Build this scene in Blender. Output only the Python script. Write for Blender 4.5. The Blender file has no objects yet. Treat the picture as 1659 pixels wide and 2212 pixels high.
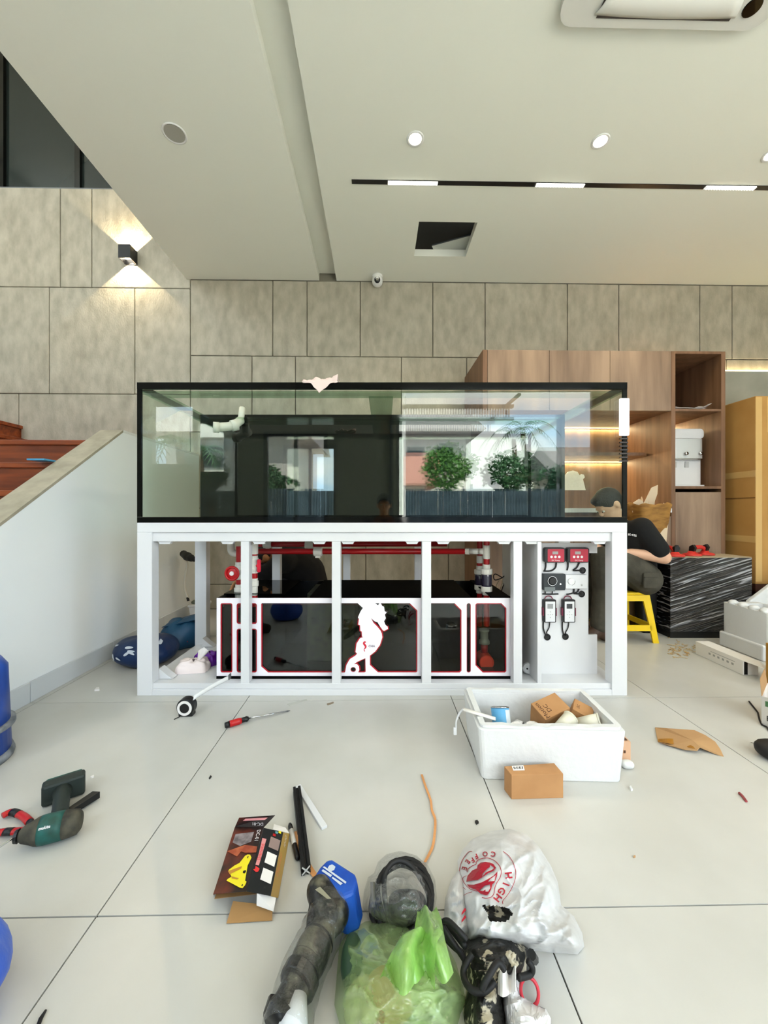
import bpy, bmesh, math, random
from mathutils import Vector, Matrix, noise
random.seed(7)
sc = bpy.context.scene
C = sc.collection
# ------------------------------------------------------------------ camera, sky, sun, exposure
F = 840.0; CX = 829.5; CY = 1106.0; H = 0.93; AL = 0.018   # focal length in pixels, image centre, eye height, yaw of the room
cam_d = bpy.data.cameras.new('camera')
cam_d.sensor_fit = 'VERTICAL'; cam_d.sensor_height = 36.0; cam_d.lens = 36.0 * F / 2212.0
cam_d.clip_start = 0.02; cam_d.clip_end = 200
cam = bpy.data.objects.new('camera', cam_d); C.objects.link(cam)
cam.location = (0, 0, H); cam.rotation_euler = (math.pi / 2, 0, 0)
sc.camera = cam
vs = sc.view_settings
sc.display_settings.display_device = 'sRGB'
vs.view_transform = 'Standard'; vs.look = 'None'; vs.gamma = 1.0; vs.use_curve_mapping = False
vs.exposure = 0.22
sc.cycles.transparent_max_bounces = 12; sc.cycles.max_bounces = 6; sc.cycles.diffuse_bounces = 3; sc.cycles.glossy_bounces = 3; sc.cycles.transmission_bounces = 4
sc.cycles.caustics_reflective = False; sc.cycles.caustics_refractive = False
SKY = 8.0
w = bpy.data.worlds.new('sky'); sc.world = w; w.use_nodes = True
nt = w.node_tree; nt.nodes.clear()
wo = nt.nodes.new('ShaderNodeOutputWorld'); bg = nt.nodes.new('ShaderNodeBackground')
tc = nt.nodes.new('ShaderNodeTexCoord'); mp = nt.nodes.new('ShaderNodeMapping'); mp.inputs['Scale'].default_value = (1, 1, 2.4)
nz = nt.nodes.new('ShaderNodeTexNoise'); nz.inputs['Scale'].default_value = 2.6; nz.inputs['Detail'].default_value = 5
rp = nt.nodes.new('ShaderNodeValToRGB')
rp.color_ramp.elements[0].position = 0.44; rp.color_ramp.elements[0].color = (0.55, 0.74, 0.94, 1)
rp.color_ramp.elements[1].position = 0.60; rp.color_ramp.elements[1].color = (1.0, 0.99, 0.96, 1)
bg.inputs['Strength'].default_value = SKY
for a, b in ((tc.outputs['Generated'], mp.inputs['Vector']), (mp.outputs['Vector'], nz.inputs['Vector']),
             (nz.outputs['Fac'], rp.inputs['Fac']), (rp.outputs['Color'], bg.inputs['Color']), (bg.outputs['Background'], wo.inputs['Surface'])):
    nt.links.new(a, b)
sun_d = bpy.data.lights.new('sun', 'SUN'); sun_d.energy = 34; sun_d.angle = 0.01; sun_d.color = (1, 0.95, 0.86)
sun = bpy.data.objects.new('sun', sun_d); C.objects.link(sun); sun.location = (4, 20, 30)
sun.rotation_euler = (math.radians(-30), 0, math.radians(-14))
def portal_side(y0, y1, z0, z1, x):
    d = bpy.data.lights.new('daylight_portal', 'AREA'); d.shape = 'RECTANGLE'; d.size = y1 - y0; d.size_y = z1 - z0; d.cycles.is_portal = True
    o = bpy.data.objects.new('daylight_portal', d); C.objects.link(o); c, s = math.cos(AL), math.sin(AL); ym = (y0 + y1) / 2
    o.location = (c * x - s * ym, s * x + c * ym, (z0 + z1) / 2); o.rotation_euler = (math.pi / 2, 0, AL - math.copysign(math.pi / 2, -x))
def portal(x0, x1, z0, z1, y):
    d = bpy.data.lights.new('daylight_portal', 'AREA'); d.shape = 'RECTANGLE'; d.size = x1 - x0; d.size_y = z1 - z0
    d.cycles.is_portal = True
    o = bpy.data.objects.new('daylight_portal', d); C.objects.link(o)
    c, s = math.cos(AL), math.sin(AL); xm = (x0 + x1) / 2
    o.location = (c * xm - s * y, s * xm + c * y, (z0 + z1) / 2); o.rotation_euler = (math.pi / 2, 0, AL)
    return o

# ------------------------------------------------------------------ helpers
def P(x, y, d): return Vector(((x - CX) * d / F, d, H - (y - CY) * d / F))      # a point of the photo at a known depth
def G(x, y, z=0.0): return P(x, y, F * (H - z) / (y - CY))                      # a point of the photo at a known height
ROOM = Matrix.Rotation(AL, 4, 'Z')
def T(loc, rz=0.0, rx=0.0, ry=0.0): return Matrix.Translation(Vector(loc)) @ Matrix.Rotation(rz, 4, 'Z') @ Matrix.Rotation(ry, 4, 'Y') @ Matrix.Rotation(rx, 4, 'X')
def lin(c):
    f = lambda v: (v / 12.92 if v <= 0.04045 else ((v + 0.055) / 1.055) ** 2.4)
    return tuple(f(v / 255.0) for v in c) + (1.0,)
MATS = {}
def mat(name, rgb, rough=0.5, metal=0.0, var=0.0, vscale=8.0, stretch=(1, 1, 1), rgb2=None, bump=0.0, bscale=40.0,
        spec=0.5, ior=1.45, alpha=1.0, trans=0.0, emis=0.0, coat=0.0, detail=4.0, lo=0.35, hi=0.65):
    if name in MATS: return MATS[name]
    m = bpy.data.materials.new(name); m.use_nodes = True; MATS[name] = m
    n = m.node_tree; b = n.nodes['Principled BSDF']; L = n.links.new
    b.inputs['Base Color'].default_value = lin(rgb); b.inputs['Roughness'].default_value = rough
    b.inputs['Metallic'].default_value = metal; b.inputs['Specular IOR Level'].default_value = spec
    b.inputs['IOR'].default_value = ior; b.inputs['Alpha'].default_value = alpha
    b.inputs['Transmission Weight'].default_value = trans; b.inputs['Coat Weight'].default_value = coat
    if emis: b.inputs['Emission Color'].default_value = lin(rgb); b.inputs['Emission Strength'].default_value = emis
    co = n.nodes.new('ShaderNodeTexCoord'); mpn = n.nodes.new('ShaderNodeMapping'); mpn.inputs['Scale'].default_value = stretch
    L(co.outputs['Object'], mpn.inputs['Vector'])
    if rgb2 is None and var:
        rgb2 = tuple(max(0, min(255, v * (1 - var))) for v in rgb)
    if rgb2 is not None:
        t = n.nodes.new('ShaderNodeTexNoise'); t.inputs['Scale'].default_value = vscale; t.inputs['Detail'].default_value = detail
        r = n.nodes.new('ShaderNodeValToRGB'); r.color_ramp.elements[0].position = lo; r.color_ramp.elements[1].position = hi
        r.color_ramp.elements[0].color = lin(rgb2); r.color_ramp.elements[1].color = lin(rgb)
        L(mpn.outputs['Vector'], t.inputs['Vector']); L(t.outputs['Fac'], r.inputs['Fac']); L(r.outputs['Color'], b.inputs['Base Color'])
    if bump:
        t2 = n.nodes.new('ShaderNodeTexNoise'); t2.inputs['Scale'].default_value = bscale; t2.inputs['Detail'].default_value = 5
        bp = n.nodes.new('ShaderNodeBump'); bp.inputs['Strength'].default_value = bump; bp.inputs['Distance'].default_value = 0.01
        L(mpn.outputs['Vector'], t2.inputs['Vector']); L(t2.outputs['Fac'], bp.inputs['Height']); L(bp.outputs['Normal'], b.inputs['Normal'])
    return m
def two_sided(n, fr, ior):
    """thin sheet: the same reflectance seen from either side"""
    ge = n.nodes.new('ShaderNodeNewGeometry'); mr = n.nodes.new('ShaderNodeMapRange')
    mr.inputs[3].default_value = ior; mr.inputs[4].default_value = 1.0 / ior
    n.links.new(ge.outputs['Backfacing'], mr.inputs[0]); n.links.new(mr.outputs[0], fr.inputs['IOR'])
def glassy(name, tint, refl_ior=1.5, rough=0.0, gain=1.0, film=0.0):
    """thin glass or clear film: what lies behind shows through, tinted, with a fresnel reflection on top"""
    if name in MATS: return MATS[name]
    m = bpy.data.materials.new(name); m.use_nodes = True; MATS[name] = m
    n = m.node_tree; n.nodes.clear(); L = n.links.new
    o = n.nodes.new('ShaderNodeOutputMaterial'); mx = n.nodes.new('ShaderNodeMixShader')
    tr = n.nodes.new('ShaderNodeBsdfTransparent'); tr.inputs['Color'].default_value = lin(tint)
    gl = n.nodes.new('ShaderNodeBsdfGlossy'); gl.inputs['Roughness'].default_value = rough
    fr = n.nodes.new('ShaderNodeFresnel'); fr.inputs['IOR'].default_value = refl_ior
    ml = n.nodes.new('ShaderNodeMath'); ml.operation = 'MULTIPLY_ADD'; ml.inputs[1].default_value = gain; ml.inputs[2].default_value = film; ml.use_clamp = True
    two_sided(n, fr, refl_ior); L(fr.outputs['Fac'], ml.inputs[0]); L(ml.outputs['Value'], mx.inputs['Fac'])
    L(tr.outputs['BSDF'], mx.inputs[1]); L(gl.outputs['BSDF'], mx.inputs[2]); L(mx.outputs['Shader'], o.inputs['Surface'])
    return m
def plastic_film(name, rgb, opac=0.4, rough=0.25, bump=0.5, bscale=25.0, glossy=0.12, tl_mix=0.35):
    """thin plastic bag: part see-through, part light-scattering, with gloss"""
    if name in MATS: return MATS[name]
    m = bpy.data.materials.new(name); m.use_nodes = True; MATS[name] = m
    n = m.node_tree; n.nodes.clear(); L = n.links.new; N = n.nodes.new
    o = N('ShaderNodeOutputMaterial'); tr = N('ShaderNodeBsdfTransparent'); df = N('ShaderNodeBsdfDiffuse'); tl = N('ShaderNodeBsdfTranslucent'); gl = N('ShaderNodeBsdfGlossy')
    for s in (df, tl): s.inputs['Color'].default_value = lin(rgb)
    tr.inputs['Color'].default_value = lin(tuple(v + (255 - v) * 0.55 for v in rgb)); gl.inputs['Roughness'].default_value = rough
    m1 = N('ShaderNodeMixShader'); m1.inputs[0].default_value = tl_mix; L(df.outputs[0], m1.inputs[1]); L(tl.outputs[0], m1.inputs[2])
    m2 = N('ShaderNodeMixShader'); L(tr.outputs[0], m2.inputs[1]); L(m1.outputs[0], m2.inputs[2])
    co = N('ShaderNodeTexCoord'); tn = N('ShaderNodeTexNoise'); tn.inputs['Scale'].default_value = bscale; tn.inputs['Detail'].default_value = 4
    L(co.outputs['Object'], tn.inputs['Vector'])
    rm = N('ShaderNodeMapRange'); rm.inputs[1].default_value = 0.3; rm.inputs[2].default_value = 0.7
    rv = min(0.18, opac * 0.7); rm.inputs[3].default_value = max(0, opac - rv); rm.inputs[4].default_value = min(1, opac + rv); L(tn.outputs['Fac'], rm.inputs[0]); L(rm.outputs[0], m2.inputs[0])
    m3 = N('ShaderNodeMixShader'); fr = N('ShaderNodeFresnel'); two_sided(n, fr, 1.45)
    ad = N('ShaderNodeMath'); ad.inputs[1].default_value = glossy * 0.5; L(fr.outputs[0], ad.inputs[0]); L(ad.outputs[0], m3.inputs[0])
    L(m2.outputs[0], m3.inputs[1]); L(gl.outputs[0], m3.inputs[2])
    bp = N('ShaderNodeBump'); bp.inputs['Strength'].default_value = bump; bp.inputs['Distance'].default_value = 0.01; L(tn.outputs['Fac'], bp.inputs['Height'])
    for s in (df, gl): L(bp.outputs[0], s.inputs['Normal'])
    L(m3.outputs[0], o.inputs['Surface'])
    return m
XF = {}
class MB:
    def __init__(s, M=None): s.v = []; s.f = []; s.mi = []; s.M = M
    def _a(s, vs_, fs, mi=0):
        k = len(s.v)
        s.v += [(s.M @ Vector(p)) if s.M is not None else Vector(p) for p in vs_]
        s.f += [tuple(i + k for i in f) for f in fs]; s.mi += [mi] * len(fs); return s
    def box(s, x0, y0, z0, x1, y1, z1, mi=0):
        return s._a([(x0, y0, z0), (x1, y0, z0), (x1, y1, z0), (x0, y1, z0), (x0, y0, z1), (x1, y0, z1), (x1, y1, z1), (x0, y1, z1)],
                    [(0, 3, 2, 1), (4, 5, 6, 7), (0, 1, 5, 4), (1, 2, 6, 5), (2, 3, 7, 6), (3, 0, 4, 7)], mi)
    def frus(s, b, t, z0, z1):   # box with a bottom rectangle b and a top rectangle t (x0,y0,x1,y1)
        return s._a([(b[0], b[1], z0), (b[2], b[1], z0), (b[2], b[3], z0), (b[0], b[3], z0), (t[0], t[1], z1), (t[2], t[1], z1), (t[2], t[3], z1), (t[0], t[3], z1)],
                    [(0, 3, 2, 1), (4, 5, 6, 7), (0, 1, 5, 4), (1, 2, 6, 5), (2, 3, 7, 6), (3, 0, 4, 7)])
    def hexa(s, p): return s._a(p, [(0, 3, 2, 1), (4, 5, 6, 7), (0, 1, 5, 4), (1, 2, 6, 5), (2, 3, 7, 6), (3, 0, 4, 7)])
    def rings(s, rs, caps=True, closed=False):
        n = len(rs[0]); vs_ = [p for r in rs for p in r]; fs = []
        m = len(rs)
        for i in range(m if closed else m - 1):
            a, b = i * n, ((i + 1) % m) * n
            for j in range(n): fs.append((a + j, a + (j + 1) % n, b + (j + 1) % n, b + j))
        if caps and not closed: fs.append(tuple(range(n - 1, -1, -1))); fs.append(tuple((m - 1) * n + j for j in range(n)))
        return s._a(vs_, fs)
    def tube(s, pts, r, n=8, caps=True, closed=False, flat=1.0, up=None):
        pts = [Vector(p) for p in pts]; m = len(pts); rs = []
        u = None
        for i, p in enumerate(pts):
            a = pts[(i - 1) % m] if (i > 0 or closed) else p; b = pts[(i + 1) % m] if (i < m - 1 or closed) else p
            t = (b - a); t = t.normalized() if t.length > 1e-9 else Vector((0, 0, 1))
            if u is None:
                ref = Vector(up) if up else (Vector((0, 0, 1)) if abs(t.z) < 0.9 else Vector((1, 0, 0)))
                u = (ref - t * ref.dot(t)).normalized()
            else:
                u = u - t * u.dot(t); u = u.normalized() if u.length > 1e-6 else Vector((1, 0, 0))
            v = t.cross(u); rr = r[i] if isinstance(r, (list, tuple)) else r
            rs.append([p + (u * math.cos(2 * math.pi * j / n) * flat + v * math.sin(2 * math.pi * j / n)) * rr for j in range(n)])
        return s.rings(rs, caps, closed)
    def cyl(s, a, b, r, r1=None, n=16): return s.tube([a, b], [r, r if r1 is None else r1], n)
    def lathe(s, prof, c=(0, 0, 0), n=20, axis='Z'):
        rs = []
        for r, h in prof:
            ring = []
            for j in range(n):
                a = 2 * math.pi * j / n; x, y = r * math.cos(a), r * math.sin(a)
                ring.append({'Z': (c[0] + x, c[1] + y, c[2] + h), 'Y': (c[0] + x, c[1] - h, c[2] + y), 'X': (c[0] + h, c[1] + x, c[2] + y)}[axis])
            rs.append(ring)
        return s.rings(rs)
    def prism(s, poly, z0, z1, ax='Z'):
        def q(p, h): return {'Z': (p[0], p[1], h), 'Y': (p[0], h, p[1]), 'X': (h, p[0], p[1])}[ax]
        n = len(poly)
        return s._a([q(p, z0) for p in poly] + [q(p, z1) for p in poly],
                    [tuple(range(n - 1, -1, -1)), tuple(range(n, 2 * n))] + [(i, (i + 1) % n, n + (i + 1) % n, n + i) for i in range(n)])
    def ball(s, c, r, n=16, m=10, q=1.0):
        if not hasattr(r, '__len__'): r = (r, r, r)
        rs = []
        sg = lambda v: math.copysign(abs(v) ** q, v)
        for i in range(m + 1):
            t = math.pi * (0.02 + 0.96 * i / m) - math.pi / 2
            rs.append([(c[0] + r[0] * sg(math.cos(t)) * sg(math.cos(2 * math.pi * j / n)), c[1] + r[1] * sg(math.cos(t)) * sg(math.sin(2 * math.pi * j / n)), c[2] + r[2] * sg(math.sin(t))) for j in range(n)])
        return s.rings(rs)
    def sheet(s, fn, nu, nv):
        vs_ = [fn(i / nu, j / nv) for j in range(nv + 1) for i in range(nu + 1)]
        return s._a(vs_, [(j * (nu + 1) + i, j * (nu + 1) + i + 1, (j + 1) * (nu + 1) + i + 1, (j + 1) * (nu + 1) + i) for j in range(nv) for i in range(nu)])
    def build(s, name, m, parent=None, bevel=0.0, seg=2, smooth=False, sub=0, solid=0.0, remesh=0.0, relax=0, flip=False, **props):
        me = bpy.data.meshes.new(name)
        inv = XF[parent.name].inverted() if parent is not None else None
        me.from_pydata([tuple(inv @ p) if inv else tuple(p) for p in s.v], [], s.f)
        for x in (m if isinstance(m, (list, tuple)) else [m]): me.materials.append(x)
        if isinstance(m, (list, tuple)): me.polygons.foreach_set('material_index', s.mi)
        b = bmesh.new(); b.from_mesh(me); bmesh.ops.recalc_face_normals(b, faces=b.faces); b.to_mesh(me); b.free()
        if smooth: me.polygons.foreach_set('use_smooth', [True] * len(me.polygons))
        o = bpy.data.objects.new(name, me); C.objects.link(o)
        if parent is not None: o.parent = parent; XF[o.name] = XF[parent.name]
        else: XF[o.name] = Matrix.Identity(4)
        if remesh:
            q = o.modifiers.new('remesh', 'REMESH'); q.mode = 'VOXEL'; q.voxel_size = remesh; q.use_smooth_shade = True
            if relax: q = o.modifiers.new('smooth', 'SMOOTH'); q.factor = 0.5; q.iterations = relax
        if solid: q = o.modifiers.new('solid', 'SOLIDIFY'); q.thickness = solid; q.offset = 0
        if bevel: q = o.modifiers.new('bevel', 'BEVEL'); q.width = bevel; q.segments = seg; q.limit_method = 'ANGLE'; q.angle_limit = math.radians(40)
        if sub: q = o.modifiers.new('sub', 'SUBSURF'); q.levels = sub; q.render_levels = sub
        for k_, v_ in props.items(): o[k_] = v_
        return o
def tag(o, label, cat, group=None, kind=None):
    o['label'] = label; o['category'] = cat
    if group: o['group'] = group
    if kind: o['kind'] = kind
    return o
def thing(name, label, cat, M=None, group=None):
    o = bpy.data.objects.new(name, None); C.objects.link(o); o.empty_display_size = 0.05
    if M is None: M = Matrix.Identity(4)
    elif not isinstance(M, Matrix): M = Matrix.Translation(Vector(M))
    o.matrix_world = M; XF[o.name] = M.copy()
    return tag(o, label, cat, group)
def struct(o): o['kind'] = 'structure'; return o
def structE(name, M=None):
    o = bpy.data.objects.new(name, None); C.objects.link(o); M = M if M is not None else ROOM
    o.matrix_world = M; XF[o.name] = M.copy(); o['kind'] = 'structure'; return o
def lift(mesh_fn_obj):  # curve/text object -> mesh data, object removed
    dg = bpy.context.evaluated_depsgraph_get(); dg.update()
    me = bpy.data.meshes.new_from_object(mesh_fn_obj.evaluated_get(dg))
    d = mesh_fn_obj.data; bpy.data.objects.remove(mesh_fn_obj); bpy.data.curves.remove(d); return me
def text_mesh(txt, size, ext=0.0, align='CENTER', shear=0.0, bold=0.0):
    cu = bpy.data.curves.new('text', 'FONT'); cu.body = txt; cu.size = size; cu.extrude = ext; cu.align_x = align; cu.align_y = 'CENTER'; cu.shear = shear; cu.resolution_u = 2; cu.offset = bold * size
    o = bpy.data.objects.new('text', cu); C.objects.link(o); return lift(o)
def fill_mesh(loops, ext=0.0):
    cu = bpy.data.curves.new('fill', 'CURVE'); cu.dimensions = '2D'; cu.fill_mode = 'BOTH'; cu.extrude = ext
    for lp in loops:
        sp = cu.splines.new('POLY'); sp.points.add(len(lp) - 1); sp.use_cyclic_u = True
        for i, p in enumerate(lp): sp.points[i].co = (p[0], p[1], 0, 1)
    o = bpy.data.objects.new('fill', cu); C.objects.link(o); return lift(o)
def put_mesh(name, me, m, parent=None, fn=None, M=None, **props):
    """link mesh data as an object; fn maps each local point to the world (or M does)"""
    inv = XF[parent.name].inverted() if parent is not None else None
    for v in me.vertices:
        p = Vector(fn(v.co)) if fn else (M @ v.co if M is not None else v.co.copy())
        v.co = inv @ p if inv else p
    me.materials.clear(); me.materials.append(m); me.name = name
    o = bpy.data.objects.new(name, me); C.objects.link(o)
    if parent is not None: o.parent = parent; XF[o.name] = XF[parent.name]
    else: XF[o.name] = Matrix.Identity(4)
    for k_, v_ in props.items(): o[k_] = v_
    return o
def frame_M(o, ex, ey):   # matrix from an origin and the two in-plane directions
    ex = Vector(ex).normalized(); ez = ex.cross(Vector(ey)).normalized(); ey = ez.cross(ex)
    m = Matrix.Identity(4)
    for i in range(3): m[i][0] = ex[i]; m[i][1] = ey[i]; m[i][2] = ez[i]; m[i][3] = o[i]
    return m
def arc(c, r, a0, a1, n): return [(c[0] + r * math.cos(math.radians(a0 + (a1 - a0) * i / n)), c[1] + r * math.sin(math.radians(a0 + (a1 - a0) * i / n))) for i in range(n + 1)]
def rrect(x0, y0, x1, y1, r, n=4):
    return arc((x1 - r, y0 + r), r, -90, 0, n) + arc((x1 - r, y1 - r), r, 0, 90, n) + arc((x0 + r, y1 - r), r, 90, 180, n) + arc((x0 + r, y0 + r), r, 180, 270, n)
def smooth_path(pts, n=6):   # Catmull-Rom through the points
    pts = [Vector(p) for p in pts]; out = []
    for i in range(len(pts) - 1):
        p0, p1, p2, p3 = pts[max(i - 1, 0)], pts[i], pts[i + 1], pts[min(i + 2, len(pts) - 1)]
        for k in range(n):
            t = k / n
            out.append(0.5 * ((2 * p1) + (p2 - p0) * t + (2 * p0 - 5 * p1 + 4 * p2 - p3) * t * t + (3 * p1 - p0 - 3 * p2 + p3) * t ** 3))
    return out + [pts[-1]]
def lump(c, r, seed, amp=0.12):
    def f(u, v):
        a = 2 * math.pi * u; t = math.pi * (v - 0.5) * 0.96; n1 = noise.noise(Vector((math.cos(a) * 1.7 + seed, math.sin(a) * 1.7, v * 3))); k = 1 + amp * n1
        return (c[0] + r[0] * math.cos(t) ** 0.7 * math.cos(a) * k, c[1] + r[1] * math.cos(t) ** 0.7 * math.sin(a) * k, max(0.001, c[2] + r[2] * math.sin(t) * k))
    return f
def copy_tree(o, M, parent=None, label=None):
    c = o.copy(); C.objects.link(c); XF[c.name] = M.copy()
    if parent is None: c.matrix_world = M
    else: c.parent = parent
    if label: c['label'] = label
    for ch in [x for x in bpy.data.objects if x.parent == o]: copy_tree(ch, M, c)
    return c

# ------------------------------------------------------------------ materials
M_white = mat('white_paint', (232, 233, 230), 0.55)
M_ceil = mat('ceiling_paint', (242, 243, 230), 0.8)
M_tile = mat('floor_tile', (206, 204, 197), 0.33, rgb2=(198, 196, 188), vscale=3.0, bump=0.02, bscale=200)
M_grout = mat('dark_grout', (38, 36, 32), 0.9)
M_conc = mat('concrete_finish', (194, 187, 168), 0.85, rgb2=(164, 157, 139), vscale=9, stretch=(1.6, 1, 0.8), detail=12, bump=0.3, bscale=70, lo=0.28, hi=0.72)
M_joint = mat('concrete_joint', (136, 130, 114), 0.9)
M_lacq = mat('white_lacquer', (224, 225, 226), 0.28)
M_black = mat('black_plastic', (16, 16, 17), 0.35)
M_blackgloss = mat('black_gloss', (7, 8, 8), 0.06)
M_rubber = mat('black_rubber', (20, 19, 19), 0.6)
M_red = mat('red_plastic', (190, 22, 26), 0.3)
M_pvcw = mat('white_pvc', (232, 229, 218), 0.3)
M_wood = mat('walnut_laminate', (166, 140, 116), 0.5, rgb2=(120, 98, 80), vscale=2.2, stretch=(3.2, 3.2, 0.4), detail=8)
M_woodin = mat('walnut_painted_shade', (132, 98, 72), 0.5, rgb2=(106, 76, 52), vscale=3.0, stretch=(6, 6, 0.5))  # same laminate, darkened in its colour to stand in for interior shade
M_stair = mat('stair_wood', (150, 72, 28), 0.3, rgb2=(104, 44, 16), vscale=4, stretch=(0.6, 6, 6), detail=6)
M_card = mat('cardboard', (188, 148, 102), 0.85, rgb2=(176, 136, 92), vscale=6)
M_foam = mat('white_foam', (226, 227, 226), 0.7, bump=0.3, bscale=30)
M_chrome = mat('chrome', (200, 200, 200), 0.15, metal=1.0)
M_alu = mat('grey_aluminium', (110, 112, 114), 0.4, metal=0.6)
M_skin = mat('skin', (222, 176, 146), 0.5)
M_hair = mat('black_hair', (22, 19, 18), 0.6, bump=0.5, bscale=120)
M_paper = mat('white_paper', (240, 236, 232), 0.8)
M_glass = glassy('clear_glass', (250, 252, 250), 1.5, gain=0.6)
M_pane = glassy('tank_glass', (249, 253, 250), 1.5, gain=0.75)
M_lamp = mat('lamp_glow', (255, 246, 228), 0.5, emis=14.0)
M_led = mat('warm_led', (255, 226, 170), 0.5, emis=9.0)
# ------------------------------------------------------------------ the room
HC = 3.155; YW = 3.75; YF = -2.6; XL = -5.0; XR = 4.5; XS = -1.80; ZT = 5.6
fl = structE('floor')
MB(ROOM).box(XL, YF, -0.08, XR, YW + 0.1, -0.005).build('screed', M_grout, fl)
TS = 1.0175
tx = [-0.645 + TS * k for k in range(-5, 7)]; ty = [0.906 + TS * k for k in range(-4, 4)]
for a in tx:
    for b in ty:
        x0, x1, y0, y1 = max(a, XL), min(a + TS, XR), max(b, YF), min(b + TS, YW)
        if x1 - x0 > 0.05 and y1 - y0 > 0.05:
            MB(ROOM).box(x0 + 0.0018, y0 + 0.0018, -0.02, x1 - 0.0018, y1 - 0.0018, 0).build('tile', M_tile, fl)
# ceiling: two soffits with a trough between them, a service opening in the right one
ce = structE('ceiling')
g0, g1 = -0.554, -0.389
hx0, hx1, hy0, hy1 = 0.322, 0.772, 2.975, 3.375
MB(ROOM).box(XS, YF, HC, g0, YW, HC + 0.14).build('soffit_panel', M_ceil, ce)
r = MB(ROOM)
# right soffit as one sheet with a hole
lo = [(g1, YF), (XR, YF), (XR, YW), (g1, YW)]; ho = [(hx0, hy0), (hx0, hy1), (hx1, hy1), (hx1, hy0)]
me = fill_mesh([lo, ho], 0.03)
put_mesh('soffit_panel', me, M_ceil, ce, M=ROOM @ Matrix.Translation((0, 0, HC + 0.03)))
MB(ROOM).box(g0, YF, HC + 0.07, g1, YW, HC + 0.14).build('trough_top', M_ceil, ce)
MB(ROOM).box(XS, YF, HC + 0.62, XR, YW, HC + 0.7).build('slab', mat('painted_void_shade', (14, 14, 13), 0.9), ce)  # slab coloured near-black to stand in for the unlit ceiling void
for nm, bx in (('slab_edge', (XS - 0.02, YF, HC, XS, YW, HC + 0.62)),):
    MB(ROOM).box(*bx).build(nm, M_ceil, ce)
MB(ROOM).box(XL, YF - 0.1, ZT, XS + 0.1, YW + 0.16, ZT + 0.1).build('stairwell_roof', M_ceil, ce)
MB(ROOM).box(XS, YF - 0.1, HC + 0.7, XS + 0.1, YW + 0.16, ZT).build('stairwell_side', M_ceil, ce)
# back wall: render coat with wide concrete-finish panels, joints recessed
wb = structE('wall_back')
MB(ROOM).box(XS, YW + 0.018, 0, XR, YW + 0.16, HC + 0.65).build('backing', M_joint, wb)
MB(ROOM).box(XL, YW + 0.018, 0, XS, YW + 0.16, 4.01).build('backing', M_joint, wb)
def wx(px): # room x of a photo column on the back wall
    k = (px - CX) / F; c, s = math.cos(AL), math.sin(AL)
    # (c*x - s*YW) = k*(s*x + c*YW)
    return (k * c * YW + s * YW) / (c - k * s)
def wz(py, px):
    x = wx(px); d = math.sin(AL) * x + math.cos(AL) * YW; return H - (py - CY) * d / F
zA = HC - 0.003; zB = wz(770, 700)
rows = [(zB, zA, [411, 589, 663, 778, 935, 1048, 1226, 1337, 1512, 1582, None]),
        (zB - 0.73, zB, [411, 544, 638, 867, 1008, 1180, 1300, 1570, None]),
        (zB - 1.46, zB - 0.73, [411, 500, 720, 880, 1100, 1330, 1500, None]),
        (zB - 2.19, zB - 1.46, [411, 560, 790, 969, 1200, 1400, None]),
        (0.0, zB - 2.19, [411, 620, 860, 1090, 1320, 1520, None])]
xc = wx(411) ; gp = 0.0035
for z0, z1, xs in rows:
    for a, b in zip(xs[:-1], xs[1:]):
        x0 = wx(a); x1 = XR if b is None else wx(b)
        MB(ROOM).box(x0 + gp, YW, z0 + gp, x1 - gp, YW + 0.02, z1 - gp).build('concrete_panel', M_conc, wb, bevel=0.004, seg=1)
zl = [4.01, wz(621, 200), wz(851, 200), 1.1, 0.0]
lrows = [[None, -60, 130, 198, 411], [None, -90, 106, 291, 411], [None, 40, 411], [None, 150, 411]]
for k, xs in enumerate(lrows):
    for a, b in zip(xs[:-1], xs[1:]):
        x0 = XL if a is None else wx(a); x1 = wx(b)
        if x1 - x0 > 0.02:
            MB(ROOM).box(x0 + gp, YW, zl[k + 1] + gp, x1 - gp, YW + 0.02, zl[k] - gp).build('concrete_panel', M_conc, wb, bevel=0.004, seg=1)
# dark glazing above the stairwell wall
M_darkglass = mat('dark_glass', (34, 42, 40), 0.12, spec=0.6)
wn = structE('window_1')
for a, b in ((XL, -3.62), (-3.58, -2.90), (-2.86, XS)):
    MB(ROOM).box(a, YW + 0.06, 4.03, b, YW + 0.08, ZT).build('pane', M_darkglass, wn)
for a in (-3.62, -2.90): MB(ROOM).box(a, YW + 0.03, 4.01, a + 0.05, YW + 0.10, ZT).build('mullion', M_blackgloss, wn)
MB(ROOM).box(XL, YW + 0.02, 4.01, XS, YW + 0.12, 4.03).build('window_sill', M_alu, wn)
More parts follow.
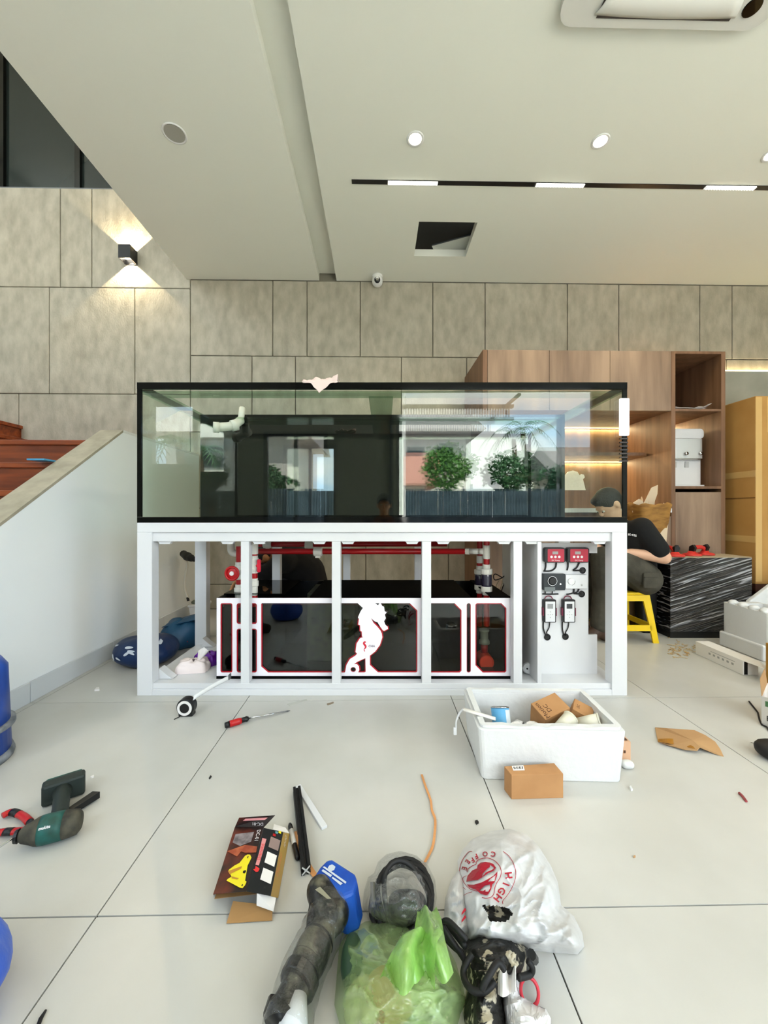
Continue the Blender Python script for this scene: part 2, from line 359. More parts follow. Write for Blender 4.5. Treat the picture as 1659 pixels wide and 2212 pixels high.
# other walls
M_wallp = mat('wall_paint', (222, 222, 214), 0.8)
wl = structE('wall_left')
put_mesh('plaster', fill_mesh([[(YF, 0), (YW + 0.1, 0), (YW + 0.1, ZT + 0.1), (YF, ZT + 0.1)], [(0.2, 4.1), (0.2, 5.4), (2.1, 5.4), (2.1, 4.1)]], 0.06), M_wallp, wl, fn=lambda v: ROOM @ Vector((XL - 0.06 + v.z, v.x, v.y)))
portal_side(0.2, 2.1, 4.1, 5.4, XL - 0.02)
w2_ = structE('added_window_2')  # added high window, lets extra daylight onto the stairwell concrete
for a in (0.2, 1.12, 2.05): MB(ROOM).box(XL - 0.09, a, 4.1, XL - 0.03, a + 0.05, 5.4).build('mullion', M_alu, w2_)
wr = structE('wall_right')
put_mesh('plaster', fill_mesh([[(YF, 0), (YW + 0.1, 0), (YW + 0.1, HC + 0.7), (YF, HC + 0.7)], [(-2.2, 0.8), (-2.2, 2.9), (-0.1, 2.9), (-0.1, 0.8)]], 0.06), M_wallp, wr, fn=lambda v: ROOM @ Vector((XR + 0.06 + v.z, v.x, v.y)))
portal_side(-2.2, -0.1, 0.8, 2.9, XR + 0.02)
w3_ = structE('added_window_3')  # added window, daylight from it brightens the stair half wall
for a in (-2.2, -1.19, -0.15): MB(ROOM).box(XR + 0.03, a, 0.8, XR + 0.09, a + 0.05, 2.9).build('mullion', M_alu, w3_)
wf = structE('wall_front')
OP = [(0.2, 3.5, 0.0, 3.02), (-2.1, -1.0, 0.0, 2.3), (-4.6, -1.95, 3.35, 5.3), (-4.0, -3.3, 1.75, 2.75)]
outer = [(XL, 0), (0.2, 0), (0.2, 3.02), (3.5, 3.02), (3.5, 0), (XR, 0), (XR, HC + 0.7), (XS, HC + 0.7), (XS, ZT), (XL, ZT)]
# doorway in the left half: cut the outline down to the floor
outer = [(XL, 0), (-2.1, 0), (-2.1, 2.3), (-1.0, 2.3), (-1.0, 0)] + outer[1:]
holes = [[(a, c), (a, d), (b, d), (b, c)] for a, b, c, d in OP[2:]]
put_mesh('plaster', fill_mesh([outer] + holes, 0.06), mat('olive_grey_paint', (150, 149, 136), 0.8), wf, M=ROOM @ Matrix.Translation((0, YF - 0.06, 0)) @ Matrix.Rotation(math.pi / 2, 4, 'X'))
for a, b, c, d in OP: portal(a, b, c, d, YF - 0.02)
d1 = structE('door_1')
for bx in ((-2.1, 0, -2.03, 2.3), (-1.07, 0, -1.0, 2.3), (-2.03, 2.22, -1.07, 2.3), (-1.58, 0, -1.52, 2.22)):
    MB(ROOM).box(bx[0], YF - 0.1, bx[1], bx[2], YF - 0.03, bx[3]).build('door_frame', M_alu, d1)
for a, b in ((-2.03, -1.58),): MB(ROOM).box(a, YF - 0.07, 0.02, b, YF - 0.06, 2.22).build('pane', M_glass, d1)
d2 = structE('door_2')
for bx in ((0.2, 0, 0.26, 3.02), (3.44, 0, 3.5, 3.02), (0.26, 2.96, 3.44, 3.02), (0.05, 0, 0.11, 3.0)):
    MB(ROOM).box(bx[0], YF - 0.1 if bx[0] > 0.1 else YF + 0.001, bx[1], bx[2], YF - 0.03 if bx[0] > 0.1 else YF + 0.05, bx[3]).build('door_frame', M_alu, d2)
# half wall beside the stair, with a sloping mortar cap, and its skirting
hw = structE('wall_stair')
x0, x1 = -1.852, -1.702
prof = [(0.545, 0), (YW - 0.001, 0), (YW - 0.001, 1.462), (2.64, 1.462), (0.56, -0.0)]
prof = [(0.56, 0), (YW - 0.001, 0), (YW - 0.001, 1.463), (2.64, 1.463)]
MB(ROOM).prism(prof, x0, x1, 'X').build('plaster', mat('cool_white_paint', (244, 248, 249), 0.6), hw)
M_mortar = mat('mortar_cap', (176, 168, 148), 0.9, rgb2=(156, 149, 130), vscale=12)
sl = 1.463 / 2.08
MB(ROOM).prism([(0.56, 0.001), (2.64, 1.464), (2.64, 1.480), (0.56, 0.017)], x0, x1, 'X').build('sloping_cap', M_mortar, hw)
MB(ROOM).box(x0, 2.64, 1.464, x1, YW - 0.001, 1.480).build('level_cap', M_white, hw)
bb = structE('baseboard_stair')
for k in range(6):
    a = 0.75 + k * 0.6 - 0.02
    b = min(a + 0.596, YW - 0.002)
    if k == 0: a = 0.75
    MB(ROOM).box(x1, a, 0, x1 + 0.012, b, 0.1).build('skirting_tile', mat('skirting', (214, 218, 220), 0.35), bb, bevel=0.002)
# stair: main flight towards the wall, a landing, then steps turning left
st = structE('stairs')
RI, RU, yA = 0.176, 0.247, 2.584 - 0.035
def step(k):
    top = 1.395 - k * RI; y = yA - k * RU
    s = bpy.data.objects.new('step', None); C.objects.link(s); s.parent = st; XF[s.name] = XF[st.name]
    MB(ROOM).box(-3.1, y + 0.012, top - RI, x0 - 0.002, y + 0.03, top - 0.032).build('riser', M_stair, s)
    yb = YW - 0.002 if k == 0 else y + RU + 0.02
    MB(ROOM).box(-3.1, y - 0.008, top - 0.032, x0 - 0.002, yb, top).build('tread', M_stair, s, bevel=0.004)
for k in range(7): step(k)
for k in range(3):
    s = bpy.data.objects.new('step', None); C.objects.link(s); s.parent = st; XF[s.name] = XF[st.name]
    x = -3.1 - k * 0.27; z = 1.395 + k * 0.176
    MB(ROOM).box(x - 0.02, yA + 0.05, z, x - 0.002, YW - 0.002, z + 0.144).build('riser', M_stair, s)
    MB(ROOM).box(x - 0.29, yA + 0.05, z + 0.144, x + 0.015, YW - 0.002, z + 0.176).build('tread', M_stair, s, bevel=0.004)
MB(ROOM).box(-4.4, yA + 0.05, 0.0, -3.12, YW - 0.002, 1.39).build('stair_base', M_wallp, st)
MB(ROOM).box(-1.95, 2.20, 1.219, -1.853, 2.29, 1.228).build('blue_tape', mat('blue_tape', (70, 150, 190), 0.5), st)
# backlit wall panel on the right of the cabinet
tp = structE('trim_1')
zt_ = wz(806, 1610)
MB(ROOM).box(wx(1545), YW - 0.05, 0.0, XR - 0.01, YW - 0.03, zt_).build('panel', mat('grey_panel', (184, 184, 170), 0.7, rgb2=(168, 168, 154), vscale=4), tp)
MB(ROOM).box(wx(1545), YW - 0.045, zt_ + 0.001, XR - 0.02, YW - 0.006, zt_ + 0.012).build('light_strip', M_led, tp)
# ------------------------------------------------------------------ ceiling fittings
M_trim = mat('lamp_trim', (240, 240, 236), 0.4)
def RP(x, y, z=HC): return ROOM @ Vector((x, y, z))
def room_at(px, py, z=HC): return ROOM.inverted() @ G(px, py, z)
def spot(name, parent, loc, to, power, size, color=(1, 0.86, 0.66), blend=0.4, rad=0.03):
    d = bpy.data.lights.new(name, 'SPOT'); d.energy = power; d.spot_size = math.radians(size); d.spot_blend = blend; d.shadow_soft_size = rad; d.color = color
    o = bpy.data.objects.new(name, d); C.objects.link(o); dv = Vector(to) - Vector(loc)
    mw = Matrix.Translation(Vector(loc)) @ dv.to_track_quat('-Z', 'Y').to_matrix().to_4x4()
    o.parent = parent; o.matrix_local = XF[parent.name].inverted() @ mw; return o
lab = ['round recessed ceiling downlight above the tank, lit, leftmost of three', 'round recessed ceiling downlight glowing between the two other downlights', 'round recessed ceiling downlight at the right edge of the photo']
for k, (px, py) in enumerate(((897, 300), (1297, 305), (1668, 334))):
    p = G(px, py, HC)
    t = thing('ceiling_downlight', lab[k], 'ceiling light', Matrix.Translation(p), 'round downlights in the ceiling')
    MB(Matrix.Translation(p)).lathe([(0.036, -0.001), (0.048, -0.006), (0.052, -0.002), (0.052, 0.0)], n=24).build('trim_ring', M_trim, t, smooth=True)
    MB(Matrix.Translation(p)).lathe([(0.001, -0.004), (0.036, -0.004), (0.036, 0.0)], n=24).build('lens', M_lamp, t)
    spot('downlight_beam', t, p + Vector((0, 0, -0.012)), p + Vector((0, 0, -1)), 18, 140, (1, 0.85, 0.64), 0.8)
for x, y, lb0 in ((-1.1, 0.7, 'left end of the first row'), (0.55, 0.7, 'middle of the first row'), (2.2, 0.7, 'right end of the first row'), (-1.1, -0.9, 'left end of the second row'), (0.55, -0.9, 'middle of the second row'), (2.2, -0.9, 'right end of the second row'), (0.55, -2.1, 'last row, nearer the column'), (2.2, -2.1, 'last row, farther from the column')):
    p = ROOM @ Vector((x, y, HC)); t = thing('ceiling_downlight', 'recessed downlight behind the viewpoint, mirrored in the tank, ' + lb0, 'ceiling light', Matrix.Translation(p), 'downlights behind the viewpoint')
    MB(Matrix.Translation(p)).lathe([(0.036, -0.001), (0.048, -0.006), (0.052, -0.002), (0.052, 0.0)], n=24).build('trim_ring', M_trim, t, smooth=True)
    MB(Matrix.Translation(p)).lathe([(0.001, -0.004), (0.036, -0.004), (0.036, 0.0)], n=24).build('lens', M_lamp, t)
    spot('downlight_beam', t, p + Vector((0, 0, -0.012)), p + Vector((0, 0, -1)), 7, 150, (1, 0.90, 0.76), 0.8)
# slim black track with three louvred lamp inserts
a = G(775, 392, HC); y_t = (a.y)
tk = thing('track_light', 'slim black linear track light in the ceiling with three bright inserts', 'ceiling light', Matrix.Translation(a))
ra = ROOM.inverted() @ a
seg = [(775, 853, 0), (853, 960, 1), (960, 1175, 0), (1175, 1278, 1), (1278, 1550, 0), (1550, 1655, 1), (1655, 1760, 0)]
M_louv = mat('louvre_glow', (255, 248, 235), 0.4, emis=5.0)
for s0, s1, lit in seg:
    xa = (s0 - CX) * a.y / F; xb = (s1 - CX) * (a.y + 0.018) / F
    MB(ROOM).box(xa, ra.y - 0.017, HC - 0.004, xb, ra.y + 0.017, HC - 0.0005).build('track_rail', M_black, tk)
    if lit:
        n_ = 18; dx = (xb - xa) / n_
        ins = MB(ROOM).box(xa, ra.y - 0.014, HC - 0.007, xb, ra.y + 0.014, HC - 0.0045).build('lamp_insert', M_louv, tk)
        for j in range(n_ + 1):
            MB(ROOM).box(xa + dx * j - 0.0015, ra.y - 0.016, HC - 0.012, xa + dx * j + 0.0015, ra.y + 0.016, HC - 0.0072).build('louvre_blade', M_trim, ins)
        c_ = ROOM @ Vector(((xa + xb) / 2, ra.y, HC - 0.02))
        spot('insert_beam', tk, c_, c_ + Vector((0, 0.12, -1)), 18, 125, (1, 0.84, 0.60), 0.7, 0.06)
# round speaker grille
p = G(377, 288, HC)
t = thing('ceiling_speaker', 'round grey speaker grille set flush in the ceiling', 'speaker', Matrix.Translation(p))
MB(Matrix.Translation(p)).lathe([(0.056, -0.001), (0.062, -0.006), (0.068, -0.003), (0.068, 0)], n=28).build('trim_ring', M_trim, t, smooth=True)
MB(Matrix.Translation(p)).lathe([(0.001, -0.003), (0.056, -0.003), (0.056, 0)], n=28).build('grille', mat('speaker_mesh', (176, 174, 162), 0.7, bump=0.4, bscale=500), t)
# ceiling opening with its loose lid
hl = thing('access_panel', 'loose white hatch lid lying tilted inside the square ceiling opening', 'hatch', ROOM @ Matrix.Translation((0.6, 3.25, HC + 0.07)))
hq = [G(933, 532, HC + 0.13), G(1060, 498, HC + 0.13), G(1080, 556, HC + 0.07), G(946, 562, HC + 0.07)]
MB().hexa(hq + [p + Vector((0, 0, 0.012)) for p in hq]).build('lid', M_ceil, hl)
MB().tube([hq[0] + Vector((0, -0.006, 0.006)), hq[1] + Vector((0, -0.006, 0.006))], 0.007, 6).build('lid_edge', M_alu, hl)
# cassette air conditioner
p0 = room_at(1200, 38); ac = thing('air_conditioner', 'white ceiling cassette air conditioner with a curved louvre flap', 'air conditioner', ROOM @ Matrix.Translation((p0.x + 0.47, p0.y - 0.47, HC)))
xa, ya = p0.x, p0.y - 0.94
put_mesh('panel', fill_mesh([rrect(xa, ya, xa + 0.94, p0.y + 0.01, 0.07)], 0.014), mat('ac_plastic', (222, 221, 212), 0.4), ac, M=ROOM @ Matrix.Translation((0, 0, HC - 0.0145)))
M_acf = mat('ac_flap', (234, 233, 224), 0.35)
def acz(v): return HC - 0.031 - 0.012 * (1 - (2 * v - 1) ** 2)
for side in range(4):
    cM = ROOM @ Matrix.Translation((xa + 0.47, p0.y - 0.465, 0)) @ Matrix.Rotation(math.pi / 2 * side, 4, 'Z')
    MB(cM).box(-0.30, 0.33, HC - 0.031, 0.30, 0.44, HC - 0.0295).build('air_slot', mat('slot_dark', (70, 62, 56), 0.7), ac)
    MB(cM).sheet(lambda u, v: (-0.285 + 0.57 * u + (0.03 * (u - 0.5) * 2) * (v), 0.34 + 0.087 * v + 0.008 * (1 - (2 * u - 1) ** 2), acz(v)), 16, 6).build('louvre_flap', M_acf, ac, solid=0.004, smooth=True)
MB(ROOM).box(xa + 0.25, p0.y - 0.69, HC - 0.034, xa + 0.69, p0.y - 0.25, HC - 0.029).build('intake_grille', M_acf, ac, bevel=0.003)
q = room_at(1640, 17, HC - 0.03)
MB(ROOM @ Matrix.Translation((q.x - 0.03, q.y, 0))).lathe([(0.001, HC - 0.033), (0.034, HC - 0.033), (0.036, HC - 0.029)], n=20).build('sensor', M_blackgloss, ac)
# small security camera
p = G(815, 590, HC); p.y = YW - 0.10
cc = thing('security_camera', 'small white dome security camera under the ceiling edge', 'camera', Matrix.Translation((p.x, p.y, HC)))
Mc = Matrix.Translation((p.x, YW - 0.085, HC))
MB(Mc).lathe([(0.05, 0), (0.052, -0.012), (0.046, -0.02), (0.001, -0.021)], n=24).build('mount', M_trim, cc, smooth=True)
MB(Mc).ball((0, -0.005, -0.052), (0.05, 0.05, 0.052), q=0.9).build('housing', M_trim, cc, smooth=True)
MB(Mc).lathe([(0.001, 0.0), (0.026, 0.0), (0.03, -0.012)], (0, -0.052, -0.062), axis='Y').build('lens_ring', M_black, cc, smooth=True)
MB(Mc).box(-0.012, -0.056, -0.074, 0.012, -0.0525, -0.056).build('lens', mat('lens_glass', (150, 146, 136), 0.15), cc)
# wall lamp throwing light up and down
p = P(283, 556, 3.69); rp_ = ROOM.inverted() @ p
ls = thing('wall_lamp', 'black cube wall lamp shining up and down on the concrete wall', 'wall lamp', ROOM @ Matrix.Translation((rp_.x, YW, rp_.z)))
Ml = ROOM @ Matrix.Translation((rp_.x - 0.005, YW, rp_.z))
w2, hh, dp = 0.055, 0.062, 0.11
for bx in ((-w2, -dp, -hh, -w2 + 0.006, -0.006, hh), (w2 - 0.006, -dp, -hh, w2, -0.006, hh), (-w2 + 0.006, -dp, -hh, w2 - 0.006, -dp + 0.006, hh)):
    MB(Ml).box(*bx).build('side_panel', M_black, ls)
MB(Ml).box(-w2, -0.006, -hh, w2, 0, hh).build('back_plate', M_black, ls)
MB(Ml).box(-w2 + 0.006, -dp + 0.006, -0.012, w2 - 0.006, -0.006, 0.012).build('light_bar', M_lamp, ls)
for sg in (-1, 1):
    c_ = Ml @ Vector((0, -0.05, sg * 0.02))
    spot('wall_wash', ls, c_, c_ + Vector((0, 0.02, sg)), 40, 100, (1, 0.78, 0.48), 0.06, 0.008)
# ------------------------------------------------------------------ stand
YS, YB = 1.968, 2.63; SXL, SXR = -1.250, 1.231; ZS = 0.876; ZK = 1.586
def X_(px, d=YS): return (px - CX) * d / F
def Z_(py, d=YS): return H - (py - CY) * d / F
sd = thing('aquarium_stand', 'long white lacquered open-frame cabinet stand carrying the glass tank', 'stand', (0, 2.3, 0))
def sb(name, *b, bevel=0.002): return MB().box(*b).build(name, M_lacq, sd, bevel=bevel)
pl, pr = X_(328), X_(1322)
sb('top_beam', SXL, YS, Z_(1150), SXR, YS + 0.06, ZS)
sb('top_rail', pl - 0.003, YS + 0.010, Z_(1170), pr + 0.003, YS + 0.05, Z_(1150))
sb('top_board', SXL + 0.001, YS + 0.06, ZS - 0.02, SXR - 0.001, YB, ZS)
sb('side_rail', SXL, YS + 0.06, Z_(1170), SXL + 0.05, YB - 0.06, ZS - 0.021)
sb('side_rail', SXR - 0.05, YS + 0.06, Z_(1170), SXR, YB - 0.06, ZS - 0.021)
sb('rear_rail', SXL, YB - 0.06, Z_(1160), SXR, YB, ZS - 0.021)
sb('corner_post', SXL, YS, 0, pl, YS + 0.062, Z_(1150))
sb('corner_post', pr, YS, 0, SXR, YS + 0.062, Z_(1150))
sb('corner_post', SXL, YB - 0.06, 0, pl, YB, Z_(1160))
sb('corner_post', pr, YB - 0.06, 0, SXR, YB, Z_(1160))
for a, b in ((518, 536), (716, 735), (912, 932), (1111, 1130)):
    sb('upright', X_(a), YS + 0.012, 0.058, X_(b), YS + 0.062, Z_(1170))
for a, b in ((590, 607), (742, 757), (895, 912)):
    sb('rear_upright', X_(a, 2.6), YB - 0.055, 0.056, X_(b, 2.6), YB - 0.005, Z_(1160))
sb('bottom_beam', pl, YS, 0, pr, YS + 0.06, Z_(1490))
sb('bottom_rail', pl - 0.001, YS + 0.010, Z_(1490), pr + 0.001, YS + 0.06, Z_(1478))
sb('shelf_board', SXL + 0.012, YS + 0.061, 0.035, SXR - 0.012, YB - 0.061, 0.055)
sb('partition_panel', X_(1163), YS + 0.012, 0.056, X_(1172), YB - 0.062, Z_(1171))
for px in (358, 493, 561, 690, 752, 890, 957, 1088, 1147, 1293):
    x = X_(px, YS + 0.03); z = Z_(1170)
    MB().prism([(x - 0.036, z), (x + 0.036, z), (x + 0.028, z - 0.008), (x + 0.026, z - 0.014), (x - 0.026, z - 0.014), (x - 0.028, z - 0.008)], YS + 0.02, YS + 0.045, 'Y').build('hinge_plate', M_lacq, sd)
def gusset(x, y): MB().prism([(x, 0.058), (x + 0.07, 0.058), (x + 0.045, 0.075), (x, 0.112)], y, y + 0.05, 'Y').build('gusset', M_lacq, sd)
gusset(pl, YS + 0.063); gusset(pl, YB - 0.115)
# ------------------------------------------------------------------ glass tank
tk_ = thing('aquarium_tank', 'large empty glass aquarium with black rim standing on the white stand', 'aquarium', (0, 2.3, ZS))
zb0, zt0 = ZS, ZK
rim = 0.034; sdw = 0.021
def tb(name, m, *b, bevel=0.0): return MB().box(*b).build(name, m, tk_, bevel=bevel)
tb('bottom_rim', M_blackgloss, SXL, YS, zb0, SXR, YS + 0.014, zb0 + 0.028)
tb('top_rim', M_blackgloss, SXL, YS - 0.001, zt0 - rim, SXR, YS + 0.013, zt0)
tb('top_rim', M_blackgloss, SXL, YB - 0.012, zt0 - rim, SXR, YB + 0.001, zt0)
tb('top_rim', M_blackgloss, SXL, YS + 0.014, zt0 - rim, SXL + 0.008, YB - 0.013, zt0)
tb('top_rim', M_blackgloss, SXR - 0.008, YS + 0.014, zt0 - rim, SXR, YB - 0.013, zt0)
tb('corner_strip', M_blackgloss, SXL, YS, zb0 + 0.0285, SXL + sdw, YS + 0.012, zt0 - rim - 0.0005)
tb('corner_strip', M_blackgloss, SXR - sdw, YS, zb0 + 0.0285, SXR, YS + 0.012, zt0 - rim - 0.0005)
tb('front_pane', M_pane, SXL + sdw, YS + 0.001, zb0 + 0.0285, SXR - sdw, YS + 0.012, zt0 - rim - 0.0005)
tb('side_pane', M_pane, SXL + 0.001, YS + 0.013, zb0 + 0.012, SXL + 0.012, YB - 0.014, zt0 - rim - 0.001)
tb('side_pane', M_pane, SXR - 0.012, YS + 0.013, zb0 + 0.012, SXR - 0.001, YB - 0.014, zt0 - rim - 0.001)
M_backpane = mat('black_backed_glass', (6, 9, 8), 0.02, ior=1.85, spec=0.5)
tb('back_pane', M_backpane, SXL + 0.013, YB - 0.012, zb0 + 0.013, SXR - 0.013, YB - 0.001, zt0 - 0.035)
tb('bottom_pane', mat('bottom_glass', (150, 168, 158), 0.05, ior=1.6), SXL + 0.013, YS + 0.0145, zb0 + 0.001, SXR - 0.013, YB - 0.0125, zb0 + 0.012)
M_brace = glassy('brace_glass', (226, 240, 228), 1.5)
zz = zt0 - 0.05
tb('brace_strip', M_brace, SXL + 0.013, YS + 0.015, zz, SXR - 0.013, YS + 0.10, zz + 0.010)
tb('brace_strip', M_brace, SXL + 0.013, YB - 0.10, zz, SXR - 0.013, YB - 0.014, zz + 0.010)
tb('brace_strip', M_brace, SXL + 0.013, YS + 0.101, zz, SXL + 0.11, YB - 0.101, zz + 0.010)
tb('brace_strip', M_brace, SXR - 0.11, YS + 0.101, zz, SXR - 0.013, YB - 0.101, zz + 0.010)
tb('cross_brace', M_brace, X_(795), YS + 0.101, zz, X_(850), YB - 0.101, zz + 0.010)
# white return nozzle at the back left, in the tank
nz_ = thing('return_nozzle', 'white plastic pipe nozzle at the back left corner inside the tank', 'pipe', P(490, 922, 2.55))
a, b, c = P(462, 923, 2.44), P(500, 920, 2.50), P(520, 908, 2.58)
MB().tube(smooth_path([a, b, c]), 0.028, 16).build('nozzle_pipe', M_pvcw, nz_, smooth=True)
MB().cyl(a + Vector((-0.003, -0.002, 0)), a + Vector((0.03, 0.012, 0.001)), 0.034).build('nozzle_collar', M_pvcw, nz_, smooth=True)
MB().cyl(b + Vector((0, 0, 0.0)), b + Vector((0.03, 0.02, 0.012)), 0.036).build('nozzle_collar', M_pvcw, nz_, smooth=True)
MB().cyl(c, c + Vector((0.0, 0.03, 0.09)), 0.02).build('nozzle_stem', M_pvcw, nz_, smooth=True)
# white cover on the right corner, with a ribbed hose below
lb = thing('corner_light', 'bright white narrow tube light fixed upright on the right tank corner', 'light', (SXR, YS - 0.01, Z_(942)))
MB().box(X_(1336), YS - 0.019, Z_(942), X_(1355), YS - 0.0015, Z_(862)).build('light_body', mat('cold_tube', (250, 252, 255), 0.4, emis=0.9), lb, bevel=0.004)
for k in range(7):
    z = Z_(947 + k * 8); MB().box(X_(1337), YS - 0.010, z - 0.006, X_(1354), YS - 0.0015, z).build('hose_rib', mat('hose_grey', (58, 48, 42), 0.3), lb)
# pale cloth lying over the rim
cl = MB()
def clothf(u, v):
    x = X_(655) + (X_(730) - X_(655)) * u
    n1 = noise.noise(Vector((u * 5, v * 4, 1.3))) ; n2 = noise.noise(Vector((u * 11, v * 9, 4.3)))
    drop = max(0, 1 - abs(u - 0.5) * 3.4)
    if v < 0.5:   # hanging part in front
        t = 1 - v * 2; return (x + 0.01 * n1, YS - 0.004 - 0.008 * abs(n1) - 0.006 * t, ZK + 0.006 - t * (0.012 + 0.05 * drop) + 0.004 * n2)
    t = (v - 0.5) * 2; return (x + 0.012 * n1 * t, YS + 0.002 + 0.07 * t, ZK + 0.008 + 0.03 * abs(n1) + 0.03 * max(0, u - 0.5) * (1 - t) + 0.008 * abs(n2))
cl.sheet(clothf, 28, 16)
tag(cl.build('wiping_cloth', mat('pale_cloth', (236, 214, 206), 0.9), smooth=True, solid=0.002), 'crumpled pale pink wiping cloth draped over the tank front rim', 'cloth')
# ------------------------------------------------------------------ sump
YU = 2.042
ZU0, ZU1 = 0.0555, Z_(1292, YU); UXL, UXR = X_(468, YU), X_(1104, YU); YUB = 2.56
su = thing('sump_tank', 'black filter sump with white seahorse cut-out front inside the stand', 'sump', (0, 2.3, 0.055))
def ub(name, m, *b): return MB().box(*b).build(name, m, su)
M_sumpblack = mat('sump_black', (5, 5, 6), 0.2, spec=0.15)
ub('base_plate', M_sumpblack, UXL, YU - 0.004, ZU0, UXR, YUB, ZU0 + 0.014)
ub('back_pane', M_sumpblack, UXL, YUB - 0.01, ZU0 + 0.0145, UXR, YUB, ZU1)
ub('side_pane', M_sumpblack, UXL, YU + 0.0125, ZU0 + 0.0145, UXL + 0.01, YUB - 0.0105, ZU1)
ub('side_pane', M_sumpblack, UXR - 0.01, YU + 0.0125, ZU0 + 0.0145, UXR, YUB - 0.0105, ZU1)
ub('front_pane', glassy('smoked_glass', (238, 240, 232), 1.5, gain=1.0), UXL, YU + 0.0065, ZU0 + 0.0145, UXR, YU + 0.012, ZU1)
for px in (560, 925, 1005): ub('divider', M_sumpblack, X_(px, YU), YU + 0.0125, ZU0 + 0.0145, X_(px, YU) + 0.006, YUB - 0.0105, ZU1 - 0.05)
xl = X_(668, YU)
M_lidblack = mat('matte_black_lid', (4, 4, 5), 0.7, spec=0.02)
ub('lid', M_lidblack, xl, YU + 0.0125, ZU1 + 0.0005, X_(1018, YU), YUB, ZU1 + 0.005)
ub('lid', M_lidblack, X_(1062, YU), YU + 0.0125, ZU1 + 0.0005, UXR, YUB, ZU1 + 0.005)
ub('glass_lid', glassy('sump_lid_glass', (120, 132, 124), 1.5), UXL + 0.001, YU + 0.09, ZU1 + 0.0005, xl - 0.15, YUB, ZU1 + 0.005)
ub('filter_tray', mat('filter_sponge', (46, 52, 30), 0.9, rgb2=(20, 24, 14), vscale=30), xl - 0.05, YU + 0.2, ZU0 + 0.0145, X_(760, YU), YUB - 0.0105, ZU1 - 0.02)
def q(lp, ox=735.0, oy=1290.0, s=9.217): return [(ox + a / s, oy + b / s) for a, b in lp]
def rr(x0, y0, x1, y1, r): return rrect(x0, y0, x1, y1, r)
holes = [rr(476, 1303, 502, 1453, 4), rr(511, 1303, 555, 1348, 5), rr(511, 1358, 555, 1453, 5)]
holes.append([(566, 1303)] + q([(345, 120), (450, 215), (405, 280), (352, 400), (372, 440), (358, 545), (395, 560), (398, 665), (428, 685), (434, 785), (462, 797), (395, 815), (325, 925), (303, 1090), (335, 1125), (300, 1165), (190, 1235), (122, 1350), (97, 1490)]) + [(744, 1453), (579, 1453), (564, 1440), (564, 1305)])
holes.append(q([(500, 1215), (506, 1485), (480, 1500), (355, 1500), (380, 1450), (372, 1380), (330, 1335), (268, 1335), (350, 1280)]))
holes.append(q([(258 + 54 * math.cos(t * math.pi / 8), 1442 + 50 * math.sin(t * math.pi / 8)) for t in range(16)]))
holes.append(q([(805, 120), (1385, 120), (1535, 265), (1535, 1480), (1512, 1500), (750, 1500), (590, 1350), (590, 1165), (700, 1077), (790, 952), (838, 800), (826, 720), (804, 670), (740, 590), (660, 510), (612, 415), (680, 478), (742, 500), (790, 580), (850, 664), (882, 668), (950, 630), (944, 590), (900, 552), (872, 480), (908, 420), (888, 350), (925, 300), (884, 280), (872, 190), (840, 180)]))
holes.append(q([(690, 122), (780, 122), (752, 160)]))
holes.append([(924, 1303), (982, 1303), (997, 1318), (997, 1449), (993, 1453), (924, 1453)])
holes.append(rr(1008, 1303, 1017, 1453, 4.4))
holes.append([(1030, 1303), (1083, 1303), (1094, 1314), (1094, 1450), (1091, 1453), (1043, 1453), (1027, 1437), (1027, 1306)])
def inset(lp, d):
    n = len(lp); ar = sum(lp[i][0] * lp[(i + 1) % n][1] - lp[(i + 1) % n][0] * lp[i][1] for i in range(n)); sg = 1 if ar > 0 else -1
    out = []
    for i in range(n):
        a, b, c = Vector(lp[i - 1]), Vector(lp[i]), Vector(lp[(i + 1) % n])
        e1, e2 = (b - a), (c - b)
        n1 = Vector((-e1.y, e1.x)).normalized() if e1.length > 1e-6 else Vector((0, 0)); n2 = Vector((-e2.y, e2.x)).normalized() if e2.length > 1e-6 else n1
        m = n1 + n2; m = m.normalized() if m.length > 0.2 else n1
        out.append(tuple(b + m * d * sg))
    return out
outer = [(468, 1292), (1104, 1292), (1104, 1460), (468, 1460)]
MW = lambda d: (lambda v: ((v.x - CX) * YU / F, d - v.z, H - (v.y - CY) * YU / F))
M_acry = mat('white_acrylic', (252, 247, 254), 0.2)
M_rededge = mat('red_acrylic_edge', (170, 14, 34), 0.3)
put_mesh('front_plate', fill_mesh([outer] + holes, 0.0016), M_acry, su, fn=MW(YU + 0.0016))
inner = [inset(h_, 2.6 if len(h_) < 40 and max(p[0] for p in h_) - min(p[0] for p in h_) > 14 else 1.2) for h_ in holes if len(h_) != 3]
put_mesh('red_backing', fill_mesh([outer] + inner, 0.0013), M_rededge, su, fn=MW(YU + 0.0046))
# company mark on the seahorse: small red seahorse letter and three dark letters
Ml_ = frame_M((X_(803, YU), YU - 0.0008, Z_(1396, YU)), (1, 0, 0), (0, 0, 1))
put_mesh('logo_text', text_mesh('CHA', 0.0165, bold=0.02), mat('logo_grey', (96, 84, 98), 0.5), su, M=Ml_)
s_pts = [(790.5, 1387.5), (788.5, 1386.5), (786.5, 1387.5), (786, 1390), (788, 1393), (790, 1396), (789.5, 1399), (787.5, 1401), (786.5, 1404), (788, 1407)]
sp = smooth_path([((x - CX) * YU / F, YU - 0.0012, H - (y - CY) * YU / F) for x, y in s_pts], 4)
MB().tube(sp, [0.0022 + 0.0035 * math.sin(math.pi * min(1, i / (len(sp) * 0.8))) for i in range(len(sp))], 6, flat=0.15, up=(0, 1, 0)).build('logo_seahorse', mat('logo_red', (206, 30, 52), 0.5), su)
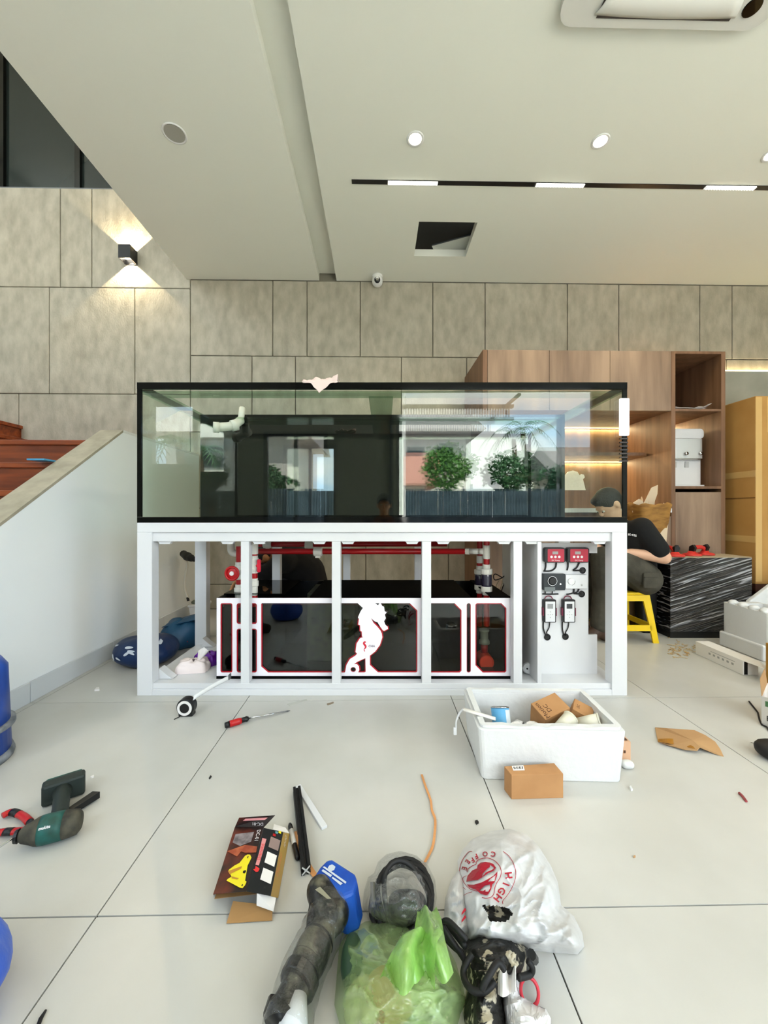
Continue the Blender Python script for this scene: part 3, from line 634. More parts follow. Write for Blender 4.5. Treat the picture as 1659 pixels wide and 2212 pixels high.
# red pump standing in the right chamber
pm = thing('return_pump', 'round red pump seen through the right sump window', 'pump', P(1048, 1452, 2.2))
pc = P(1048, 1427, 2.2)
MB(Matrix.Translation(pc)).lathe([(0.001, 0.04), (0.036, 0.04), (0.042, 0.034), (0.042, -0.06), (0.03, -0.07), (0.001, -0.07)], axis='Y', n=28).build('pump_body', mat('pump_red', (255, 78, 58), 0.35), pm, smooth=False, bevel=0.003)
MB(Matrix.Translation(pc)).box(-0.05, -0.035, -0.052, 0.05, 0.06, -0.036).build('pump_foot', mat('pump_red', (232, 58, 44)), pm, bevel=0.004)
zb_ = ZU0 + 0.0146
MB().box(pc.x - 0.04, pc.y - 0.03, zb_, pc.x + 0.04, pc.y + 0.05, pc.z - 0.053).build('pump_pad', M_rubber, pm)
MB().cyl(pc + Vector((0, 0.02, 0.041)), P(1048, 1395, 2.2) + Vector((0, 0.02, 0)), 0.02).build('outlet_pipe', mat('pipe_red', (176, 16, 22), 0.3), pm, smooth=True)
MB().lathe([(0.02, 0), (0.03, 0.004), (0.03, 0.02), (0.022, 0.03), (0.022, 0.07), (0.028, 0.075), (0.028, 0.085)], tuple(P(1048, 1394, 2.2) + Vector((0, 0.02, 0))), 18).build('union_fitting', mat('grey_pvc', (150, 152, 146), 0.4), pm, smooth=True)
# ------------------------------------------------------------------ plumbing
pg = thing('plumbing', 'red water pipes with white fittings and valves under the tank', 'pipes', (0, 2.3, 0.47))
M_pipe = mat('pipe_red', (176, 16, 22), 0.3)
def pp(name, a, b, r=0.016, m=M_pipe): return MB().cyl(a, b, r).build(name, m, pg, smooth=True)
def fit(name, prof, c, axis='Z', m=M_pvcw, n=20): return MB().lathe(prof, tuple(c), n, axis).build(name, m, pg, smooth=False, bevel=0.0015)
pp('pipe', P(548, 1176, 2.45), P(965, 1175, 2.45), 0.0165)
pp('pipe', P(516, 1191, 2.26), P(1008, 1191, 2.26), 0.0165)
for px, py, d in ((668, 1177, 2.45), (578, 1176, 2.45)):
    c = P(px, py, d); fit('pipe_clip', [(0.017, -0.026), (0.023, -0.026), (0.023, 0.026), (0.017, 0.026)], c, 'X')
    MB().box(c.x - 0.01, c.y - 0.01, c.z - 0.032, c.x + 0.01, c.y + 0.01, c.z - 0.021).build('clip_foot', M_pvcw, pg)
c = P(687, 1192, 2.26); fit('coupling', [(0.018, -0.027), (0.026, -0.022), (0.026, 0.022), (0.018, 0.027)], c, 'X')
MB().box(c.x - 0.014, c.y - 0.012, c.z - 0.034, c.x + 0.014, c.y + 0.012, c.z - 0.022).build('clip_foot', M_pvcw, pg)
def vertical(px, d, segs):
    for nm, y0, y1, hw_, m in segs:
        r = hw_ * d / F; z0, z1 = Z_(y1, d), Z_(y0, d); c = P(px, 1100, d)
        MB().lathe([(r * 0.93, z0), (r, z0 + (z1 - z0) * 0.12), (r, z1 - (z1 - z0) * 0.12), (r * 0.93, z1)], (c.x, c.y, 0), 22).build(nm, m, pg, smooth=False)
M_smoke = mat('smoky_valve', (46, 40, 58), 0.08, coat=0.5)
W_, R_ = M_pvcw, M_pipe
vertical(1051, 2.2, [('pipe', 1160, 1178, 6.4, R_), ('tee', 1178, 1207, 7.4, W_), ('pipe', 1207, 1219, 6.4, R_), ('socket', 1219, 1228, 8, W_), ('union_nut', 1228, 1240, 12.5, W_), ('check_valve', 1240, 1266, 11.5, M_smoke), ('union_nut', 1266, 1278, 12, W_), ('socket', 1278, 1285, 8.5, W_), ('pipe', 1285, 1352, 6.4, R_)])
vertical(1036, 2.36, [('pipe', 1162, 1200, 5.6, R_), ('elbow', 1200, 1216, 6.6, W_), ('pipe', 1216, 1222, 5.8, R_), ('socket', 1222, 1230, 7.4, W_), ('union_nut', 1230, 1240, 11.5, W_), ('check_valve', 1240, 1263, 10.5, M_smoke), ('union_nut', 1263, 1274, 11, W_), ('socket', 1274, 1281, 7.6, W_), ('pipe', 1281, 1352, 5.8, R_)])
MB().cyl(P(1045, 1191, 2.2), P(1036, 1191, 2.22), 0.0175).build('tee', W_, pg, smooth=True)
MB().cyl(P(1033.5, 1191, 2.22), P(1014, 1191, 2.25), 0.0165).build('coupling', W_, pg, smooth=True)
MB().cyl(P(1014, 1191, 2.25), P(1006, 1191, 2.26), 0.019, n=8).build('union_nut', W_, pg)
vertical(550, 2.16, [('elbow', 1174, 1197, 7.5, W_), ('pipe', 1197, 1200, 6, R_), ('socket', 1200, 1205, 7, W_), ('ball_valve', 1205, 1233, 8.5, W_), ('socket', 1233, 1238, 7, W_), ('pipe', 1238, 1249, 6.2, R_), ('socket', 1249, 1254, 7, W_), ('union_nut', 1254, 1266, 8.6, W_), ('socket', 1266, 1286, 6.6, W_), ('pipe', 1286, 1310, 6.2, R_)])
c = P(559.5, 1222, 2.13); MB().prism(rrect(c.x - 0.009, c.z - 0.036, c.x + 0.009, c.z + 0.036, 0.008), c.y - 0.008, c.y + 0.008, 'Y').build('valve_handle', mat('pink_red_plastic', (232, 40, 66), 0.35), pg, bevel=0.002)
MB().cyl(P(554, 1222, 2.15), P(559, 1222, 2.135), 0.007).build('valve_stem', mat('pink_red_plastic', (232, 40, 66)), pg)
# left branch with the round-handled gate valve
e = smooth_path([P(499, 1172, 2.3), P(499, 1186, 2.3), P(503, 1194, 2.3), P(513, 1196, 2.3)], 6)
MB().tube(e, 0.021, 16).build('elbow', W_, pg, smooth=True)
pp('pipe', P(499, 1160, 2.3), P(499, 1174, 2.3), 0.017)
pp('pipe', P(512, 1196, 2.3), P(516, 1196, 2.3), 0.016)
vertical(516, 2.2, [('pipe', 1180, 1214, 6, R_), ('socket', 1214, 1221, 7.4, W_), ('valve_body', 1221, 1251, 9, W_), ('pipe', 1251, 1262, 6, R_), ('socket', 1262, 1269, 7.4, W_), ('union_nut', 1269, 1281, 10, W_), ('socket', 1281, 1291, 8, W_), ('pipe', 1291, 1312, 6, R_)])
c = P(503, 1238, 2.13)
MB().cyl(P(516, 1236, 2.2), c, 0.022, 0.017).build('valve_neck', W_, pg, smooth=True)
MB().tube([c + Vector((0.035 * math.cos(t * math.pi / 12), -0.012, 0.035 * math.sin(t * math.pi / 12))) for t in range(24)], 0.0065, 8, closed=True).build('hand_wheel', M_red, pg, smooth=True)
MB(Matrix.Translation(c)).lathe([(0.001, 0.014), (0.012, 0.014), (0.033, 0.009), (0.034, 0.002), (0.001, 0.0)], axis='Y', n=24).build('wheel_disc', M_red, pg)
MB(Matrix.Translation(c)).lathe([(0.001, 0.021), (0.011, 0.021), (0.0125, 0.0145)], axis='Y', n=16).build('wheel_cap', M_paper, pg)
# bundle of cables hanging by the cabinet end
cb = thing('cable_bundle', 'loose loops of black cable hanging behind the sump on the right', 'cable', P(1085, 1280, 2.6))
D = 2.52
for pts, m, r in (([(1098, 1236), (1086, 1247), (1070, 1253), (1066, 1245), (1070, 1240), (1080, 1245), (1090, 1252), (1098, 1262), (1100, 1272), (1092, 1284)], M_rubber, 0.0035),
                  ([(1098, 1237), (1092, 1255), (1086, 1268), (1082, 1283)], M_rubber, 0.0035), ([(1098, 1237), (1094, 1262), (1088, 1284)], M_rubber, 0.0035),
                  ([(1086, 1251), (1076, 1257), (1073, 1268), (1079, 1274), (1084, 1262), (1086, 1251)], mat('cream_wire', (226, 204, 166), 0.5), 0.0035)):
    MB().tube(smooth_path([P(x, y, D + 0.01 * k) for k, (x, y) in enumerate(pts)], 5), r, 7).build('cable', m, cb, smooth=True)
# ------------------------------------------------------------------ equipment board and controllers
YE = 2.106
eb = thing('equipment_board', 'white notched mounting board with six controllers inside the stand right bay', 'board', (X_(1230, YE), YE, 0.055))
def E(px, py): return (X_(px, YE), Z_(py, YE))
bl = [E(1164, 1455.6), E(1290, 1455.6), E(1290, 1371), E(1271, 1371), E(1271, 1195), E(1290, 1195), E(1290, 1173), E(1164, 1173)]
bl[0] = (X_(1172) + 0.004, bl[0][1]); bl[-1] = (X_(1172) + 0.004, bl[-1][1])
put_mesh('panel', fill_mesh([bl], 0.006), M_lacq, eb, fn=lambda v: (v.x, YE + 0.006 - v.z, v.y))
for px, py in ((1258, 1232), (1256, 1283), (1182, 1376), (1221, 1375)):
    x, z = E(px, py); MB(Matrix.Translation((x, YE, z))).lathe([(0.017, 0.0), (0.018, 0.003), (0.015, 0.003), (0.013, 0.0002), (0.001, 0.0002)], axis='Y', n=20).build('cable_port', M_black, eb)
def dev(name, label, cat, x0, x1, y0, y1, group=None): return thing(name, label, cat, ((X_(x0, YE) + X_(x1, YE)) / 2, YE, Z_(y1, YE)), group)
def tri(px, py, d): return (X_(px, d), d, Z_(py, d))
def wire(t, pts, r=0.003): MB().tube(smooth_path([tri(x, y, YE - 0.006) for x, y in pts], 5), r, 6).build('cable', M_rubber, t, smooth=True)
M_face_red = mat('controller_red', (190, 40, 64), 0.35)
M_lcd = mat('lcd_grey', (164, 160, 156), 0.3)
M_btn = mat('button_white', (244, 240, 240), 0.5)
def flat_box(t, name, x0, x1, y0, y1, d0, d1, m, r=0.006, bevel=0.002):
    return MB().prism(rrect(X_(x0, YE), Z_(y1, YE), X_(x1, YE), Z_(y0, YE), r), YE - d1, YE - d0, 'Y').build(name, m, t, bevel=bevel)
def words(t, name, txt, size, px, py, m, d, M=None): put_mesh(name, text_mesh(txt, size), m, t, M=frame_M((X_(px, YE), YE - d, Z_(py, YE)), (1, 0, 0), (0, 0, 1)))
for k, (x0, x1, lab_) in enumerate(((1172, 1216, 'red-faced pump controller with three white buttons, next to the partition'), (1220, 1267, 'red-faced pump controller with three white buttons, right of its twin'))):
    t = dev('pump_controller', lab_, 'controller', x0, x1, 1182, 1214, 'red pump controllers')
    flat_box(t, 'housing', x0, x1, 1182, 1214, 0.0005, 0.03, M_black, 0.012)
    f = flat_box(t, 'face_plate', x0 + 6, x1 - 3, 1185, 1212, 0.0302, 0.0312, M_face_red, 0.004, 0)
    flat_box(t, 'display', x0 + 16, x0 + 28, 1190, 1196, 0.0313, 0.032, M_lcd, 0.001, 0)
    for j in range(3):
        bx, bz = E(x0 + 14 + j * 8.2, 1201.5); MB(Matrix.Translation((bx, YE - 0.0313, bz))).lathe([(0.001, 0.0015), (0.0065, 0.0015), (0.007, 0.0)], axis='Y', n=14).build('button', M_btn, t)
    words(t, 'print', 'DC Pump', 0.011, (x0 + x1) / 2 + 1, 1209, M_btn, 0.0316)
    wire(t, [(x0 + 7, 1214), (x0 + 7, 1224), (x0 + 5, 1232)], 0.004); wire(t, [(x0 + 30, 1214), (x0 + 28, 1226), (x0 + 18, 1233), (x0 + 2, 1233.5)] if k == 0 else [(x0 + 32, 1214), (x0 + 26, 1226), (x0 + 18, 1232), (1256, 1232)], 0.004)
t = dev('thermostat', 'black dial controller box with silver-ringed knob', 'controller', 1172, 1216, 1239, 1273)
flat_box(t, 'housing', 1170, 1216, 1238, 1273, 0.0005, 0.028, mat('slate_plastic', (36, 42, 46), 0.35), 0.003)
x, z = E(1188, 1253); MB(Matrix.Translation((x, YE - 0.0282, z))).lathe([(0.025, 0.0), (0.025, 0.004), (0.023, 0.004), (0.0225, 0.0)], axis='Y', n=28).build('dial_ring', M_chrome, t)
MB(Matrix.Translation((x, YE - 0.0282, z))).lathe([(0.001, 0.009), (0.018, 0.009), (0.021, 0.0)], axis='Y', n=24).build('dial', M_black, t)
x, z = E(1205, 1259.5); MB(Matrix.Translation((x, YE - 0.0282, z))).lathe([(0.001, 0.004), (0.005, 0.004), (0.006, 0.0)], axis='Y', n=14).build('button', M_chrome, t)
flat_box(t, 'terminal_cover', 1171, 1194, 1266, 1275, 0.0282, 0.031, mat('grey_plastic', (112, 118, 118), 0.4), 0.002, 0.001)
wire(t, [(1178, 1275), (1178, 1283)], 0.003); wire(t, [(1194, 1273), (1193, 1283)], 0.003); wire(t, [(1172, 1283), (1190, 1283.5), (1206, 1283)], 0.004)
t = dev('wall_controller', 'white dial controller box beside the black one', 'controller', 1217, 1264, 1239, 1270)
flat_box(t, 'housing', 1217.5, 1264, 1240, 1270, 0.0005, 0.024, M_lacq, 0.004)
x, z = E(1229, 1254); MB().tube([(x + 0.022 * math.cos(a_), YE - 0.0245, z + 0.022 * math.sin(a_)) for a_ in [math.radians(-75 + 9 * i) for i in range(10)]], 0.0014, 5).build('dial_mark', mat('soft_grey', (190, 192, 190), 0.5), t)
MB(Matrix.Translation((x, YE - 0.0242, z))).lathe([(0.001, 0.005), (0.017, 0.005), (0.018, 0.0)], axis='Y', n=24).build('dial', M_white, t)
x, z = E(1252, 1262); MB(Matrix.Translation((x, YE - 0.0242, z))).lathe([(0.001, 0.002), (0.0045, 0.002), (0.005, 0.0)], axis='Y', n=14).build('button', mat('soft_grey', (190, 192, 190)), t)
wire(t, [(1240, 1270), (1239, 1280), (1230, 1283), (1224, 1284)], 0.004); wire(t, [(1251, 1270), (1248, 1278), (1240, 1282), (1256, 1283)], 0.004)
for k, (x0, x1, lab_) in enumerate(((1171, 1197, 'handheld display controller with pale grey screen, next to the partition'), (1212, 1238, 'handheld display controller with dark screen and red side grips'))):
    t = dev('display_controller', lab_, 'controller', x0, x1, 1292, 1342, 'handheld display controllers')
    flat_box(t, 'housing', x0, x1, 1293, 1342, 0.0005, 0.026, M_black, 0.006)
    flat_box(t, 'face_plate', x0 + 3, x1 - 2.5, 1297, 1340, 0.0262, 0.0272, M_lacq, 0.002, 0)
    flat_box(t, 'display', x0 + 7, x0 + 19, 1302, 1312, 0.0273, 0.028, mat('lcd_pale', (150, 152, 152), 0.2) if k == 0 else mat('lcd_dark', (58, 60, 62), 0.2), 0.001, 0)
    for bx_, by_ in ((0.5, 1319), (0.27, 1325), (0.5, 1325), (0.73, 1325), (0.5, 1331)):
        u, z = E(x0 + 3 + (x1 - x0 - 5.5) * bx_, by_); MB(Matrix.Translation((u, YE - 0.0273, z))).lathe([(0.001, 0.001), (0.0025, 0.001), (0.003, 0)], axis='Y', n=10).build('button', mat('soft_grey', (190, 192, 190)), t)
    u0, z = E((x0 + x1) / 2 - 1, 1291); MB().tube([(u0 + 0.02 * math.cos(a_), YE - 0.012, z - 0.004 + 0.016 * math.sin(a_)) for a_ in [math.pi * i / 8 for i in range(9)]], 0.003, 6).build('hanger', mat('maroon_plastic', (120, 26, 58), 0.4), t)
    for xx in (x0 - 1, x1): flat_box(t, 'side_grip', xx - 0.6, xx + 1.6, 1311, 1328, 0.004, 0.024, mat('maroon_plastic', (120, 26, 58)), 0.001, 0)
    ex = 1182 if k == 0 else 1221
    wire(t, [(x0 + 3, 1342), (x0 + 3, 1358), (ex - 3, 1373)], 0.0035); wire(t, [(x0 + 17, 1342), (x0 + 15, 1356), (x0 + 10, 1366), (ex + 2, 1373)], 0.003)
# round white socket leaning on the partition
sk = thing('socket_plug', 'round white plug cap with a dark hole lying in the narrow bay', 'plug', (X_(1138, 2.1), 2.1, 0.055))
Ms = T((X_(1141, 2.1), 2.1, 0.0555 + 0.031), 0.0)
MB(Ms).lathe([(0.001, 0.012), (0.024, 0.012), (0.030, 0.006), (0.030, -0.008), (0.001, -0.008)], axis='Y', n=26).build('cap', M_lacq, sk)
for dx, r in ((-0.010, 0.005), (0.010, 0.003)): MB(Ms).lathe([(0.001, 0.0135), (r, 0.0135), (r, 0.0121)], (dx, 0, 0.002), 12, 'Y').build('socket_hole', M_black, sk)
# tissue pack on the shelf
tp_ = thing('tissue_pack', 'open soft pack of white tissues on the stand shelf', 'tissue', (X_(425, 2.13), 2.13, 0.055))
Mt = T((X_(418, 2.15), 2.15, 0.0556), 0.15)
def pack(u, v, sx, sy, h):
    a = 2 * math.pi * u; e = v
    r = min(1, math.sin(math.pi * (0.03 + 0.97 * e) / 2) ** 0.45 * 1.0)
    k = 1 / max(abs(math.cos(a)), abs(math.sin(a))) ** 0.75
    n1 = noise.noise(Vector((math.cos(a) * 2, math.sin(a) * 2, v * 3)))
    return (sx * r * math.cos(a) * k * (1 + 0.08 * n1), sy * r * math.sin(a) * k * (1 + 0.08 * n1), h * (1 - v ** 2.4) * (1 + 0.2 * n1))
MB(Mt).sheet(lambda u, v: pack(u, v, 0.082, 0.05, 0.058), 40, 12).build('wrapper', mat('tissue_wrap', (244, 230, 226), 0.5), tp_, smooth=True)
def flake(u, v): return (0.02 + 0.012 * u + 0.05 * v * (u - 0.3) + 0.02 * v, 0.01 * math.sin(6 * u), 0.05 + 0.075 * v * (1 - 0.5 * abs(u - 0.5)))
MB(Mt).sheet(flake, 10, 8).build('tissue', M_paper, tp_, smooth=True, solid=0.001)
pk = MB(T((X_(450, 2.26), 2.26, 0.0556), -0.4)).sheet(lambda u, v: pack(u, v, 0.075, 0.04, 0.062), 40, 12)
tag(pk.build('purple_packet', mat('purple_film', (112, 36, 168), 0.25, rgb2=(84, 20, 130), vscale=20), smooth=True), 'shiny purple plastic packet behind the tissue pack', 'packet')
# ------------------------------------------------------------------ cabinets on the right of the back wall
def rxp(px, ry):
    k = (px - CX) / F; c, s = math.cos(AL), math.sin(AL); return (k * c * ry + s * ry) / (c - k * s)
def rzp(py, px, ry):
    x = rxp(px, ry); return H - (py - CY) * (math.sin(AL) * x + math.cos(AL) * ry) / F
YC = 3.10; YK = YW - 0.004
cz_top, cz_bot = rzp(757, 1250, YC), rzp(887, 1380, YC)
xa, xb, xt0, xt1 = rxp(1043, YC), rxp(1450, YC), rxp(1450, YC) + 0.001, rxp(1567, YC)
def rb(t, name, m, *b, bevel=0.0): return MB(ROOM).box(*b).build(name, m, t, bevel=bevel)
uc = thing('upper_cabinet', 'walnut wall cupboard with three plain doors above the tank', 'cabinet', ROOM @ Matrix.Translation(((xa + xb) / 2, YC, cz_bot)))
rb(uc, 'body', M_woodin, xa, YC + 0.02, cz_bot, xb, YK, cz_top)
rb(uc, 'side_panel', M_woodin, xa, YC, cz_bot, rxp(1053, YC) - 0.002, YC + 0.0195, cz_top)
for a, b in ((1053, 1187), (1187, 1318), (1318, 1450)):
    rb(uc, 'door', M_wood, rxp(a, YC) + 0.0015, YC, cz_bot, rxp(b, YC) - 0.0015, YC + 0.0185, cz_top, bevel=0.001)
bc = thing('base_cabinet', 'walnut base cupboard under the white worktop', 'cabinet', ROOM @ Matrix.Translation(((xa + xb) / 2, YC, 0)))
zc = 0.925
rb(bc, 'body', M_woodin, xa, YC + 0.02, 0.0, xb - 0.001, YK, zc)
for a, b in ((1043, 1130), (1130, 1240), (1240, 1345), (1345, 1450)):
    rb(bc, 'door', M_wood, rxp(a, YC) + 0.0015, YC, 0.08, rxp(b, YC) - 0.003, YC + 0.0185, zc - 0.03, bevel=0.001)
wt = MB(ROOM).box(xa, YC - 0.01, zc + 0.0005, xb - 0.001, YK, zc + 0.035).build('worktop', M_lacq, bevel=0.002)
tag(wt, 'white worktop slab over the walnut base cupboard', 'worktop')
bp_ = thing('back_panel', 'walnut back board with a lit shelf between worktop and cupboard', 'shelf', ROOM @ Matrix.Translation(((xa + xb) / 2, YK, zc + 0.04)))
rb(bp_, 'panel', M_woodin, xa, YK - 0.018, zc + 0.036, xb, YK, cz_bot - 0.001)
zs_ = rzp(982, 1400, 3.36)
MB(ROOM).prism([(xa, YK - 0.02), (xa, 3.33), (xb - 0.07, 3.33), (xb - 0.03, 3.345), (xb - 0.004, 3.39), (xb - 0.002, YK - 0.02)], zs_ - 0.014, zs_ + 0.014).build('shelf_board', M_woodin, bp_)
def led(t, x0, x1, y, z, power):
    MB(ROOM).box(x0, y - 0.008, z - 0.006, x1, y, z).build('led_strip', M_led, t)
    d = bpy.data.lights.new('led_glow', 'AREA'); d.shape = 'RECTANGLE'; d.size = x1 - x0 - 0.01; d.size_y = 0.012; d.energy = power; d.color = (1, 0.78, 0.42)
    o = bpy.data.objects.new('led_glow', d); C.objects.link(o); mw = ROOM @ Matrix.Translation(((x0 + x1) / 2, y - 0.014, z - 0.010)) @ Matrix.Rotation(math.radians(-12), 4, 'X')
    o.parent = t; o.matrix_local = XF[t.name].inverted() @ mw
led(bp_, xa + 0.01, xb - 0.004, YK - 0.02, cz_bot - 0.004, 8)
led(bp_, xa + 0.01, xb - 0.004, YK - 0.02, zs_ - 0.016, 8)
# tall open tower
tw = thing('tower_cabinet', 'tall walnut tower unit with lit open compartments and closed doors below', 'cabinet', ROOM @ Matrix.Translation(((xt0 + xt1) / 2, YC, 0)))
sp0, sp1 = rxp(1459, YC), rxp(1558, YC)
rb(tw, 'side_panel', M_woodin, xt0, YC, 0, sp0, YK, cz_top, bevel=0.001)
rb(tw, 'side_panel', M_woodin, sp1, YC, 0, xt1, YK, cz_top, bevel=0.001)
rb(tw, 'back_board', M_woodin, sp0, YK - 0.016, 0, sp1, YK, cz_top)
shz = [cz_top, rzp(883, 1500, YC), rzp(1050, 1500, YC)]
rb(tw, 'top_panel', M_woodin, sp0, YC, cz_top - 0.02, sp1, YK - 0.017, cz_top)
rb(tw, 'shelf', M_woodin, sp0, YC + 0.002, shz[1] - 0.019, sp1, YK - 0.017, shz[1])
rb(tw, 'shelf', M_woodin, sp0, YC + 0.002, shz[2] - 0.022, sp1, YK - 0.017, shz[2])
zd = rzp(1063, 1500, YC)
rb(tw, 'door', M_wood, sp0 + 0.001, YC, 0.08, sp1 - 0.001, YC + 0.019, zd, bevel=0.001)
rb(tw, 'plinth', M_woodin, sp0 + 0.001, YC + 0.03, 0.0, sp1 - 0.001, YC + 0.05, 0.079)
led(tw, sp0 + 0.005, sp1 - 0.005, YK - 0.018, rzp(803, 1470, YK), 4.5)
led(tw, sp0 + 0.005, sp1 - 0.005, YK - 0.018, shz[1] - 0.021, 4.5)
# water dispenser
yd = 3.22; wx0, wx1 = rxp(1453, yd), rxp(1521, yd); wz0 = shz[2] + 0.0005; wz1 = rzp(926, 1490, yd)
wd = thing('water_dispenser', 'white countertop water dispenser with silver tap band in the tower', 'water dispenser', ROOM @ Matrix.Translation(((wx0 + wx1) / 2, yd + 0.15, wz0)))
hh = wz1 - wz0; ww = wx1 - wx0
def wb_(name, m, z0, z1, dy=0.0, ins=0.0, r=0.01):
    return MB(ROOM).prism(rrect(wx0 + ins, yd + dy, wx1 - ins, yd + 0.32, r), wz0 + z0 * hh, wz0 + z1 * hh).build(name, m, wd, bevel=0.003)
wb_('base', M_lacq, 0.0, 0.035, -0.01)
wb_('lower_body', M_lacq, 0.036, 0.49, 0.03)
wb_('tap_band', mat('brushed_silver', (206, 208, 206), 0.3, metal=0.4), 0.491, 0.83, 0.0, r=0.03)
wb_('band_trim', M_chrome, 0.47, 0.4905, -0.004, r=0.03)
MB(ROOM).prism(rrect(wx0, wz0 + 0.8305 * hh, wx1, wz1, 0.028), yd, yd + 0.32, 'Y').build('top_cap', M_lacq, wd, bevel=0.004)
for u in (0.40, 0.86):
    MB(ROOM).cyl((wx0 + u * ww, yd - 0.02, wz0 + 0.57 * hh), (wx0 + u * ww, yd + 0.01, wz0 + 0.57 * hh), 0.014).build('tap_knob', M_chrome, wd, smooth=True)
for u in (0.14, 0.53): MB(ROOM).box(wx0 + (u - 0.06) * ww, yd + 0.024, wz0 + 0.34 * hh, wx0 + (u + 0.06) * ww, yd + 0.0295, wz0 + 0.44 * hh).build('tap_outlet', mat('soft_grey', (190, 192, 190)), wd)
# loose papers on the upper tower shelf
for k, (u0, w_, rz_) in enumerate(((0.02, 0.62, 0.05), (0.55, 0.3, -0.5))):
    x0_ = sp0 + 0.02 + u0 * 0.3; Mz = ROOM @ T((x0_, YC + 0.03, shz[1] + 0.001), rz_ * 0.3)
    def pf(u, v, k=k, w_=w_): return (u * 0.42 * w_, v * 0.16, 0.004 + 0.014 * abs(math.sin(u * 4 + k)) + (0.03 * u * (1 - v) if k else 0.02 * (1 - u) ** 6 * (1 - v)))
    tag(MB(Mz).sheet(pf, 14, 6).build('paper_sheet', M_paper, smooth=True, solid=0.001), ['wrinkled white paper lying on the upper tower shelf', 'small crumpled paper scrap at the right of the upper tower shelf'][k], 'paper')
# white cut-out sheet standing on the worktop, seen through the tank
sx, sy = rxp(1250, 3.66), 3.66
pts = [(1222, 1058), (1272, 1058), (1266, 1034), (1270, 1030), (1268, 1024), (1262, 1023), (1259, 1026), (1254, 1018), (1244, 1015), (1233, 1018), (1226, 1026)]
lp = [(rxp(x, sy), rzp(y, x, sy)) for x, y in pts]
o = put_mesh('paper_cutout', fill_mesh([lp], 0.003), M_paper, None, fn=lambda v: ROOM @ Vector((v.x, sy + 0.058 - v.z, v.y)))
tag(o, 'white rounded paper cut-out fixed to the walnut back board', 'paper')
# ------------------------------------------------------------------ tall carton and what carries it
cx0 = X_(1632, 3.0); Mk = T((cx0, 3.0, 0), AL)
zc0, zc1 = Z_(1262, 3.0), Z_(855, 3.0)
crate = thing('carton_base', 'dark brown low crate under the tall carton', 'crate', Mk)
MB(Mk).box(0.02, 0.02, 0, 0.7, 0.5, zc0 - 0.06).build('crate_body', mat('dark_crate', (70, 34, 20), 0.7), crate)
MB(Mk).box(0.0, 0.0, zc0 - 0.0595, 0.72, 0.52, zc0 - 0.001).build('crate_top', mat('dark_crate', (70, 34, 20)), crate, bevel=0.004)
tc_ = thing('tall_carton', 'tall brown cardboard carton with taped seams beside the tower cabinet', 'carton', T((cx0, 3.0, zc0), AL))
M_carton = mat('carton_brown', (196, 150, 84), 0.8, rgb2=(182, 136, 72), vscale=3)
MB(Mk).box(0, 0, zc0, 0.72, 0.52, zc1).build('carton_body', M_carton, tc_, bevel=0.006)
M_tape = mat('clear_tape', (214, 176, 112), 0.12)
MB(Mk).box(0.09, -0.0015, zc1 - 0.28, 0.30, -0.0002, zc1 - 0.01).build('tape', M_tape, tc_)
MB(Mk).box(0.0, -0.0015, zc0 + 0.02, 0.05, -0.0002, zc1 - 0.01).build('tape', M_tape, tc_)
for z in (0.32, 0.83): MB(Mk).box(-0.0012, 0.0, zc0 + z, -0.0002, 0.5, zc0 + z + 0.05).build('tape', M_tape, tc_)
MB(Mk).box(-0.0022, 0.0, zc0 + 0.665, -0.0013, 0.5, zc0 + 0.672).build('seam', mat('seam_brown', (120, 82, 36), 0.9), tc_)
# ------------------------------------------------------------------ box wrapped in stretch film
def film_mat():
    m = bpy.data.materials.new('film_painted_glints'); m.use_nodes = True; n = m.node_tree; b = n.nodes['Principled BSDF']; L = n.links.new
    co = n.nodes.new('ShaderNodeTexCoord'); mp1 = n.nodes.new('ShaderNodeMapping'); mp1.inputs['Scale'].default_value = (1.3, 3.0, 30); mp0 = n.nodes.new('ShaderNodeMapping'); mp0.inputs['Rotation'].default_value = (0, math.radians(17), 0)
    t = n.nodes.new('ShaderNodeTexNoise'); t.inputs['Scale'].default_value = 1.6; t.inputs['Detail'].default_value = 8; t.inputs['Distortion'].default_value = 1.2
    r = n.nodes.new('ShaderNodeValToRGB'); e = r.color_ramp.elements; e[0].position = 0.54; e[0].color = (0.003, 0.003, 0.004, 1); e[1].position = 0.65; e[1].color = (0.62, 0.62, 0.66, 1)  # pale streaks: whitish film wrinkles plus highlights painted into the colour
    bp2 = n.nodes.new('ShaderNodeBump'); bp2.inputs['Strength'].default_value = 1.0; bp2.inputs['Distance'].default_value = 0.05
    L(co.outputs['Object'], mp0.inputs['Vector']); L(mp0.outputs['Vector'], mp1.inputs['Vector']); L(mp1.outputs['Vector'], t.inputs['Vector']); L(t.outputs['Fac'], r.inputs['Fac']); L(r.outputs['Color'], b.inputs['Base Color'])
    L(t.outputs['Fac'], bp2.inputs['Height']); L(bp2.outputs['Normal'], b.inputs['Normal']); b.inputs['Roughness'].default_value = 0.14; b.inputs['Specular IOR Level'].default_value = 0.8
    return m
bx0, by0 = X_(1448, 2.87), 2.87
wp = thing('wrapped_box', 'black box wrapped in shiny stretch film in front of the tower cabinet', 'box', (bx0, by0, 0))
MB().box(bx0, by0, 0.0, bx0 + 0.602, by0 + 0.23, 0.045).build('box_foot', M_black, wp)
zt1 = 0.592
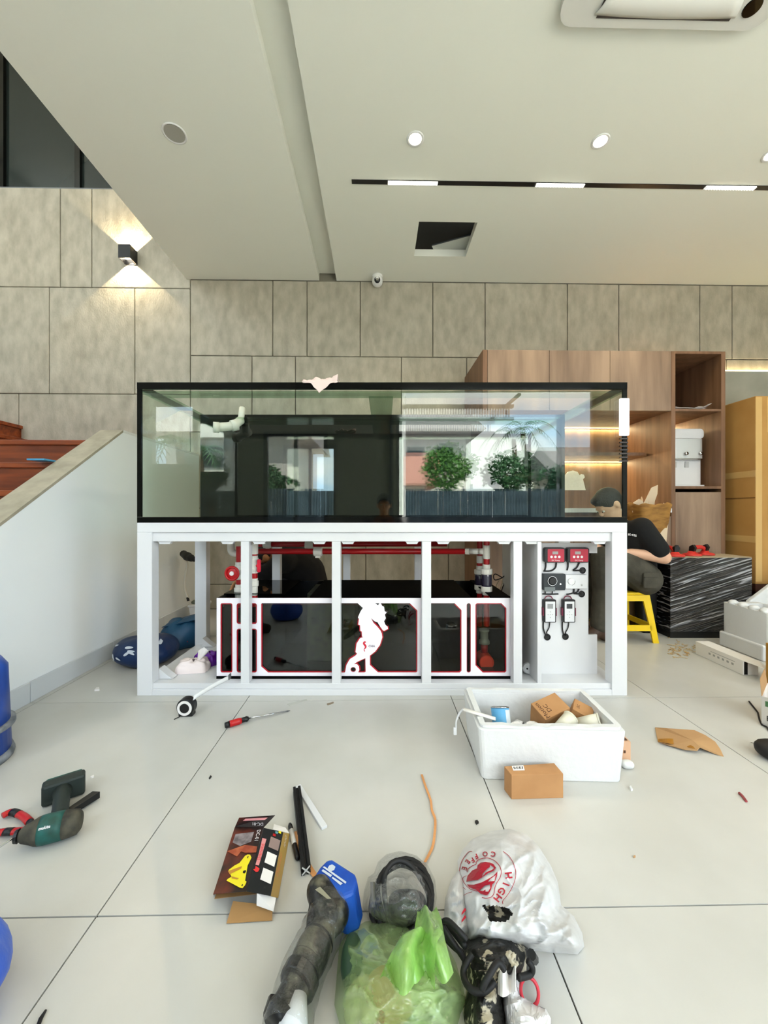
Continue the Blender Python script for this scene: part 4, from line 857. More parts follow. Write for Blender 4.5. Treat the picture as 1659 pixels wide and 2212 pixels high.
def wrapf(u, v):   # four wrapped faces
    per = [(0, 0), (0.602, 0), (0.602, 0.23), (0, 0.23), (0, 0)]; s = u * 4; i = min(int(s), 3); f = s - i
    x = per[i][0] + (per[i + 1][0] - per[i][0]) * f; y = per[i][1] + (per[i + 1][1] - per[i][1]) * f; z = 0.046 + v * (zt1 - 0.046)
    n1 = noise.noise(Vector((x * 3, y * 3, z * 16 - x * 5))) * 0.006 * (1 if 0.04 < f < 0.96 else 0)
    return (bx0 + x + (n1 if i in (1, 3) else 0), by0 + y + (n1 if i in (0, 2) else 0), z)
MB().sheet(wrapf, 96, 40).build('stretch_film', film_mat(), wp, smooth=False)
MB().box(bx0, by0, zt1 + 0.0005, bx0 + 0.602, by0 + 0.23, zt1 + 0.006).build('top_board', mat('dusty_top', (176, 160, 132), 0.6), wp, bevel=0.002)
# red suction lifters on it
M_lift = mat('lifter_red', (206, 52, 44), 0.4)
def lifter(label, c, rz_):
    M = T(c, rz_); t = thing('suction_lifter', label, 'suction lifter', M, 'red suction lifters')
    for s in (-1, 1):
        MB(M).lathe([(0.060, 0.0), (0.064, 0.006), (0.055, 0.014), (0.03, 0.02), (0.022, 0.034), (0.001, 0.036)], (0, s * 0.075, 0), 28).build('cup', M_lift, t, smooth=True)
        MB(M).prism([(-0.016, 0.02), (0.016, 0.02), (0.03, 0.062), (0.014, 0.085), (-0.012, 0.07)], s * 0.075 - 0.014, s * 0.075 + 0.014, 'Y').build('lever', M_black, t, bevel=0.003)
    MB(M).tube(smooth_path([(0, -0.078, 0.036), (0, -0.05, 0.056), (0, 0, 0.062), (0, 0.05, 0.056), (0, 0.078, 0.036)]), 0.015, 10).build('handle', M_lift, t, smooth=True)
lifter('red twin-cup suction lifter lying on the wrapped box, nearer the tower cabinet', (X_(1512, 2.97), 2.985, zt1 + 0.0065), math.radians(-70))
lifter('red twin-cup suction lifter on the wrapped box, half hidden by the seated arm', (bx0 + 0.066, 2.985, zt1 + 0.0065), math.radians(0))
# ------------------------------------------------------------------ paper sack with torn cardboard
sk_ = thing('carton_filler', 'added slim black bin topped with a crushed brown carton of torn cardboard behind the seated person', 'bin', (2.035, 3.02, 0))
def sackf(u, v):
    a = 2 * math.pi * u; r = 0.058 + 0.012 * v + 0.075 * max(0, v - 0.55) / 0.45; k = 1 / max(abs(math.cos(a)), abs(math.sin(a))) ** 0.6
    n1 = noise.noise(Vector((math.cos(a) * 3, math.sin(a) * 3, v * 9)))
    return (2.04 + r * k * math.cos(a) * (1 + 0.10 * n1) + 0.01 * v, 3.035 + min(0.07, r * k * math.sin(a)) * 0.9 * (1 + 0.05 * n1), 0.002 + v * 0.99 + (0.02 * n1 if v > 0.95 else 0))
MB().sheet(lambda u, v: sackf(u, v * 0.60), 44, 20).build('bin', M_rubber, sk_, smooth=True, solid=0.003)  # added under the carton; its black stands in for the dark gap below the stool
MB().sheet(lambda u, v: sackf(u, 0.602 + v * 0.398), 44, 24).build('crushed_carton', mat('kraft_paper', (168, 122, 56), 0.7, rgb2=(132, 92, 38), vscale=14, stretch=(1, 1, 3)), sk_, smooth=True, solid=0.003)
for k, (dx, dz, tl, h_) in enumerate(((-0.07, 0.94, -0.25, 0.09), (0.0, 0.95, 0.35, 0.21), (0.03, 0.93, 0.2, 0.16), (0.06, 0.92, 0.6, 0.15), (-0.02, 0.93, -0.1, 0.12))):
    M = T((2.035 + dx, 3.0 + 0.015 * k, dz), 0.3 * k, 0.1, tl)
    MB(M).prism([(-0.05, 0), (0.05, 0), (0.045, h_ * 0.7), (0.02, h_), (-0.03, h_ * 0.8)], -0.002, 0.002, 'Y').build('card_scrap', mat('pale_card', (216, 196, 166), 0.8), sk_)
MB().sheet(lambda u, v: (2.085 + 0.05 * u + 0.03 * v, 2.945 - 0.004 * math.sin(3 * u), 0.70 + 0.30 * v - 0.02 * u), 6, 8).build('hanging_strip', mat('pale_card', (216, 196, 166)), sk_, solid=0.002)
# ------------------------------------------------------------------ yellow stool
M_yel = mat('yellow_plastic', (246, 206, 26), 0.35)
scx, scy, sh = 1.762, 2.93, 0.352
stl = thing('plastic_stool', 'yellow plastic stool under the seated person', 'stool', T((scx, scy, 0), AL))
Ms = T((scx, scy, 0), AL)
def lerp(a, b, t): return a + (b - a) * t
def hs(z): return lerp(0.182, 0.140, z / sh)   # half size at a height
MB(Ms).prism(rrect(-0.143, -0.143, 0.143, 0.143, 0.03), sh - 0.018, sh).build('seat', M_yel, stl, bevel=0.006)
for sx_ in (-1, 1):
    for sy_ in (-1, 1):
        def leg(z, w_): h = hs(z); return [(sx_ * h, sy_ * h, z), (sx_ * (h - w_), sy_ * h, z), (sx_ * (h - w_), sy_ * (h - 0.014), z), (sx_ * (h - 0.014), sy_ * (h - 0.014), z), (sx_ * (h - 0.014), sy_ * (h - w_), z), (sx_ * h, sy_ * (h - w_), z)]
        MB(Ms).rings([leg(0.0, 0.04), leg(0.1, 0.042), leg(sh - 0.06, 0.052), leg(sh - 0.018, 0.075)]).build('leg', M_yel, stl)
for k in range(4):
    Mr = Ms @ Matrix.Rotation(k * math.pi / 2, 4, 'Z'); h = hs(0.105); hb, ht = hs(0.085), hs(0.125)
    MB(Mr).frus((-hb + 0.03, -hb, hb - 0.03, -hb + 0.012), (-ht + 0.03, -ht, ht - 0.03, -ht + 0.012), 0.085, 0.125).build('stretcher', M_yel, stl)
    hb, ht = hs(sh - 0.06), hs(sh - 0.018)
    MB(Mr).frus((-hb + 0.05, -hb, hb - 0.05, -hb + 0.012), (-ht + 0.05, -ht, ht - 0.05, -ht + 0.012), sh - 0.06, sh - 0.019).build('apron', M_yel, stl)
# ------------------------------------------------------------------ people
def limb(mb, pts, rs):
    pts = [Vector(p) for p in pts]
    for i in range(len(pts) - 1):
        L_ = (pts[i + 1] - pts[i]).length; n = max(3, int(L_ / 0.03))
        mb.tube([pts[i].lerp(pts[i + 1], k / n) for k in range(n + 1)], [lerp(rs[i], rs[i + 1], k / n) for k in range(n + 1)], 14)
    for p, r in zip(pts, rs): mb.ball(p, r, 14, 10)
def hand(mb, wrist, d, up, side):
    """palm and five bent fingers; d = direction of the fingers, up = back of the hand, side = towards the thumb"""
    d, up, side = Vector(d).normalized(), Vector(up).normalized(), Vector(side).normalized(); w0 = Vector(wrist)
    limb(mb, [w0, w0 + d * 0.045, w0 + d * 0.085], [0.024, 0.028, 0.026])
    for k, (off, ln) in enumerate(((0.030, 0.075), (0.010, 0.085), (-0.010, 0.078), (-0.029, 0.06))):
        b0 = w0 + d * 0.085 + side * off; b1 = b0 + d * ln * 0.5 - up * 0.008; b2 = b1 + d * ln * 0.3 - up * 0.026; b3 = b2 - up * 0.024 + d * ln * 0.05
        limb(mb, [b0 - d * 0.02, b0, b1, b2, b3], [0.010, 0.0098, 0.009, 0.0082, 0.0072])
    t0 = w0 + d * 0.03 + side * 0.026; t1 = t0 + d * 0.035 + side * 0.03 - up * 0.01; limb(mb, [t0, t1, t1 + d * 0.03 + side * 0.006 - up * 0.008], [0.013, 0.011, 0.009])
def head(mb, c, face, up):
    """skull, jaw, nose, ears, lips, brow; returns the local frame"""
    face = Vector(face).normalized(); up = (Vector(up) - face * Vector(up).dot(face)).normalized(); sd_ = up.cross(face); c = Vector(c)
    Mh = Matrix.Identity(4)
    for i in range(3): Mh[i][0] = face[i]; Mh[i][1] = sd_[i]; Mh[i][2] = up[i]; Mh[i][3] = c[i]
    old = mb.M; mb.M = Mh
    mb.ball((-0.005, 0, 0.02), (0.094, 0.076, 0.098), 20, 14); mb.ball((0.03, 0, -0.045), (0.058, 0.055, 0.07), 16, 12)
    mb.ball((0.045, 0, -0.09), (0.03, 0.03, 0.022)); mb.ball((0.094, 0, -0.008), (0.016, 0.012, 0.024)); mb.ball((0.085, 0, -0.048), (0.012, 0.022, 0.007)); mb.ball((0.083, 0, -0.060), (0.012, 0.020, 0.007))
    mb.ball((0.082, 0, 0.026), (0.014, 0.046, 0.009))
    for s in (-1, 1): mb.ball((-0.008, s * 0.079, -0.008), (0.02, 0.009, 0.032))
    mb.M = old; return Mh
def hair_cap(Mh):
    mb = MB(Mh); mb.ball((-0.014, 0, 0.034), (0.098, 0.084, 0.096), 22, 16); mb.ball((-0.055, 0, -0.012), (0.05, 0.07, 0.075), 16, 12); mb.ball((0.045, 0, 0.088), (0.046, 0.062, 0.032), 16, 10); return mb
def eyes(t, Mh):
    for s in (-1, 1):
        MB(Mh).ball((0.082, s * 0.030, 0.006), (0.009, 0.013, 0.008)).build('eye', mat('eye_white', (225, 220, 214), 0.2), t, smooth=True)
        MB(Mh).ball((0.088, s * 0.030, 0.006), (0.005, 0.006, 0.006)).build('iris', mat('dark_iris', (30, 20, 14), 0.2), t, smooth=True)
M_tee = mat('black_cotton', (13, 13, 14), 0.9, bump=0.3, bscale=18)
M_pants = mat('olive_work_trousers', (80, 77, 66), 0.9, rgb2=(60, 57, 48), vscale=9, bump=0.5, bscale=22)
M_shoe = mat('brown_shoe', (70, 50, 38), 0.6)
# seated person in profile, facing the tank side
p1 = thing('person', 'seated person in black t-shirt and olive trousers on the yellow stool', 'person', (1.83, 2.93, 0.36))
hipN, hipF = Vector((1.87, 2.83, 0.455)), Vector((1.87, 3.00, 0.455))
knN, knF = Vector((1.575, 2.80, 0.60)), Vector((1.56, 2.98, 0.58))
anN, anF = Vector((1.56, 2.81, 0.09)), Vector((1.50, 2.98, 0.09))
chest = Vector((1.80, 2.905, 0.72)); neck = Vector((1.735, 2.90, 0.885)); hd = Vector((1.672, 2.885, 0.985))
shN, shF = Vector((1.825, 2.755, 0.815)), Vector((1.79, 3.045, 0.82))
elN, elF = Vector((1.955, 2.715, 0.612)), Vector((1.72, 3.06, 0.62))
wrN, wrF = Vector((1.755, 2.76, 0.64)), Vector((1.60, 2.92, 0.66))
b = MB()
limb(b, [hipN.lerp(hipF, .5), Vector((1.86, 2.91, 0.58)), chest, neck - Vector((0, 0, .04)), neck, hd], [0.13, 0.125, 0.125, 0.075, 0.052, 0.055])
Mh1 = head(b, hd, (-1, -0.05, -0.95), (-0.8, 0, 1))
for sh_, el, wr in ((shN, elN, wrN), (shF, elF, wrF)): limb(b, [chest.lerp(sh_, .5), sh_, el, wr], [0.09, 0.056, 0.046, 0.031])
hand(b, wrN, (-1, 0.05, 0.05), (0, -0.2, 1), (0, 1, 0)); hand(b, wrF, (-1, -0.1, 0), (0, 0, 1), (0, -1, 0))
for hp, kn, an in ((hipN, knN, anN), (hipF, knF, anF)): limb(b, [hp, kn, an], [0.088, 0.058, 0.042]); limb(b, [an, an + Vector((-0.10, -0.01, -0.055))], [0.034, 0.018])
b.build('body', M_skin, p1, remesh=0.0075, relax=3)
hair_cap(Mh1).build('hair', M_hair, p1, remesh=0.012, relax=3); eyes(p1, Mh1)
b = MB()
limb(b, [hipN.lerp(hipF, .5) + Vector((0.01, 0, 0.0)), Vector((1.868, 2.91, 0.58)), chest + Vector((0.01, 0, 0)), neck - Vector((0, 0, 0.07))], [0.146, 0.144, 0.142, 0.09])
b.ball((1.855, 2.91, 0.66), (0.135, 0.16, 0.16))
for sh_, el in ((shN, elN), (shF, elF)): limb(b, [chest.lerp(sh_, .4), sh_, sh_.lerp(el, .5), sh_.lerp(el, .72)], [0.11, 0.078, 0.074, 0.072])
tee = b.build('t_shirt', M_tee, p1, remesh=0.011, relax=4)
b = MB()
limb(b, [hipN, hipN.lerp(hipF, .5) + Vector((0.02, 0, 0)), hipF], [0.11, 0.13, 0.11])
for hp, kn, an in ((hipN, knN, anN), (hipF, knF, anF)): limb(b, [hp + Vector((0.02, -0.01, -0.01)), hp.lerp(kn, .38) + Vector((0, -0.01, 0.035)), hp.lerp(kn, .7) + Vector((0, 0, 0.035)), kn, kn.lerp(an, .5) + Vector((0.02, 0, 0)), an + Vector((0, 0, 0.03))], [0.115, 0.112, 0.098, 0.082, 0.078, 0.066])
b.ball((1.925, 2.84, 0.43), (0.10, 0.075, 0.07))
b.build('trousers', M_pants, p1, remesh=0.009, relax=2)
MB().prism(rrect(1.80, 0.40, 1.90, 0.50, 0.012), 2.692, 2.712, 'Y').build('cargo_pocket', M_pants, p1, bevel=0.008)
MB().prism(rrect(1.795, 0.475, 1.905, 0.51, 0.01), 2.686, 2.70, 'Y').build('pocket_flap', M_pants, p1, bevel=0.005)
for an in (anN, anF):
    b = MB(); limb(b, [an + Vector((0.03, 0, -0.045)), an, an + Vector((-0.06, -0.005, -0.045)), an + Vector((-0.15, -0.012, -0.06))], [0.045, 0.046, 0.045, 0.03]); b.build('shoe', M_shoe, p1, remesh=0.01, relax=2)
put_mesh('shirt_print', text_mesh('at-ces', 0.03), M_btn, p1, M=frame_M(P(1366, 1155, 2.665), (1, 0.22, -0.16), (0.1, 0.1, 1)))
# person crouching behind the stand
p2 = thing('person', 'person in black long-sleeved top crouching behind the stand, bending over the sump', 'person', (-0.62, 2.98, 0))
hip = Vector((-0.56, 3.05, 0.27)); ch = Vector((-0.70, 2.98, 0.55)); nk = Vector((-0.82, 2.95, 0.63)); hd2 = Vector((-0.915, 2.92, 0.585))
b = MB()
limb(b, [hip, hip.lerp(ch, .5) + Vector((0.03, 0, 0.05)), ch, nk, hd2], [0.13, 0.125, 0.12, 0.055, 0.055])
Mh2 = head(b, hd2, (-0.62, -0.45, -0.62), (-0.55, -0.2, 0.8))
K2 = []
for s in (-1, 1):
    y = 2.99 + s * 0.12; hp = hip + Vector((0, s * 0.09, 0)); kn = Vector((-0.90, y + 0.04, 0.40)); an = Vector((-0.66, y + 0.03, 0.09))
    limb(b, [hp, kn, an], [0.09, 0.06, 0.044]); limb(b, [an, an + Vector((-0.13, 0, -0.055))], [0.042, 0.03]); K2.append((hp, kn, an))
    sh_ = ch + Vector((-0.03, s * 0.16, 0.02)); el = Vector((-0.83, 2.86 + s * 0.10, 0.50)); wr = Vector((-0.93, 2.74 + s * 0.05, 0.52))
    limb(b, [ch, sh_, el, wr], [0.1, 0.055, 0.042, 0.028]); hand(b, wr, (-0.5, -0.4, -0.4), (0, 0, 1), (0, -s, 0)); K2.append((sh_, el, wr))
b.build('body', mat('tan_skin', (196, 138, 92), 0.5), p2, remesh=0.0075, relax=3)
hair_cap(Mh2).build('hair', M_hair, p2, remesh=0.012, relax=3); eyes(p2, Mh2)
b = MB(); limb(b, [hip, hip.lerp(ch, .5) + Vector((0.03, 0, 0.05)), ch, nk - Vector((-0.04, 0, 0.01))], [0.145, 0.145, 0.14, 0.08])
for k in (1, 3): limb(b, [ch, K2[k][0], K2[k][1], K2[k][1].lerp(K2[k][2], .8)], [0.11, 0.08, 0.058, 0.045])
b.build('long_sleeved_top', M_tee, p2, remesh=0.011, relax=4)
b = MB()
for k in (0, 2): limb(b, [K2[k][0], K2[k][1], K2[k][2] + Vector((0, 0, 0.03))], [0.11, 0.078, 0.062])
b.ball(hip, (0.14, 0.16, 0.13)); b.build('trousers', mat('charcoal_trousers', (40, 40, 42), 0.9), p2, remesh=0.011, relax=3)
for k in (0, 2):
    an = K2[k][2]; b = MB(); limb(b, [an + Vector((0.03, 0, -0.045)), an + Vector((-0.15, 0, -0.062))], [0.045, 0.028]); b.build('shoe', M_shoe, p2, remesh=0.01, relax=2)
# person crouching behind the viewpoint, mirrored in the black back of the tank
p3 = thing('person', 'person with black hair mirrored low in the dark back of the tank', 'person', (0.0, -0.42, 0))
hip = Vector((0.0, -0.62, 0.34)); ch = Vector((0.0, -0.46, 0.68)); nk = Vector((0, -0.40, 0.86)); hd3 = Vector((0.0, -0.33, 1.01))
b = MB(); limb(b, [hip, hip.lerp(ch, .5), ch, nk, hd3], [0.14, 0.13, 0.13, 0.055, 0.055]); Mh3 = head(b, hd3, (0, 1, -0.1), (0, 0.1, 1)); K3 = []
for s in (-1, 1):
    kn = Vector((s * 0.17, -0.30, 0.42)); an = Vector((s * 0.15, -0.55, 0.09)); limb(b, [hip + Vector((s * 0.09, 0, 0)), kn, an], [0.09, 0.06, 0.044]); limb(b, [an, an + Vector((0, 0.13, -0.055))], [0.042, 0.03])
    sh_ = ch + Vector((s * 0.17, 0.0, 0.08)); el = Vector((s * 0.20, -0.30, 0.58)); wr = Vector((s * 0.09, -0.16, 0.74)); limb(b, [ch, sh_, el, wr], [0.1, 0.055, 0.042, 0.028])
    hand(b, wr, (-s * 0.2, 0.25, 1), (0, -1, 0), (-s, 0, 0)); K3.append((kn, an, sh_, el, wr))
b.build('body', mat('tan_skin', (196, 138, 92)), p3, remesh=0.009, relax=3)
hair_cap(Mh3).build('hair', M_hair, p3, remesh=0.012, relax=3); eyes(p3, Mh3)
b = MB(); limb(b, [hip, hip.lerp(ch, .5), ch, nk - Vector((0, 0.02, 0.06))], [0.155, 0.15, 0.15, 0.09])
for kn, an, sh_, el, wr in K3: limb(b, [ch, sh_, sh_.lerp(el, .7)], [0.11, 0.08, 0.07])
b.build('t_shirt', mat('dark_blue_cotton', (38, 44, 60), 0.9), p3, remesh=0.012, relax=4)
b = MB(); b.ball(hip, (0.16, 0.15, 0.14))
for kn, an, sh_, el, wr in K3: limb(b, [hip + Vector((math.copysign(0.09, kn.x), 0, 0)), kn, an + Vector((0, 0, 0.03))], [0.11, 0.078, 0.062])
b.build('trousers', mat('charcoal_trousers', (40, 40, 42)), p3, remesh=0.012, relax=3)
for kn, an, sh_, el, wr in K3: b = MB(); limb(b, [an + Vector((0, -0.03, -0.045)), an + Vector((0, 0.15, -0.062))], [0.045, 0.028]); b.build('shoe', M_shoe, p3, remesh=0.01, relax=2)
# ------------------------------------------------------------------ packing things on the right
fm = thing('foam_packing', 'white moulded foam packing block with ribbed edge on the right floor', 'foam', (2.45, 2.56, 0))
fx0, fx1, fy0, fy1 = 2.375, 2.62, 2.40, 2.73
put_mesh('foam_block', fill_mesh([rrect(fx0, fy0, fx1, fy1, 0.02), rrect(fx0 + 0.07, fy0 + 0.05, fx1 - 0.02, fy1 - 0.05, 0.015)], 0.15), M_foam, fm, M=Matrix.Translation((0, 0, 0.15)))
MB().box(fx0 + 0.04, fy0 + 0.03, 0.001, fx1 - 0.015, fy1 - 0.03, 0.2).build('foam_core', M_foam, fm)
MB().box(fx0 - 0.025, fy0 + 0.01, 0.0, fx0 + 0.001, fy1, 0.10).build('foam_step', M_foam, fm, bevel=0.01)
for k in range(4): MB().ball((fx0 + 0.028, fy0 + 0.05 + k * 0.075, 0.305), (0.03, 0.03, 0.022)).build('foam_rib', M_foam, fm, smooth=True)
MB().prism([(fx0 + 0.09, fy0 - 0.01), (fx1 - 0.02, fy0 - 0.01), (fx1 - 0.02, fy0 + 0.03), (fx0 + 0.09, fy0 + 0.03)], 0.0, 0.29).build('foam_pilaster', M_foam, fm, bevel=0.012)
tag(MB().prism([(2.64, 0.0), (3.05, 0.0), (3.05, 0.46), (2.82, 0.40), (2.66, 0.28)], 2.83, 2.862, 'Y').build('foam_sheet', M_foam, bevel=0.006), 'thin white foam sheet standing at the right end of the wrapped box', 'foam')
lb_ = thing('long_white_box', 'long slim white carton with grey print lying on the right floor', 'carton', (2.09, 2.38, 0))
lx0, lx1, ly0, ly1, lz = 2.045, 2.133, 2.215, 2.553, 0.083
MB().box(lx0, ly0, 0, lx1, ly1, lz).build('carton_body', mat('box_white', (238, 232, 224), 0.6), lb_, bevel=0.002)
MB().box(lx0 + 0.006, ly0 - 0.0008, 0.004, lx0 + 0.026, ly0 - 0.0001, lz - 0.006).build('dark_slit', M_black, lb_)
MB().hexa([(lx0 + 0.02, ly0 - 0.10, lz - 0.004), (lx1, ly0 - 0.10, lz - 0.03), (lx1, ly0 - 0.001, lz - 0.003), (lx0 + 0.003, ly0 - 0.001, lz - 0.003), (lx0 + 0.02, ly0 - 0.10, lz - 0.002), (lx1, ly0 - 0.10, lz - 0.028), (lx1, ly0 - 0.001, lz - 0.0005), (lx0 + 0.003, ly0 - 0.001, lz - 0.0005)]).build('open_flap', mat('box_white', (238, 232, 224)), lb_)
for k in range(6): MB().box(lx0 - 0.0008, ly0 + 0.06 + k * 0.032, 0.034, lx0 - 0.0001, ly0 + 0.074 + k * 0.032, 0.046).build('print_mark', mat('print_grey', (168, 164, 158), 0.6), lb_)
MB().box(lx0 - 0.0008, ly0 + 0.05, 0.056, lx0 - 0.0001, ly0 + 0.22, 0.059).build('print_line', mat('print_grey', (168, 164, 158)), lb_)
bb_ = thing('open_brown_box', 'small brown box at the right edge behind the printed white box', 'carton', (2.08, 2.06, 0))
MB().box(2.06, 1.98, 0, 2.3, 2.10, 0.225).build('carton_body', mat('ochre_card', (176, 128, 52), 0.8), bb_, bevel=0.003); MB().box(2.06, 1.978, 0.1, 2.3, 1.9797, 0.13).build('tape', M_tape, bb_)
pb = thing('printed_box', 'white printed carton with green square and black lettering at the right edge', 'carton', (1.75, 1.78, 0))
Mq = T((1.65, 1.70, 0), -0.86)
put_mesh('carton_wall', fill_mesh([[(0, 0), (0.3, 0), (0.3, 0.2), (0, 0.2)], [(0.003, 0.003), (0.003, 0.197), (0.297, 0.197), (0.297, 0.003)]], 0.0625), mat('box_white', (238, 232, 224)), pb, M=Mq @ Matrix.Translation((0, 0, 0.0625)))
MB(Mq).box(0.004, 0.004, 0.0, 0.296, 0.196, 0.004).build('carton_floor', M_card, pb)
MB(Mq).hexa([(0, 0.0, 0.125), (0.0, 0.2, 0.125), (-0.008, 0.2, 0.19), (-0.008, 0.03, 0.19), (0.002, 0.0, 0.125), (0.002, 0.2, 0.125), (-0.006, 0.2, 0.19), (-0.006, 0.03, 0.19)]).build('carton_flap', M_card, pb)
MB(Mq).box(0.012, -0.001, 0.085, 0.045, -0.0002, 0.108).build('green_square', mat('print_green', (70, 110, 66), 0.6), pb)
put_mesh('lettering', text_mesh('E27', 0.034, align='LEFT'), M_black, pb, M=frame_M(Mq @ Vector((0.014, -0.0006, 0.034)), Mq.to_3x3() @ Vector((1, 0, 0)), (0, 0, 1)))
wr_ = MB().tube([G(x, y, 0.004) for x, y in ((1618, 1515), (1637, 1539), (1641, 1556), (1646, 1566), (1656, 1570), (1662, 1579))], 0.0035, 6)
tag(wr_.build('black_wire', M_rubber), 'stiff black bent wire on the floor by the printed box', 'wire')
bp2 = thing('black_pouch', 'black rounded pouch with a thin cord at the right edge of the floor', 'pouch', G(1662, 1640))
c = G(1672, 1638); MB(Matrix.Translation(c)).ball((0, 0, 0.03), (0.055, 0.05, 0.031), q=0.8).build('pouch', M_rubber, bp2, smooth=True)
MB().tube(smooth_path([G(1650, 1609, 0.03), G(1638, 1607, 0.004), G(1622, 1604, 0.002)]), 0.0016, 5).build('cord', mat('grey_cord', (140, 132, 120), 0.7), bp2)
# flattened piece of cardboard
cd = thing('cardboard_piece', 'torn flattened piece of brown cardboard on the right floor', 'cardboard', G(1490, 1605))
cp = [(1415, 1571, .004), (1440, 1573, .02), (1500, 1577, .022), (1524, 1588, .022), (1545, 1602, .018), (1556, 1618, .01), (1563, 1633, .003), (1548, 1628, .006), (1512, 1613, .02), (1506, 1620, .016), (1480, 1618, .012), (1450, 1610, .010), (1421, 1601, .004)]
mb = MB(); top = [G(x, y, z) for x, y, z in cp]; n_ = len(top); cen = sum(top, Vector()) / n_ + Vector((0, 0, 0.008))
mb._a(top + [cen] + [p - Vector((0, 0, 0.004)) for p in top] + [cen - Vector((0, 0, 0.004))], [(i, (i + 1) % n_, n_) for i in range(n_)] + [(n_ + 1 + (i + 1) % n_, n_ + 1 + i, 2 * n_ + 1) for i in range(n_)] + [(i, n_ + 1 + i, n_ + 1 + (i + 1) % n_, (i + 1) % n_) for i in range(n_)])
mb.build('sheet', M_card, cd)
MB().sheet(lambda u, v: G(1422 + 84 * u, 1599 + 17 * u - 4 * math.sin(math.pi * u) + (v - 0.5) * (5 + 7 * math.sin(math.pi * u)), 0.0125 + 0.004 * math.sin(9 * u)), 18, 3).build('tape', mat('brown_tape', (164, 112, 44), 0.12), cd, solid=0.001)
sh_m = MB(); rnd = random.Random(5)
for i in range(60):
    p = G(rnd.gauss(1466, 16), rnd.gauss(1403, 8)); M = T(p + Vector((0, 0, 0.003)), rnd.uniform(0, 3), rnd.uniform(-.2, .2)); L_ = rnd.uniform(0.004, 0.022); w_ = rnd.uniform(0.002, 0.008)
    sh_m.M = M; sh_m.prism([(-L_, -w_), (L_, -w_ * 0.2), (L_ * 0.4, w_), (-L_ * 0.8, w_ * 0.6)], -0.001, 0.0015)
tag(sh_m.build('wood_shavings', mat('shaving', (214, 190, 146), 0.9, rgb2=(176, 140, 88), vscale=30)), 'scattered pale wood shavings on the floor before the wrapped box', 'shavings', kind='stuff')
# ------------------------------------------------------------------ styrofoam box and its contents
Mf = T((0.325, 1.344, 0), -0.035)
sf = thing('styrofoam_box', 'open white styrofoam box full of small packages', 'box', Mf)
W, Dp, Hh, th = 0.507, 0.312, 0.19, 0.03
def taper(v): k = 0.94 + 0.06 * v.z / Hh; return Mf @ Vector(((v.x - W / 2) * k + W / 2 + 0.0, (v.y - Dp / 2) * k + Dp / 2, v.z))
def chip(p):  # worn foam edge
    q_ = p.copy(); n1 = noise.noise(p * 14) ; n2 = noise.noise(p * 40)
    if p.z > Hh * 0.98: q_.z -= 0.007 * max(0, n1) + 0.004 * max(0, n2)
    return q_
def wall_ring(z0, z1, o_, i_, nz=4):
    mb = MB(); per = []
    def lp(off, r): 
        pts = []; base = rrect(off, off, W - off, Dp - off, r, 3)
        for i in range(len(base)):
            a, b = Vector(base[i]), Vector(base[(i + 1) % len(base)]); k = max(1, int((b - a).length / 0.03))
            for j in range(k): pts.append(a.lerp(b, j / k))
        return pts
    O = lp(o_, 0.018); Ilen = len(O); I = []
    for p in O:
        x = min(max(p.x, i_), W - i_); y = min(max(p.y, i_), Dp - i_); I.append(Vector((x, y)))
    rs = [[taper(chip(Vector((p.x, p.y, z0 + (z1 - z0) * k / nz)))) for p in O] for k in range(nz + 1)] + [[taper(chip(Vector((p.x, p.y, z1 - (z1 - z0) * k / nz)))) for p in I] for k in range(nz + 1)]
    mb.rings(rs, closed=True); return mb
wall_ring(0.0, 0.178, 0.0, th).build('wall', M_foam, sf, bevel=0.003)
wall_ring(0.1785, Hh, 0.010, th).build('rim_lip', M_foam, sf)
MB(Mf).box(0.04, 0.04, 0.002, W - 0.04, Dp - 0.04, 0.026).build('bottom', M_foam, sf)
def inbox(u, v, z=0.027): return Mf @ Vector((th + 0.012 + u * (W - 2 * th - 0.024), th + 0.012 + v * (Dp - 2 * th - 0.024), z))
cn = thing('tin_can', 'small blue and white labelled tin can inside the styrofoam box', 'can', inbox(0.12, 0.40))
Mcan = Matrix.Translation(P(1081, 1540, 1.50)) @ Matrix.Rotation(math.radians(-24), 4, 'X') @ Matrix.Rotation(0.2, 4, 'Z')
MB(Mcan).lathe([(0.033, -0.075), (0.034, -0.07), (0.034, 0.016), (0.033, 0.018)], n=28).build('label_wrap', mat('can_blue', (92, 168, 214), 0.4), cn, smooth=True)
MB(Mcan).sheet(lambda u, v: (0.0344 * math.cos(-1.45 + 1.5 * u), 0.0344 * math.sin(-1.45 + 1.5 * u), -0.066 + 0.078 * v), 14, 1).build('label_white', mat('can_white', (218, 226, 230), 0.4), cn, smooth=True)
MB(Mcan).lathe([(0.035, 0.018), (0.0355, 0.022), (0.032, 0.023), (0.031, 0.019), (0.001, 0.019)], n=28).build('lid', M_chrome, cn, smooth=True)
MB(Mcan).lathe([(0.001, -0.081), (0.034, -0.081), (0.0355, -0.0765), (0.034, -0.0755)], n=28).build('base_rim', M_chrome, cn, smooth=True)
M_kraft = mat('kraft_box', (190, 142, 94), 0.8, rgb2=(176, 128, 82), vscale=9)
